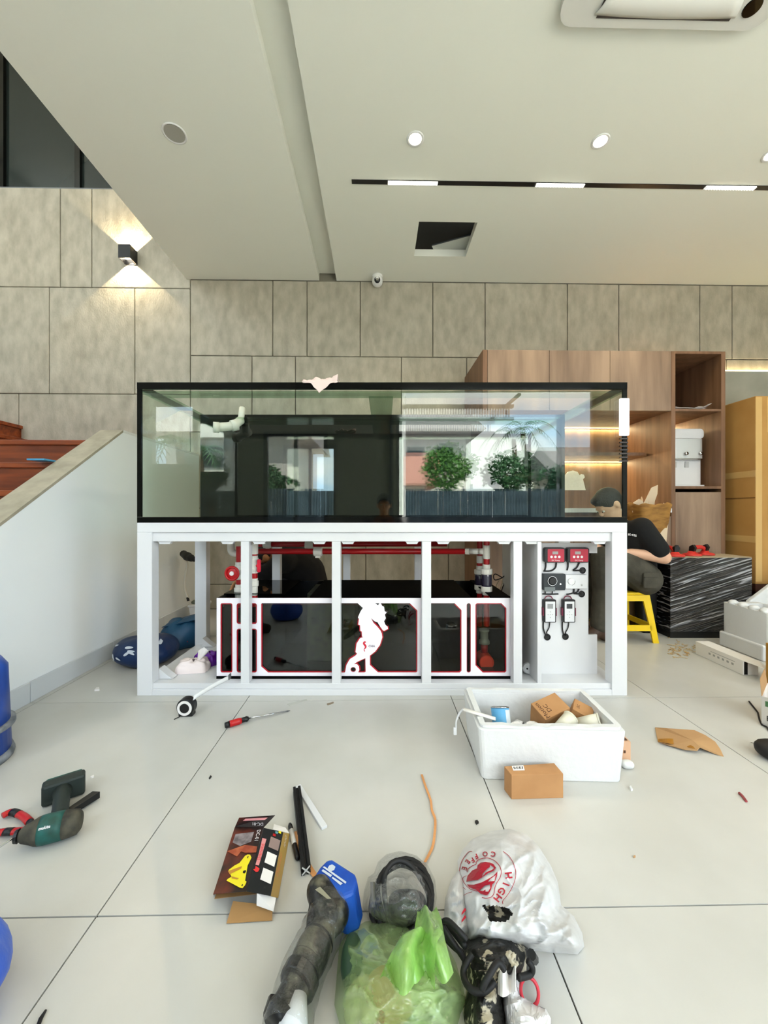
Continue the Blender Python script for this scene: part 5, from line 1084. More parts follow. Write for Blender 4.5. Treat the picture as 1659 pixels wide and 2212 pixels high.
def kbox(label, c, sx, sy, sz, rz_, rx_, ry_, txt):
    M = Matrix.Translation(c) @ Matrix.Rotation(rz_, 4, 'Z') @ Matrix.Rotation(ry_, 4, 'Y') @ Matrix.Rotation(rx_, 4, 'X')
    t = thing('kraft_box', label, 'box', M, 'kraft boxes in the styrofoam box'); MB(M).box(-sx, -sy, -sz, sx, sy, sz).build('carton', M_kraft, t, bevel=0.002)
    put_mesh('stamp', text_mesh(txt, sx * 0.42), mat('stamp_brown', (70, 40, 22), 0.8), t, M=M @ Matrix.Translation((-sx * 0.5, -sy * 0.1, sz + 0.0006)) @ Matrix.Rotation(math.pi / 2, 4, 'Z'))
    put_mesh('stamp', text_mesh(txt, sx * 0.36), mat('stamp_brown', (70, 40, 22)), t, M=M @ Matrix.Translation((0, -sy - 0.0006, 0.0)) @ Matrix.Rotation(math.pi / 2, 4, 'X'))
kbox('larger kraft box with dark stamp tilted in the styrofoam box', P(1187, 1546, 1.515), 0.058, 0.04, 0.055, 0.30, math.radians(20), math.radians(-14), 'Motion\nDC')
kbox('smaller kraft box with dark stamp in the right of the styrofoam box', P(1250, 1552, 1.51), 0.036, 0.036, 0.05, -0.5, math.radians(10), math.radians(20), 'DC')
for k, (px, py, r, lab_) in enumerate(((1222, 1562, 0.027, 'white plastic cup lying between the kraft boxes'), (1276, 1562, 0.029, 'white plastic cup at the right end of the styrofoam box'))):
    c = P(px, py, 1.425); M = Matrix.Translation(c) @ Matrix.Rotation(0.5 - k * 0.9, 4, 'Z') @ Matrix.Rotation(math.radians(70), 4, 'Y')
    t = thing('plastic_cup', lab_, 'cup', M, 'white cups in the styrofoam box')
    MB(M).lathe([(r * 0.8, -0.04), (r, 0.03), (r * 0.95, 0.03), (r * 0.76, -0.037), (0.001, -0.037)], n=24).build('cup_wall', mat('cream_plastic', (232, 228, 208), 0.4), t, smooth=True); MB(M).lathe([(r, 0.028), (r * 1.06, 0.031), (r, 0.034), (r * 0.95, 0.031)], n=24).build('rim', mat('cream_plastic', (232, 228, 208)), t, smooth=True)
tag(MB().sheet(lump((0.53, 1.47, 0.075), (0.06, 0.05, 0.055), 7.0, 0.45), 30, 16).build('crumpled_paper', M_paper), 'crumpled white wrapping paper in the middle of the styrofoam box', 'paper')
ld = thing('strip_lamp', 'slim white strip lamp with hanging cable over the styrofoam box rim', 'lamp', P(1003, 1533, 1.44))
a_, b_ = P(1001, 1532, 1.43), P(1070, 1553, 1.405)
MB().tube([a_, b_], 0.010, 8, flat=0.5).build('lamp_tube', mat('frosted_tube', (236, 232, 224), 0.3), ld, smooth=True)
MB().tube(smooth_path([a_, P(993, 1540, 1.44), P(986, 1556, 1.44), P(985, 1572, 1.44)]), 0.0035, 8).build('cable', M_lacq, ld, smooth=True)
c = P(983, 1579, 1.44); MB().box(c.x - 0.006, c.y - 0.004, c.z - 0.014, c.x + 0.006, c.y + 0.004, c.z + 0.014).build('plug', M_lacq, ld, bevel=0.002)
# small kraft box in front
sb_ = thing('small_carton', 'small brown carton with a white barcode label before the styrofoam box', 'carton', G(1105, 1727))
f0, f1, r0, r1 = G(1105, 1727), G(1217, 1724), G(1089, 1655, 0.079), G(1197, 1648, 0.079)
r0.z = r1.z = 0; up = Vector((0, 0, 0.079))
MB().hexa([f0, f1, r1, r0, f0 + up, f1 + up, r1 + up, r0 + up]).build('carton', M_kraft, sb_, bevel=0.0015)
def quad(qd, u, v, z=0.0): return qd[0].lerp(qd[1], u).lerp(qd[3].lerp(qd[2], u), v) + Vector((0, 0, z))
tq = [f0 + up, f1 + up, r1 + up, r0 + up]
lbq = [quad(tq, u, v, 0.0006) for u, v in ((0.10, 0.45), (0.32, 0.43), (0.37, 0.93), (0.14, 0.93))]
MB().hexa(lbq + [p + Vector((0, 0, 0.0006)) for p in lbq]).build('label', M_paper, sb_)
for k in range(7):
    u0 = 0.1 + 0.12 * k; bq = [quad(lbq, a, b, 0.0008) for a, b in ((u0, 0.25), (u0 + (0.05 if k % 2 else 0.08), 0.25), (u0 + (0.05 if k % 2 else 0.08), 0.8), (u0, 0.8))]
    MB()._a(bq, [(0, 1, 2, 3)]).build('bar', M_black, sb_)
sq = thing('peach_carton', 'small peach coloured carton half hidden behind the styrofoam box', 'carton', (0.9, 1.48, 0))
MB().box(0.868, 1.452, 0, 0.922, 1.54, 0.072).build('carton', mat('peach_card', (220, 176, 142), 0.8), sq, bevel=0.002); MB().box(0.872, 1.46, 0.0722, 0.914, 1.53, 0.074).build('dark_window', mat('dark_brown_print', (92, 60, 40), 0.7), sq); MB().box(0.894, 1.4512, 0.03, 0.902, 1.4518, 0.04).build('print_mark', mat('dark_brown_print', (92, 60, 40)), sq)
tag(MB().ball((0.885, 1.415, 0.0125), (0.022, 0.016, 0.0125), q=0.7).build('foam_scrap', M_foam, smooth=True), 'small white foam scrap lying beside the peach carton', 'foam')
# ------------------------------------------------------------------ tape measure, screwdriver
tm = thing('tape_measure', 'black and white tape measure with its tape pulled out against the stand', 'tape measure', G(399, 1549))
c = G(399, 1549) + Vector((0, 0.02, 0.0405))
MB(Matrix.Translation(c)).prism(arc((0, 0), 0.040, -40, 220, 24) + [(-0.030, -0.0405), (0.034, -0.0405)], -0.02, 0.02, 'Y').build('case', M_black, tm, bevel=0.005)
MB(Matrix.Translation(c)).lathe([(0.033, 0.021), (0.033, 0.024), (0.022, 0.024), (0.022, 0.021)], axis='Y', n=28).build('white_ring', M_paper, tm)
MB(Matrix.Translation(c)).lathe([(0.001, 0.025), (0.021, 0.025), (0.021, 0.0205)], axis='Y', n=24).build('hub', M_rubber, tm)
a_, b_ = c + Vector((0.026, 0.0, 0.034)), P(496, 1463, YS - 0.012)
MB().sheet(lambda u, v: a_.lerp(b_, u) + Vector((0.004 * (1 - 4 * (v - .5) ** 2), (v - 0.5) * 0.010, (v - 0.5) * 0.02 + 0.004 * math.sin(math.pi * u))), 12, 4).build('tape_blade', mat('tape_white', (232, 232, 230), 0.35), tm, solid=0.0008, smooth=True)
MB().box(b_.x - 0.002, b_.y - 0.012, b_.z - 0.008, b_.x + 0.004, b_.y + 0.011, b_.z + 0.016).build('end_hook', M_alu, tm)
MB().tube([c + Vector((-0.02, -0.025, -0.036)), c + Vector((-0.035, -0.045, -0.0375))], 0.0022, 6).build('wrist_strap', M_rubber, tm)
sdv = thing('screwdriver', 'red and black handled screwdriver lying before the stand', 'screwdriver', G(550, 1560))
zr = 0.0145; A, B, E_ = G(486, 1567, zr), G(536, 1552, zr), G(621, 1536, 0.006); d_ = (B - A)
def rod(name, m, pts, rs, n=14): MB().tube(pts, rs, n).build(name, m, sdv, smooth=True)
rod('butt_cap', M_black, [A, A + d_ * 0.18], [0.011, 0.0135]); rod('grip', M_red, [A + d_ * 0.18, A + d_ * 0.3, A + d_ * 0.6, A + d_ * 0.7], [0.0138, 0.0142, 0.0142, 0.012], 8)
rod('collar', M_black, [A + d_ * 0.7, A + d_ * 0.86, A + d_ * 0.93, A + d_ * 1.02], [0.011, 0.0105, 0.0125, 0.008]); rod('shaft', M_chrome, [A + d_ * 1.02, E_], [0.0032, 0.0032]); rod('tip', M_alu, [E_, E_ + (E_ - B).normalized() * 0.012], [0.0034, 0.0012])
# ------------------------------------------------------------------ left side: tote bag, cable, paint tub, drill, pliers, drum
tb_ = thing('tote_bag', 'dark blue shopping bag with white leaf print slumped between wall and stand', 'bag', (-1.48, 2.45, 0))
M_tote = mat('tote_blue', (14, 42, 84), 0.4, bump=0.5, bscale=14); M_teal = mat('tote_teal', (22, 72, 104), 0.5, bump=0.4, bscale=12)
lf = lump((-1.475, 2.42, 0.075), (0.185, 0.165, 0.085), 1.0, 0.07)
MB().sheet(lf, 48, 24).build('bag_body', M_tote, tb_, smooth=True)
MB().sheet(lump((-1.40, 2.72, 0.08), (0.14, 0.15, 0.10), 4.0, 0.2), 40, 20).build('bag_bulge', M_teal, tb_, smooth=True)
MB().hexa([(-1.50, 2.62, 0.15), (-1.25 + 0.0, 2.66, 0.20), (-1.27, 2.80, 0.22), (-1.50, 2.82, 0.15), (-1.50, 2.62, 0.154), (-1.25, 2.66, 0.205), (-1.27, 2.80, 0.224), (-1.50, 2.82, 0.154)]).build('bag_flap', M_teal, tb_, bevel=0.002)
MB().tube([(-1.33 + 0.05 * math.cos(a), 2.66, 0.12 + 0.045 * math.sin(a)) for a in [2 * math.pi * i / 16 for i in range(16)]], 0.010, 6, closed=True, flat=0.5).build('bag_handle', M_tote, tb_, smooth=True)
rnd = random.Random(11)
for k in range(12):
    u0 = rnd.uniform(0.58, 0.92); v0 = rnd.uniform(0.40, 0.80); an = rnd.uniform(-1.0, 1.0); L_ = rnd.uniform(0.018, 0.032)
    def leafp(s, t_): # a point of the leaf on the bag surface
        du = (math.cos(an) * s - math.sin(an) * t_) / (2 * math.pi * 0.17); dv = (math.sin(an) * s + math.cos(an) * t_) / (math.pi * 0.085 * 1.2)
        p = Vector(lf(u0 + du, min(0.97, v0 + dv))); n_ = (p - Vector((-1.475, 2.42, 0.03))).normalized(); return p + n_ * 0.005
    ring = [leafp(L_ * math.cos(t_ * math.pi / 6), 0.34 * L_ * math.sin(t_ * math.pi / 6) * (1 - 0.3 * math.cos(t_ * math.pi / 6))) for t_ in range(12)]
    cc_ = sum(ring, Vector()) / 12; MB()._a(ring + [cc_], [(i, (i + 1) % 12, 12) for i in range(12)]).build('leaf_print', mat('print_white', (208, 214, 222), 0.5), tb_)
wc = thing('wall_cable', 'white cable with black taped end hanging from the stair wall', 'cable', P(405, 1205, 3.28))
MB().tube(smooth_path([P(398, 1196, 3.3), P(402, 1205, 3.26), P(404, 1225, 3.26), P(399, 1250, 3.26), P(400, 1275, 3.26), P(406, 1292, 3.26)]), 0.010, 8).build('cable', mat('cable_white', (226, 222, 210), 0.5), wc, smooth=True)
MB().tube(smooth_path([P(396, 1196, 3.31), P(405, 1202, 3.24), P(414, 1206, 3.18), P(421, 1209, 3.15)]), [0.03, 0.03, 0.03, 0.03, 0.034, 0.036, 0.036, 0.036, 0.034, 0.03, 0.03, 0.03, 0.028, 0.024, 0.022, 0.02, 0.02, 0.018, 0.016], 10).build('taped_end', M_rubber, wc, smooth=True)
MB().tube([P(405, 1290, 3.26), P(407, 1298, 3.26)], 0.011, 8).build('cable_tip', M_black, wc)
pt = thing('plastic_tub', 'small white plastic tub with grey lid on the floor by the stair wall', 'tub', (-1.62, 3.38, 0))
MB(T((-1.60, 3.38, 0), 0.2)).frus((-0.06, -0.06, 0.06, 0.06), (-0.072, -0.072, 0.072, 0.072), 0.0, 0.12).build('tub_body', M_lacq, pt, bevel=0.008); MB(T((-1.60, 3.38, 0), 0.2)).box(-0.078, -0.078, 0.1205, 0.078, 0.078, 0.14).build('rim', M_lacq, pt, bevel=0.004)
MB(T((-1.60, 3.38, 0), 0.2)).ball((0, 0, 0.15), (0.07, 0.06, 0.025)).build('contents', mat('grey_green_mortar', (112, 120, 104), 0.9), pt, smooth=True)
dr = thing('cordless_drill', 'dusty green and black cordless drill lying on the left floor', 'drill', G(130, 1790))
zd_ = 0.036; a_, b_ = G(40, 1806, zd_), G(176, 1772, zd_); ax = (b_ - a_); L_ = ax.length; ax.normalize()
bat = G(136, 1702, 0.033); hd_ = (bat - a_.lerp(b_, 0.62)); hl_ = hd_.length; hd_.normalize()
M_dgreen = mat('drill_green', (28, 92, 84), 0.5, rgb2=(36, 70, 60), vscale=30); M_dust = mat('dusty_black', (84, 80, 66), 0.8, rgb2=(46, 44, 38), vscale=25)
MB().tube([a_ + ax * L_ * s for s in (0.0, 0.06, 0.2, 0.28, 0.34)], [0.012, 0.02, 0.028, 0.034, 0.036], 16).build('gear_case', M_dust, dr, smooth=True)
MB().tube([a_ + ax * L_ * s for s in (0.34, 0.42, 0.6, 0.72)], [0.036, 0.037, 0.037, 0.036], 16).build('motor_housing', M_dgreen, dr, smooth=True)
MB().tube([a_ + ax * L_ * s for s in (0.72, 0.8, 0.94, 1.0)], [0.036, 0.035, 0.032, 0.022], 16).build('rear_cap', M_dust, dr, smooth=True)
MB().tube([a_ - ax * 0.008, a_], [0.016, 0.018], 12).build('chuck', M_black, dr); MB().tube([a_ - ax * 0.008, G(-10, 1836, 0.03)], 0.003, 6).build('bit', M_chrome, dr)
g0 = a_.lerp(b_, 0.62); MB().tube([g0 + hd_ * hl_ * s for s in (0.0, 0.25, 0.5, 0.75, 0.9)], [0.027, 0.022, 0.021, 0.022, 0.027], 12).build('grip', mat('drill_dark', (34, 44, 40), 0.6), dr, smooth=True)
ex = hd_; ey = Vector((0, 0, 1)).cross(ex).normalized(); MB_ = frame_M(bat, ex, ey)
MB(MB_).box(-0.024, -0.058, -0.032, 0.018, 0.052, 0.034).build('battery_pack', mat('drill_dark', (34, 44, 40)), dr, bevel=0.008); MB(MB_).box(0.0185, -0.05, -0.028, 0.03, 0.044, 0.03).build('battery_base', M_dgreen, dr, bevel=0.005)
q_ = G(170, 1722, 0.03); MB().hexa([q_ + Vector(v) for v in ((-0.02, -0.06, -0.028), (0.0, -0.055, -0.028), (0.045, 0.03, -0.024), (0.02, 0.032, -0.024), (-0.02, -0.06, -0.012), (0.0, -0.055, -0.012), (0.045, 0.03, -0.004), (0.02, 0.032, -0.004))]).build('belt_hook', M_black, dr)
pq = a_.lerp(b_, 0.52) + Vector((0.004, -0.030, 0.024)); put_mesh('name_mark', text_mesh('makita', 0.010, shear=0.2, bold=0.02), M_btn, dr, M=frame_M(pq, ax, Vector((0, 0.62, 0.78))))
pr_ = thing('pliers', 'red handled pliers lying next to the cordless drill', 'pliers', G(60, 1785))
J = G(74, 1784, 0.012)
for pts in ([(6, 1762), (25, 1754), (50, 1763), (66, 1778), (74, 1784)], [(-12, 1800), (10, 1797), (40, 1795), (62, 1790), (74, 1784)]):
    pth = smooth_path([G(x, y, 0.012) for x, y in pts], 5); MB().tube(pth[:-6], 0.011, 9, flat=0.7).build('handle', M_red, pr_, smooth=True); MB().tube(pth[5:9], 0.0118, 9, flat=0.72).build('grip_inlay', M_black, pr_, smooth=True); MB().tube(pth[-7:], [0.0095] * 7, 8).build('arm', M_black, pr_, smooth=True)
MB().tube([J + Vector((-0.008, 0, 0)), J + Vector((0.02, 0.004, 0.0))], [0.012, 0.010], 8).build('joint', M_black, pr_); MB().tube([J + Vector((0.02, 0.004, 0)), J + Vector((0.055, 0.012, 0.0))], [0.009, 0.003], 6).build('jaw', M_alu, pr_)
dm = thing('blue_drum', 'blue metal cylinder with grey hoops at the left edge', 'drum', (-1.562, 1.42, 0))
Md = Matrix.Translation((-1.562, 1.42, 0))
MB(Md).lathe([(0.148, 0.03), (0.138, 0.34), (0.12, 0.37), (0.001, 0.375)], n=36).build('barrel', mat('drum_blue', (30, 84, 186), 0.35, rgb2=(20, 62, 150), vscale=6), dm, smooth=True)
MB(Md).lathe([(0.155, 0.0), (0.158, 0.012), (0.152, 0.03), (0.12, 0.03)], n=36).build('foot_ring', mat('hoop_grey', (150, 154, 160), 0.4, rgb2=(90, 96, 104), vscale=20), dm, smooth=True)
MB(Md).lathe([(0.148, 0.115), (0.160, 0.12), (0.160, 0.132), (0.148, 0.136)], n=36).build('hoop', mat('hoop_grey', (150, 154, 160)), dm, smooth=True)
bs = thing('blue_sack', 'bright blue plastic sack at the bottom left corner', 'sack', (-0.82, 0.72, 0))
MB().sheet(lump((-0.855, 0.70, 0.07), (0.14, 0.12, 0.09), 2.0, 0.10), 40, 20).build('sack_body', mat('bright_blue_film', (44, 96, 212), 0.35, bump=0.4, bscale=20), bs, smooth=True)
MB().tube([(-0.85, 0.72, 0.155), (-0.86, 0.73, 0.19)], [0.015, 0.03], 8).build('sack_neck', mat('bright_blue_film', (44, 96, 212)), bs)
tag(MB().tube([G(99, 2182, 0.003), G(88, 2200, 0.003), G(80, 2222, 0.003)], [0.002, 0.0035, 0.0035], 6).build('dark_stick', M_rubber), 'short dark stick at the bottom left of the floor', 'stick')
# ------------------------------------------------------------------ printed tool box lying open
px_ = thing('tool_package', 'black and red printed tool package lying open on the floor', 'package', G(540, 1860))
def PX(x, y, z): return G(460 + x / 9.217, 1750 + y / 9.217, z)
M_print = mat('dark_print', (38, 26, 24), 0.3, rgb2=(112, 44, 28), vscale=11, lo=0.36, hi=0.52); M_blackprint = mat('black_print', (30, 32, 34), 0.3); M_gold = mat('gold_card', (186, 150, 74), 0.4); M_brown = mat('inner_card', (176, 134, 84), 0.85)
zt, zf, zg = 0.046, 0.048, 0.044
def panel(name, m, pts, th_=0.0012): 
    q4 = [PX(*p) for p in pts]; MB().hexa([p - Vector((0, 0, th_)) for p in q4] + q4).build(name, m, px_); return q4
qa = panel('top_panel', M_print, [(5, 1670, zt), (665, 1610, zf), (1005, 350, zf), (440, 330, zt)])
qb = panel('front_panel', M_blackprint, [(668, 1610, zf), (1150, 1700, zg), (1400, 440, zg), (1008, 350, zf)])
qg = panel('gold_side', M_gold, [(1152, 1702, zg), (1300, 1742, 0.006), (1532, 470, 0.006), (1402, 441, zg)])
qt = panel('end_flap', M_print, [(442, 325, zt), (1006, 345, zf), (1235, 100, 0.075), (520, 150, 0.07)])
panel('white_tab', M_paper, [(1195, 385, 0.04), (1520, 455, 0.03), (1440, 345, 0.028), (1215, 275, 0.03)])
panel('white_tab', M_paper, [(875, 1645, 0.043), (1255, 1745, 0.03), (1205, 2010, 0.02), (868, 1890, 0.022)])
panel('inner_floor', M_brown, [(30, 1760, 0.002), (900, 1660, 0.002), (1100, 700, 0.002), (420, 700, 0.002)])
panel('brown_flap', M_brown, [(270, 2250, 0.003), (1180, 2190, 0.003), (1190, 1900, 0.012), (400, 1810, 0.014)])
panel('left_side', M_brown, [(5, 1675, zt), (8, 1676, 0.0), (430, 380, 0.0), (435, 335, zt)])
def decal(name, m, qd, loop, dz=0.0012, me=None):
    me = me or fill_mesh([loop]); put_mesh(name, me, m, px_, fn=lambda v: quad(qd, v.x, v.y, dz + v.z))
def uvq(qd, pts):  # crop pixels of the panel -> panel coordinates
    inv = []
    q2 = [Vector((p.x, p.y)) for p in qd]
    for x, y in pts:
        p3 = PX(x, y, (qd[0].z + qd[1].z) / 2); p = Vector((p3.x, p3.y)); u, v = 0.5, 0.5
        for _ in range(12):
            f = q2[0].lerp(q2[1], u).lerp(q2[3].lerp(q2[2], u), v); e = p - f; du = (q2[1] - q2[0]).lerp(q2[2] - q2[3], v); dv = (q2[3].lerp(q2[2], u) - q2[0].lerp(q2[1], u)); det = du.x * dv.y - du.y * dv.x
            u += (e.x * dv.y - e.y * dv.x) / det; v += (du.x * e.y - du.y * e.x) / det
        inv.append((u, v))
    return inv
decal('tool_picture', mat('laser_yellow', (240, 222, 40), 0.4), qa, uvq(qa, [(740, 900), (768, 960), (730, 1040), (690, 1120), (660, 1300), (640, 1420), (670, 1440), (640, 1510), (590, 1570), (540, 1560), (270, 1410), (290, 1380), (370, 1330), (305, 1220), (320, 1190), (430, 1110), (530, 1060), (640, 920), (690, 895)]))
for lp in ([(650, 1210), (660, 1240), (630, 1280), (595, 1270), (600, 1230)], [(710, 930), (700, 970), (680, 980), (690, 940)], [(600, 1490), (590, 1530), (560, 1530), (580, 1500)]): decal('tool_hole', M_black, qa, uvq(qa, lp), 0.0018)
for lp in ([(300, 1225), (575, 1130), (560, 1180), (330, 1290)], [(375, 1335), (520, 1370), (480, 1395), (370, 1370)]): decal('tool_shade', mat('laser_amber', (190, 134, 52), 0.5), qa, uvq(qa, lp), 0.0018)
decal('photo_square', mat('print_grey2', (150, 140, 142), 0.4, rgb2=(96, 88, 92), vscale=60), qa, uvq(qa, [(390, 650), (450, 480), (820, 445), (760, 640), (540, 720)]))
decal('red_glow', mat('print_orange', (196, 110, 70), 0.4, rgb2=(150, 64, 40), vscale=30), qa, uvq(qa, [(280, 820), (640, 700), (880, 740), (860, 860), (640, 860), (560, 830), (480, 930)]))
for k, lp in enumerate(([(1155, 535), (1345, 600), (1295, 810), (1105, 740)], [(1085, 830), (1275, 900), (1220, 1125), (1025, 1050)], [(1005, 1155), (1205, 1225), (1150, 1470), (940, 1390)])):
    decal('photo_square', [mat('print_photo', (150, 128, 122), 0.4), M_paper, M_paper][k], qb, uvq(qb, lp))
for lp, m_ in (([(1310, 410), (1360, 420), (1355, 470), (1305, 455)], mat('laser_yellow', (240, 222, 40))), ([(1200, 470), (1255, 485), (1245, 530), (1190, 515)], M_red), ([(1245, 420), (1300, 435), (1290, 480), (1240, 465)], mat('print_teal', (90, 150, 160), 0.4))): decal('colour_patch', m_, qb, uvq(qb, lp))
decal('pink_title', mat('print_pink', (226, 150, 150), 0.4), qb, uvq(qb, [(985, 575), (1065, 590), (985, 880), (915, 1120), (845, 1110), (920, 860)]))
decal('red_burst', mat('print_red', (226, 50, 50), 0.4), qb, uvq(qb, [(850, 1130), (930, 1180), (900, 1240), (850, 1250), (800, 1205), (840, 1190)]))
decal('pink_title', mat('print_pink', (226, 150, 150)), qt, [(0.18, 0.5), (0.22, 0.72), (0.88, 0.74), (0.85, 0.52)], 0.003)
def word_on(qd, txt, size, cpx, rot, m_, dz=0.0014, sq=1.0):
    me = text_mesh(txt, size, align='CENTER'); c0 = PX(cpx[0], cpx[1], (qd[0].z + qd[2].z) / 2); ez = (qd[1] - qd[0]).cross(qd[3] - qd[0]).normalized()
    ex_ = (PX(cpx[0] + math.cos(rot) * 50, cpx[1] - math.sin(rot) * 50, c0.z) - c0).normalized(); uv0 = uvq(qd, [cpx])[0]; c0 = quad(qd, uv0[0], uv0[1], dz)
    put_mesh('lettering', me, m_, px_, M=frame_M(c0, ex_ - ez * ex_.dot(ez), ez.cross(ex_)))
word_on(qa, 'DC-01', 0.014, (885, 520), math.radians(-104), M_btn); word_on(qg, 'DC-01', 0.013, (1440, 620), math.radians(-102), M_btn); put_mesh('lettering', text_mesh('DC-01', 0.012), M_btn, px_, M=frame_M(quad(qt, 0.72, 0.22, 0.002), qt[0] - qt[1], qt[0] - qt[3]))
word_on(qg, 'Diamond', 0.017, (1320, 1150), math.radians(75), mat('print_coral', (226, 130, 90), 0.4)); word_on(qb, 'Diamond', 0.013, (955, 850), math.radians(75), mat('print_red', (226, 50, 50)), 0.002)
# black extrusion, white strip, marker, orange ribbons
al = thing('aluminium_profile', 'black slotted aluminium profile lying on the floor', 'profile', G(652, 1800))
a_, b_ = G(641, 1706, 0.0125), G(661, 1880, 0.0125); ex = (b_ - a_).normalized(); Mp = frame_M(a_, ex, Vector((0, 0, 1)).cross(ex)); Lp = (b_ - a_).length
sec = []
for k in range(4):
    for p in ((-0.012, -0.012), (-0.004, -0.012), (-0.003, -0.006), (0.003, -0.006), (0.004, -0.012)): c_, s_ = math.cos(k * math.pi / 2), math.sin(k * math.pi / 2); sec.append((p[0] * c_ - p[1] * s_, p[0] * s_ + p[1] * c_))
MB(Mp).prism(sec, 0, Lp, 'X').build('profile_bar', M_black, al)
for k in range(4):
    a0 = k * math.pi / 2 + math.pi / 4; MB(Mp)._a([(Lp + 0.0006, 0.002 * math.cos(a0 + 1.57) , 0.002 * math.sin(a0 + 1.57)), (Lp + 0.0006, 0.002 * math.cos(a0 - 1.57), 0.002 * math.sin(a0 - 1.57)), (Lp + 0.0006, 0.014 * math.cos(a0 - .12), 0.014 * math.sin(a0 - .12)), (Lp + 0.0006, 0.014 * math.cos(a0 + .12), 0.014 * math.sin(a0 + .12))], [(0, 1, 2, 3)]).build('cut_face', M_trim, al)
a_, b_ = G(644, 1698, 0.004), G(701, 1788, 0.004); d_ = (b_ - a_).normalized(); n_ = Vector((-d_.y, d_.x, 0)) * 0.009
ws = MB().hexa([p + Vector((0, 0, dz)) for dz in (-0.004, 0.004) for p in (a_ - n_, a_ + n_, b_ + n_, b_ - n_)]).build('white_strip', M_lacq, bevel=0.001); tag(ws, 'short white plastic strip beside the black aluminium profile', 'strip')
mk = thing('marker_pen', 'black and white marker pen beside the black aluminium profile', 'marker', G(634, 1815))
a_, b_ = G(626, 1780, 0.007), G(643, 1856, 0.007); 
MB().tube([a_, a_.lerp(b_, 0.06), a_.lerp(b_, 0.2)], [0.0045, 0.0065, 0.0068], 12).build('cap_end', M_black, mk, smooth=True); MB().tube([a_.lerp(b_, 0.2), a_.lerp(b_, 0.62)], 0.0069, 12).build('label', mat('marker_white', (214, 212, 206), 0.4), mk, smooth=True); MB().tube([a_.lerp(b_, 0.62), a_.lerp(b_, 0.95), b_], [0.0072, 0.0068, 0.0045], 12).build('cap', M_black, mk, smooth=True)
M_ora = mat('orange_strap', (214, 150, 92), 0.5)
def ribbon(name, label, pts, w_=0.006):
    pth = smooth_path([G(x, y, 0.004 + 0.004 * (k % 2)) for k, (x, y) in enumerate(pts)], 5); mb = MB(); vs_, fs = [], []
    for i, p in enumerate(pth):
        t_ = (pth[min(i + 1, len(pth) - 1)] - pth[max(i - 1, 0)]).normalized(); s_ = Vector((-t_.y, t_.x, 0.25 * math.sin(i * 0.4))).normalized() * w_; vs_ += [p - s_, p + s_]
    mb._a(vs_, [(2 * i, 2 * i + 1, 2 * i + 3, 2 * i + 2) for i in range(len(pth) - 1)]); tag(mb.build(name, M_ora, solid=0.0015), label, 'strap')
ribbon('orange_strap', 'orange packing strap lying across the black aluminium profile', [(636, 1797), (642, 1815), (650, 1840), (662, 1862), (676, 1885), (688, 1900)])
ribbon('orange_strap', 'long thin orange packing strap curling towards the plastic bags', [(911, 1673), (918, 1695), (930, 1728), (933, 1750), (940, 1770), (939, 1800), (934, 1830), (918, 1862)], 0.0035)
# ------------------------------------------------------------------ cordless tool with blue battery
ct = thing('cordless_tool', 'long black cordless tool with blue battery, wrapped in clear film', 'power tool', G(690, 2010))
def KX(x, y, z): return G(660 + x / 12.76, 1840 + y / 12.76, z)
tp_px = [(235, 860), (240, 640), (400, 400), (600, 200), (740, 190), (1380, 600), (1420, 800), (1330, 1100), (1000, 1250), (600, 1100)]
top = [KX(x, y, 0.088) for x, y in tp_px]; cen = sum(top, Vector()) / len(top)
bot = [Vector((cen.x + (p.x - cen.x) * 1.06 + 0.012, cen.y + (p.y - cen.y) * 1.02 - 0.018, 0.022)) for p in top]; n_ = len(top)
M_bblue = mat('battery_blue', (28, 92, 196), 0.4, rgb2=(20, 70, 170), vscale=14)
MB()._a(bot + top, [tuple(range(n_ - 1, -1, -1)), tuple(range(n_, 2 * n_))] + [(i, (i + 1) % n_, n_ + (i + 1) % n_, n_ + i) for i in range(n_)]).build('battery_pack', M_bblue, ct, bevel=0.006)
for lp in ([(470, 420), (520, 400), (1130, 830), (1100, 880)], [(440, 530), (480, 480), (730, 640), (690, 700)], [(720, 720), (750, 690), (1030, 870), (960, 920)], [(610, 450), (650, 380), (735, 345), (825, 410), (790, 500), (700, 540)]):
    q4 = [KX(x, y, 0.0892) for x, y in lp]; MB()._a(q4, [tuple(range(len(q4)))]).build('battery_label', mat('label_pale', (206, 214, 224), 0.5), ct)
M_tool = mat('tool_black', (26, 25, 22), 0.35, rgb2=(104, 100, 84), vscale=26, lo=0.36, hi=0.52, detail=8, bump=0.3, bscale=60)
b = MB(); limb(b, [G(690, 1925, 0.07), G(722, 1975, 0.06)], [0.030, 0.033]); limb(b, [G(692, 1935, 0.07), G(708, 1990, 0.055)], [0.028, 0.032]); b.build('tool_head', M_tool, ct, remesh=0.006, relax=3)
a_, b_ = G(714, 1975, 0.055), G(612, 2190, 0.045)
MB().tube(smooth_path([a_, a_.lerp(b_, 0.25), a_.lerp(b_, 0.6), b_]), [0.031 - 0.004 * math.sin(i * 0.5) for i in range(19)], 16).build('tool_grip', M_tool, ct, smooth=True)
for s_ in (0.30, 0.36, 0.42, 0.48, 0.54):
    c0 = a_.lerp(b_, s_); dr_ = (b_ - a_).normalized(); MB().tube([c0 - dr_ * 0.004, c0, c0 + dr_ * 0.004], [0.0315, 0.034, 0.0315], 16).build('grip_rib', M_rubber, ct, smooth=True)
c0 = a_.lerp(b_, 0.70); MB().tube([c0 - dr_ * 0.012, c0 + dr_ * 0.012], 0.0365, 18).build('collar', M_black, ct, bevel=0.003)
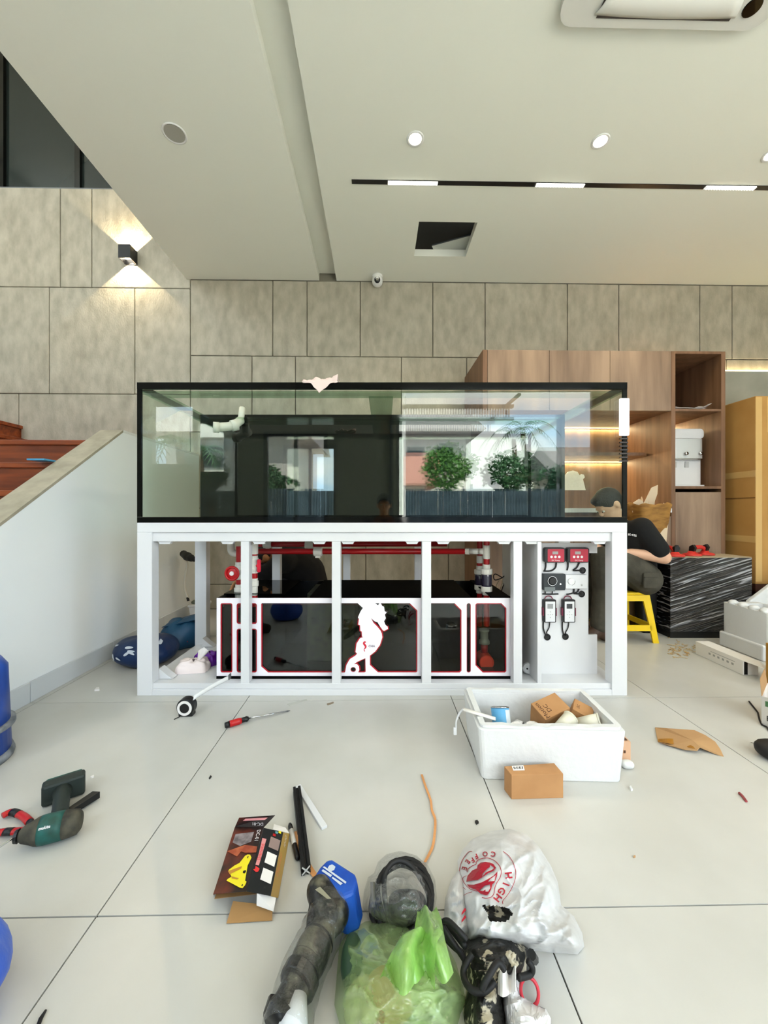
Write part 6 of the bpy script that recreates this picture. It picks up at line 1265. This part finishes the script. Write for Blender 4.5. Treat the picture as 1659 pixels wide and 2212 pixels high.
MB().hexa([a_.lerp(b_, 0.06) + Vector(v) for v in ((-0.045, -0.02, -0.01), (-0.03, -0.03, -0.01), (-0.03, 0.02, 0.0), (-0.045, 0.03, 0.0), (-0.043, -0.02, 0.02), (-0.028, -0.03, 0.022), (-0.028, 0.02, 0.026), (-0.043, 0.03, 0.024))]).build('trigger', M_rubber, ct, bevel=0.004)
MB().tube(smooth_path([KX(900, 1180, 0.082), KX(1010, 1450, 0.076), KX(1080, 1700, 0.066)]), [0.010] * 13, 8, flat=0.5).build('side_trim', mat('dusty_grey', (150, 146, 124), 0.6), ct, smooth=True)
MB().tube([b_, b_.lerp(G(585, 2240, 0.04), 0.6)], [0.036, 0.03], 16).build('tool_nose', M_black, ct, smooth=True)
MB().tube([a_.lerp(b_, 0.84) + Vector((0.015, -0.01, 0.012)), b_ + Vector((0.022, -0.03, 0.004))], [0.014, 0.028], 12).build('motor_cap', M_lacq, ct, smooth=True)
lbq = [KX(x, y, 0.112) for x, y in ((400, 960), (710, 1290), (600, 1300), (260, 1040))]; MB()._a(lbq, [(0, 1, 2, 3)]).build('indicator', mat('dusty_grey', (150, 146, 124), 0.6), ct)
M_clear = plastic_film('clear_film', (226, 228, 226), 0.03, 0.08, 1.0, 40, 0.05)
MB().tube(smooth_path([a_ + Vector((0, 0.02, 0)), a_.lerp(b_, 0.3), a_.lerp(b_, 0.65), b_ + Vector((0.01, -0.03, 0))]), [0.043 + 0.006 * noise.noise(Vector((i * 0.7, 0, 0))) for i in range(19)], 20, caps=False).build('clear_wrap', M_clear, ct, smooth=True)
# ------------------------------------------------------------------ plastic bags
def inside(p, poly):
    r = False; j = len(poly) - 1
    for i in range(len(poly)):
        if (poly[i][1] > p[1]) != (poly[j][1] > p[1]) and p[0] < (poly[j][0] - poly[i][0]) * (p[1] - poly[i][1]) / (poly[j][1] - poly[i][1]) + poly[i][0]: r = not r
        j = i
    return r
def edge_d(p, poly):
    best = 1e9; p = Vector(p)
    for i in range(len(poly)):
        a, b = Vector(poly[i - 1]), Vector(poly[i]); ab = b - a; t_ = max(0, min(1, (p - a).dot(ab) / max(ab.length_squared, 1e-9))); best = min(best, (p - a - ab * t_).length)
    return best
def dense(poly, n): 
    out = []
    for i in range(len(poly)):
        a, b = poly[i], poly[(i + 1) % len(poly)]
        for k in range(n): out.append((a[0] + (b[0] - a[0]) * k / n, a[1] + (b[1] - a[1]) * k / n))
    return out
def bag(poly, hz, rings=26, hole=None, n=4):
    """crumpled sheet over a floor outline given in photo pixels; hz(x, y, d) is the height of the plastic above the floor"""
    cx_, cy_ = sum(p[0] for p in poly) / len(poly), sum(p[1] for p in poly) / len(poly); out = dense(poly, n); m = len(out); vs_, fs = [], []
    for r in range(rings + 1):
        s = 1 - (r / rings)
        for p in out:
            x, y = cx_ + (p[0] - cx_) * s, cy_ + (p[1] - cy_) * s; d = edge_d((x, y), poly) if r else 0.0; vs_.append(G(x, y, max(0.0015, hz(x, y, d))))
    for r in range(rings):
        for i in range(m):
            a, b, c, e = r * m + i, r * m + (i + 1) % m, (r + 1) * m + (i + 1) % m, (r + 1) * m + i
            if hole:
                s = 1 - (r + .5) / rings; p = out[i]
                if inside((cx_ + (p[0] - cx_) * s, cy_ + (p[1] - cy_) * s), hole): continue
            fs.append((a, b, c, e))
    return MB()._a(vs_, fs)
def crump(x, y, f, seed): # folded-plastic wrinkles
    n1 = abs(noise.noise(Vector((x * f, y * f, seed)))); n2 = abs(noise.noise(Vector((x * f * 2.3, y * f * 2.3, seed + 5)))); return (1 - min(1, n1 * 2.4)) ** 2.5 - 0.25 + 0.4 * ((1 - min(1, n2 * 2.4)) ** 2.5 - 0.25)
# clear bag with black cable
cbg = thing('clear_bag', 'clear plastic bag holding a coil of black cable', 'plastic bag', G(860, 1930))
cpoly = [(783, 1960), (786, 1925), (795, 1895), (808, 1886), (816, 1862), (835, 1845), (865, 1838), (900, 1848), (925, 1870), (940, 1900), (944, 1940), (936, 1975), (915, 1998), (880, 2010), (840, 2005), (800, 1985)]
bag(cpoly, lambda x, y, d: 0.115 * (1 - math.exp(-d / 26)) + 0.012 * crump(x, y, 0.03, 3)).build('bag_film', plastic_film('clear_bag_film', (225, 228, 226), 0.13, 0.08, 1.0, 40, 0.12), cbg, smooth=True)
for k in range(4):
    c = G(866 + 4 * k, 1945 - 4 * k, 0.022 + 0.012 * k); r0_ = 0.076 - 0.007 * k
    MB().tube([c + Vector((r0_ * math.cos(t_) * (0.9 + 0.1 * math.sin(2 * t_ + k)), r0_ * 0.95 * math.sin(t_), 0.012 * math.sin(t_ * 2 + k) + 0.03 * math.sin(t_))) for t_ in [2 * math.pi * i / 28 for i in range(28)]], 0.006, 7, closed=True).build('cable_coil', M_rubber, cbg, smooth=True)
MB().ball(G(880, 1965, 0.035), (0.045, 0.03, 0.032), q=0.7).build('adapter', M_black, cbg, smooth=True)
MB().sheet(lambda u, v: G(800 + 12 * u, 1905 + 55 * v, 0.02 + 0.05 * math.sin(math.pi * u)), 6, 10).build('inner_card', mat('grey_card', (150, 148, 140), 0.6), cbg, solid=0.001)
# green bag
gb = thing('green_bag', 'light green translucent plastic bag with knotted top', 'plastic bag', G(865, 2110))
gpoly = [(733, 2040), (752, 2012), (790, 1990), (835, 1985), (862, 1992), (890, 2000), (930, 2005), (960, 2030), (985, 2080), (1000, 2130), (1008, 2165), (995, 2190), (985, 2230), (900, 2265), (800, 2270), (738, 2230), (722, 2170), (728, 2100)]
M_green = plastic_film('green_film', (206, 238, 168), 0.42, 0.2, 0.7, 9, 0.10, 0.25)
bag(gpoly, lambda x, y, d: 0.125 * (1 - math.exp(-d / 40)) + 0.03 * crump(x, y, 0.014, 9) * min(1, d / 20), 40, n=6).build('bag_film', M_green, gb, smooth=True)
def ear(pts, w0, seed):
    def f(u, v):
        k = v * (len(pts) - 1); i = min(int(k), len(pts) - 2); a, b = pts[i], pts[i + 1]; t_ = k - i
        x, y, z = [a[j] + (b[j] - a[j]) * t_ for j in range(3)]; wv = w0 * (1 - 0.55 * v) ; return G(x + (u - .5) * wv, y + 0.18 * wv * math.sin(u * 9 + seed), z + 0.02 * math.sin(u * 8 + seed + v * 3))
    return f
MB().sheet(ear([(935, 2110, 0.12), (925, 2040, 0.15), (925, 1990, 0.13), (922, 1962, 0.10)], 90, 1.0), 22, 14).build('bag_ear', plastic_film('green_film_dense', (184, 238, 128), 0.66, 0.22, 0.9, 26, 0.1, 0.25), gb, smooth=True)
MB().sheet(ear([(880, 2130, 0.13), (890, 2080, 0.155), (905, 2030, 0.15), (930, 2010, 0.13)], 120, 4.0), 22, 14).build('bag_ear', plastic_film('green_film_dense', (160, 222, 100)), gb, smooth=True)
for k, (x, y, z, r, c_) in enumerate(((840, 2150, 0.035, (0.05, 0.04, 0.035), (226, 178, 150)), (900, 2120, 0.035, (0.045, 0.045, 0.035), (236, 226, 206)), (790, 2170, 0.03, (0.04, 0.04, 0.03), (214, 190, 160)), (760, 2075, 0.035, (0.022, 0.045, 0.032), (40, 66, 44)))):
    MB().ball(G(x, y, z), r).build('content_lump', mat('bag_content_%d' % k, c_, 0.6), gb, smooth=True)
MB().tube([G(825, 2190, 0.09), G(815, 2235, 0.09)], 0.006, 8).build('red_straw', M_red, gb)
# black tool pouch with pale pattern under the white bag
M_camo = mat('black_white_pattern', (26, 25, 22), 0.5, rgb2=(190, 180, 156), vscale=34, lo=0.40, hi=0.44, detail=3, bump=0.4, bscale=60)
tpouch = thing('patterned_bag', 'black and cream patterned soft bag with straps at the bottom', 'bag', G(1050, 2120))
bpoly = [(1000, 2040), (1030, 2010), (1080, 1990), (1130, 2010), (1150, 2060), (1145, 2100), (1120, 2120), (1095, 2140), (1090, 2180), (1100, 2240), (1010, 2260), (1000, 2180), (1010, 2120), (998, 2080)]
bag(bpoly, lambda x, y, d: 0.085 * (1 - math.exp(-d / 20)) + 0.012 * crump(x, y, 0.03, 21), 24).build('bag_body', M_camo, tpouch, smooth=True)
for pts in ([(1005, 2075, .05), (985, 2045, .07), (962, 2010, .085), (955, 1995, .09), (968, 1990, .10), (990, 2010, .10), (1008, 2030, .09)], [(1000, 2060, .04), (975, 2040, .05), (950, 2010, .06), (950, 1994, .08), (966, 1998, .07), (1005, 2045, .08)],
            [(1020, 2060, .09), (1000, 2100, .075), (1015, 2135, .075), (1045, 2142, .08), (1070, 2120, .09)], [(1140, 2075, .07), (1150, 2090, .06), (1145, 2105, .05), (1120, 2112, .06)], [(1090, 2095, .10), (1075, 2080, .11), (1055, 2110, .105), (1040, 2138, .09)]):
    MB().tube(smooth_path([G(*p) for p in pts], 6), 0.0055, 8).build('strap', M_rubber, tpouch, smooth=True)
MB().tube([G(1148, 2062, .06), G(1154, 2072, .04)], 0.009, 8).build('buckle', M_black, tpouch)
# white coffee bag
wbag = thing('white_bag', 'white plastic carrier bag with round red coffee logo', 'plastic bag', G(1110, 1960))
wpoly = [(1000, 1835), (1020, 1812), (1060, 1795), (1100, 1790), (1138, 1803), (1165, 1830), (1190, 1870), (1205, 1905), (1212, 1955), (1240, 1980), (1258, 2015), (1262, 2045), (1248, 2062), (1190, 2058), (1120, 2050), (1060, 2045), (1015, 2030), (1003, 2005), (1000, 1960), (992, 1900), (988, 1860)]
def wz_(x, y, d):
    flat = math.exp(-(((x - 1052) / 60) ** 2 + ((y - 1895) / 60) ** 2)); low = max(0, min(1, (y - 1980) / 40)) * 0.02
    return 0.10 * (1 - math.exp(-d / 22)) + low * min(1, d / 20) + 0.015 * crump(x, y + 0.6 * x, 0.017, 31) * (1 - 0.9 * flat) + 0.02 * noise.noise(Vector((x * 0.012, y * 0.012, 8))) * (1 - 0.6 * flat) * min(1, d / 12)
hole = [(1040, 1958), (1052, 1972), (1058, 1990), (1090, 1993), (1102, 1986), (1110, 1973), (1100, 1962), (1072, 1958)]
M_wfilm = plastic_film('white_film', (246, 247, 248), 0.95, 0.3, 0.5, 24, 0.06, 0.15)
bag(wpoly, wz_, 48, hole, 6).build('bag_film', M_wfilm, wbag, smooth=True)
MB().sheet(lambda u, v: G(1036 + 78 * u, 1954 + 42 * v, 0.062 + 0.01 * noise.noise(Vector((u * 5, v * 5, 0)))), 14, 8).build('dark_content', M_camo, wbag, smooth=True)
lpoly = [(958, 1990), (962, 1940), (975, 1900), (992, 1878), (1006, 1900), (1012, 1960), (1016, 2010), (1002, 2028), (972, 2022)]
bag(lpoly, lambda x, y, d: 0.05 * (1 - math.exp(-d / 10)) + 0.012 * crump(x, y, 0.03, 41), 14).build('bag_handle', M_wfilm, wbag, smooth=True)
M_logo = mat('coffee_red', (176, 18, 44), 0.4)
def on_bag(x, y, lift_=0.0034): return G(x, y, wz_(x, y, edge_d((x, y), wpoly)) + lift_)
def on_px(name, loops, m_=M_logo):
    me = fill_mesh(loops); b2 = bmesh.new(); b2.from_mesh(me); bmesh.ops.triangulate(b2, faces=b2.faces); bmesh.ops.subdivide_edges(b2, edges=b2.edges, cuts=3, use_grid_fill=True); b2.to_mesh(me); b2.free()
    put_mesh(name, me, m_, wbag, fn=lambda v: on_bag(v.x, v.y))
def LX(pts): return [(940 + x / 8.73, 1800 + y / 8.73) for x, y in pts]
def stroke(name, pts, w_=1.0, closed=False):
    pth = smooth_path([(x, y, 0) for x, y in LX(pts)], 5); pth = [Vector((p.x, p.y)) for p in pth]; L1, L2 = [], []
    for i, p in enumerate(pth):
        t_ = (pth[min(i + 1, len(pth) - 1)] - pth[max(i - 1, 0)]).normalized(); n_ = Vector((-t_.y, t_.x)) * w_ * 0.5; L1.append(p + n_); L2.append(p - n_)
    vs_ = [on_bag(p.x, p.y) for p in L1] + [on_bag(p.x, p.y) for p in L2]; k = len(L1); MB()._a(vs_, [(i, i + 1, k + i + 1, k + i) for i in range(k - 1)]).build(name, M_logo, wbag)
stroke('logo_ring', [(1280, 338), (1400, 440), (1490, 600), (1520, 760), (1500, 900), (1430, 1060), (1360, 1170), (1275, 1275), (1275, 1330)], 1.3)
stroke('logo_ring', [(700, 345), (640, 345), (560, 430), (500, 530), (465, 640), (455, 730)], 1.3)
stroke('logo_ring', [(465, 960), (530, 1020), (575, 1060)], 1.0); stroke('logo_ring', [(530, 1175), (610, 1130), (700, 1105)], 1.0)
stroke('logo_line', [(880, 1210), (960, 1225), (1060, 1200), (1110, 1130), (1120, 1040), (1160, 940), (1220, 840), (1245, 740), (1225, 640), (1150, 540), (1050, 480), (950, 465), (830, 490), (775, 540), (770, 580), (700, 615), (620, 670), (600, 730)], 1.5)
stroke('logo_line', [(590, 800), (530, 830), (520, 880), (570, 970), (660, 1050), (790, 1090)], 1.2)
on_px('logo_bean', [LX([(1030, 550), (1100, 580), (1145, 650), (1100, 710), (1000, 750), (920, 810), (800, 880), (700, 890), (585, 915), (610, 800), (700, 700), (790, 660), (800, 600), (860, 550), (950, 540)])[::-1], LX([(1030, 590), (1100, 640), (1110, 665), (1050, 700), (960, 735), (885, 820), (900, 760), (960, 690), (1000, 655), (1030, 640)])])
on_px('logo_bean', [LX([(595, 965), (730, 970), (880, 925), (1000, 860), (1100, 800), (1175, 720), (1170, 800), (1120, 930), (1080, 960), (1055, 1060), (1000, 1150), (960, 1170), (860, 1140), (760, 1060), (640, 1020)]), LX([(1040, 860), (1140, 790), (1120, 900), (1000, 910)])[::-1], LX([(830, 1075), (940, 985), (1030, 965), (1040, 1030), (1000, 1100), (950, 1100), (950, 1060), (900, 1090)])[::-1]])
def letter(ch, x, y, rot, size, sx_=1.0):
    me = text_mesh(ch, size, bold=0.03); a0 = math.radians(rot); x0_, y0_ = LX([(x, y)])[0]
    put_mesh('logo_letter', me, M_logo, wbag, fn=lambda v: on_bag(x0_ + (v.x * math.cos(a0) - v.y * math.sin(a0)) * sx_, y0_ - (v.x * math.sin(a0) + v.y * math.cos(a0)) * 1.0))
for ch, x, y, r_ in (('H', 1378, 795, -83), ('I', 1330, 960, -112), ('G', 1250, 1085, -122), ('H', 1175, 1215, -130)): letter(ch, x, y, r_, 21)
for ch, x, y, r_ in (('C', 1095, 388, -188), ('O', 940, 385, -175), ('F', 775, 430, -155), ('F', 705, 500, -145), ('E', 610, 530, -125), ('E', 545, 660, -105)): letter(ch, x, y, r_, 15)
for y0 in (1440, 1580):
    q4 = [(500, y0 + 60), (560, y0 - 40), (590, y0 + 5), (495, y0 + 110)]; vs_ = [G(x, y, 0.062 + 0.01) for x, y in LX(q4)]; MB()._a(vs_, [(0, 1, 2, 3)]).build('red_bar', M_logo, wbag)
# white paper bag corner and red ring
wpb = thing('white_paper_bag', 'crumpled white paper bag at the bottom edge beside the red ring', 'paper bag', G(1130, 2170))
ppoly = [(1074, 2100), (1086, 2082), (1100, 2092), (1118, 2110), (1126, 2150), (1140, 2160), (1180, 2180), (1190, 2200), (1188, 2250), (1100, 2260), (1088, 2200)]
bag(ppoly, lambda x, y, d: 0.06 * (1 - math.exp(-d / 12)) + 0.014 * crump(x, y, 0.025, 51), 20).build('bag_paper', mat('bag_white', (236, 234, 232), 0.6), wpb)
MB().sheet(lambda u, v: G(1076 + 38 * u, 2092 + 56 * v + 6 * math.sin(5 * u), 0.075 + 0.012 * math.sin(u * 7)), 8, 8).build('bag_fold', mat('bag_white', (236, 234, 232)), wpb, solid=0.001)
c = G(1144, 2142, 0.02)
rg = MB().tube([c + Vector((0.0165 * math.cos(t_), 0.009 * math.sin(t_), 0.0165 * math.sin(t_))) for t_ in [2 * math.pi * i / 32 for i in range(32)]], 0.0032, 8, closed=True)
tag(rg.build('red_ring', mat('ring_red', (206, 52, 66), 0.35), smooth=True), 'small red plastic ring near the bottom edge', 'ring')
# ------------------------------------------------------------------ small litter
def chip_(label, pts, m_, h_=0.004, name='litter_scrap'): 
    p = [G(x, y) for x, y in pts]; n_ = len(p); tag(MB()._a(p + [v + Vector((0, 0, h_)) for v in p], [tuple(range(n_ - 1, -1, -1)), tuple(range(n_, 2 * n_))] + [(i, (i + 1) % n_, n_ + (i + 1) % n_, n_ + i) for i in range(n_)]).build(name, m_), label, 'scrap')
chip_('tiny white paper scrap on the floor left of the stand', [(204, 1493), (208, 1488), (214, 1487), (215, 1492)], M_paper, 0.008)
chip_('tiny white chip behind the cordless drill', [(195, 1679), (203, 1676), (203, 1679), (198, 1681)], M_paper)
chip_('tiny white foam crumb at the right of the styrofoam box', [(1360, 1702), (1363, 1700), (1367, 1708), (1363, 1709)], M_foam, 0.006)
chip_('tiny dark speck between the drill and the aluminium profile', [(451, 1682), (455, 1676), (457, 1678), (453, 1684)], M_rubber, 0.003)
chip_('black crumb on the floor above the white carrier bag', [(1026, 1777), (1031, 1775), (1034, 1779), (1029, 1782)], M_rubber, 0.006)
chip_('clear film sliver on the floor before the stand', [(620, 1521), (662, 1511), (664, 1514), (626, 1525)], mat('pale_film', (196, 194, 184), 0.2), 0.002)
chip_('small brown splinter on the floor below the stand middle', [(706, 1521), (720, 1517), (721, 1519), (708, 1524)], mat('splinter', (140, 124, 104), 0.8), 0.003)
chip_('brown crumb at the lower right of the floor near the tile joint', [(1368, 1851), (1372, 1849), (1373, 1852), (1369, 1854)], M_card, 0.003)
tag(MB().tube(smooth_path([G(1597, 1713, 0.003), G(1604, 1720, 0.003), G(1612, 1731, 0.003)]), 0.004, 6).build('red_wire_piece', mat('dull_red', (150, 60, 64), 0.5)), 'short piece of red wire on the right floor', 'wire')
MB().tube(smooth_path([G(405, 1386, 0.06), G(395, 1384, 0.05), G(384, 1379, 0.03)]), 0.003, 6).build('red_cord', M_red, tb_)
# ------------------------------------------------------------------ outside, seen mirrored in the tank
gd = MB().box(-30, -45, -0.25, 40, YF - 0.14, -0.12).build('ground', mat('street_paving', (206, 202, 192), 0.9, rgb2=(186, 182, 172), vscale=2)); struct(gd)
sm_ = MB(ROOM).box(0.2, YF - 0.13, -0.1, 3.5, YF, -0.0005).build('threshold', M_tile); struct(sm_)
col = thing('porch_column', 'white square porch column mirrored at the middle of the tank', 'column', (0.38, -6.2, -0.12))
MB().box(0.24, -6.35, -0.12, 0.56, -6.05, 5.2).build('shaft', M_white, col); MB().box(0.2, -6.4, -0.119, 0.6, -6.0, 0.1).build('plinth', M_white, col)
# slatted awning over the shop front
aw = thing('slatted_awning', 'long awning strip of upright pale slats mirrored near the tank top', 'awning', (0, -3.4, 2.7))
for k in range(96):
    x = -2.4 + k * 0.05
    MB().box(x, -3.43, 2.72, x + 0.026, -3.40, 2.90).build('slat', M_white, aw)
MB().box(-2.45, -3.46, 2.90, 2.45, -3.38, 2.96).build('rail', M_alu, aw); MB().box(-2.45, -3.46, 2.66, 2.45, -3.38, 2.72).build('rail', M_alu, aw)
for x in (-2.3, 0.0, 2.3): MB().box(x, -3.38, 2.93, x + 0.05, YF - 0.12, 2.97).build('bracket', M_alu, aw)
# corrugated fence
M_fence = mat('blue_grey_sheet', (62, 76, 86), 0.5, rgb2=(44, 56, 64), vscale=3)
fn_ = thing('sheet_fence', 'dark blue-grey corrugated sheet fence across the street, mirrored in the tank', 'fence', (3, -9.5, -0.12))
for k in range(30):
    x = -9 + k * 0.85
    MB().sheet(lambda u, v, x=x: (x + u * 0.84, -9.5 + 0.03 * math.sin(u * 8 * 2 * math.pi), -0.12 + v * 1.85), 32, 1).build('sheet', M_fence, fn_, solid=0.004)
for k in range(9): MB().box(-9 + k * 3.0, -9.62, -0.12, -8.92 + k * 3.0, -9.54, 1.9).build('post', M_alu, fn_)
# houses
M_hw = mat('house_wall', (206, 202, 194), 0.9); M_roof = mat('grey_roof', (120, 116, 116), 0.8); M_pink = mat('rust_roof', (150, 104, 92), 0.8)
def house(label, x0, y0, w_, d_, h_, rm, wins):
    t = thing('house', label, 'house', (x0 + w_ / 2, y0, -0.12))
    MB().box(x0, y0 - d_, -0.12, x0 + w_, y0, h_).build('wall', M_hw, t)
    MB().prism([(y0 + 0.7, h_ - 0.1), (y0 - d_ / 2, h_ + 1.6), (y0 - d_ - 0.7, h_ - 0.1)], x0 - 0.7, x0 + w_ + 0.7, 'X').build('roof', rm, t)
    for a, b_, c, e in wins:
        f = MB().box(x0 + a, y0, b_, x0 + c, y0 + 0.06, e).build('window', M_alu, t); MB().box(x0 + a + 0.06, y0 + 0.0605, b_ + 0.06, x0 + c - 0.06, y0 + 0.08, e - 0.06).build('pane', M_darkglass, f)
house('two-storey grey house with hip roof mirrored beside the white column', 0.9, -18, 4.0, 6, 5.6, M_roof, [(0.4, 3.4, 1.4, 4.6), (2.2, 3.2, 3.2, 4.8), (0.5, 0.9, 1.6, 2.2)])
house('low house with rust red roof mirrored behind the fence', -1.2, -14, 3.2, 3, 2.3, M_pink, [(0.5, 0.8, 1.3, 1.7), (1.9, 0.8, 2.7, 1.7)])
house('low grey gabled house mirrored at the right of the trees', 9.2, -15, 5, 5, 2.9, M_roof, [(0.8, 1.0, 1.8, 2.0)])
house('pale house seen mirrored through the side door', -9.5, -13, 5.5, 5, 4.4, mat('pale_roof', (196, 192, 186), 0.8), [(0.8, 1.0, 2.0, 2.2), (3.2, 1.0, 4.4, 2.2), (0.8, 3.0, 2.0, 4.0)])
# leafy trees
M_leafs = [mat('leaf_green_%d' % k, c, 0.6) for k, c in enumerate(((70, 112, 44), (52, 92, 52), (44, 84, 60)))]
M_bark = mat('bark', (86, 70, 52), 0.9)
def tree(label, x, y, h_, r, mi, seed):
    rnd = random.Random(seed); t = thing('leafy_tree', label, 'tree', (x, y, -0.12), 'leafy trees across the street')
    MB().tube(smooth_path([(x, y, -0.12), (x + 0.1, y, h_ * 0.35), (x - 0.05, y + 0.1, h_ * 0.75)]), [0.12 - 0.006 * i for i in range(13)], 8).build('trunk', M_bark, t)
    m = MB()
    for i in range(2600):
        a, u, q_ = rnd.uniform(0, 6.283), rnd.uniform(-1, 1), rnd.uniform(0.35, 1) ** 0.5
        s = math.sqrt(1 - u * u); lump = 0.75 + 0.35 * noise.noise(Vector((math.cos(a) * 2, u * 2, seed)))
        c = Vector((x + r * q_ * s * math.cos(a) * lump, y + r * 0.8 * q_ * s * math.sin(a) * lump, h_ - r * 0.75 + r * 0.85 * q_ * u * lump)); 
        d = Vector((rnd.gauss(0, 1), rnd.gauss(0, 1), rnd.gauss(0, .6))).normalized(); e = d.cross(Vector((rnd.gauss(0, 1), rnd.gauss(0, 1), rnd.gauss(0, 1)))).normalized(); L_ = rnd.uniform(0.11, 0.2)
        m._a([c, c + d * L_ * .5 + e * L_ * .3, c + d * L_, c + d * L_ * .5 - e * L_ * .3], [(0, 1, 2, 3)])
    m.build('foliage', M_leafs[mi], t, kind='stuff')
tree('bright green leafy tree mirrored next to the grey house', 2.7, -12.0, 3.9, 1.45, 0, 3)
tree('dark green leafy tree mirrored in the middle of the street view', 5.2, -11.4, 3.5, 1.35, 1, 4)
tree('dark teal leafy tree mirrored left of the gabled house', 7.6, -12.0, 3.0, 1.25, 2, 5)
tree('small leafy tree mirrored through the side door', -4.5, -10.8, 2.8, 1.1, 1, 6)
def palm(label, x, y, h_, seed):
    rnd = random.Random(seed); t = thing('palm_tree', label, 'palm', (x, y, -0.12), 'palms across the street')
    MB().tube(smooth_path([(x, y, -0.12), (x + 0.12, y, h_ * .5), (x, y, h_)]), 0.11, 9).build('trunk', M_bark, t, smooth=True)
    for k in range(10):
        a = k * 0.63 + rnd.uniform(-.2, .2); m = MB(); L_ = rnd.uniform(1.2, 1.6); el = rnd.uniform(0.4, 1.1)
        sp_ = [Vector((x + math.cos(a) * L_ * s, y + math.sin(a) * L_ * s, h_ + L_ * (el * s - 1.15 * s * s))) for s in [i / 12 for i in range(13)]]
        m.tube(sp_, [0.025 - 0.0016 * i for i in range(13)], 5)
        sd_ = Vector((-math.sin(a), math.cos(a), 0))
        for i in range(1, 13):
            for s in (-1, 1):
                w_ = 0.42 * math.sin(math.pi * min(1, (i + 2) / 14)); p = sp_[i]; d = (sp_[i] - sp_[i - 1]).normalized() * 0.28
                m._a([p - d * .1, p + d * .1, p + sd_ * s * w_ + d + Vector((0, 0, -0.16))], [(0, 1, 2)])
        m.build('frond', M_leafs[1], t)
palm('palm tree with arching fronds mirrored against the bright sky', 6.4, -14.0, 4.8, 2)
palm('palm tree mirrored near the left end of the tank', -6.3, -8.0, 3.0, 8)
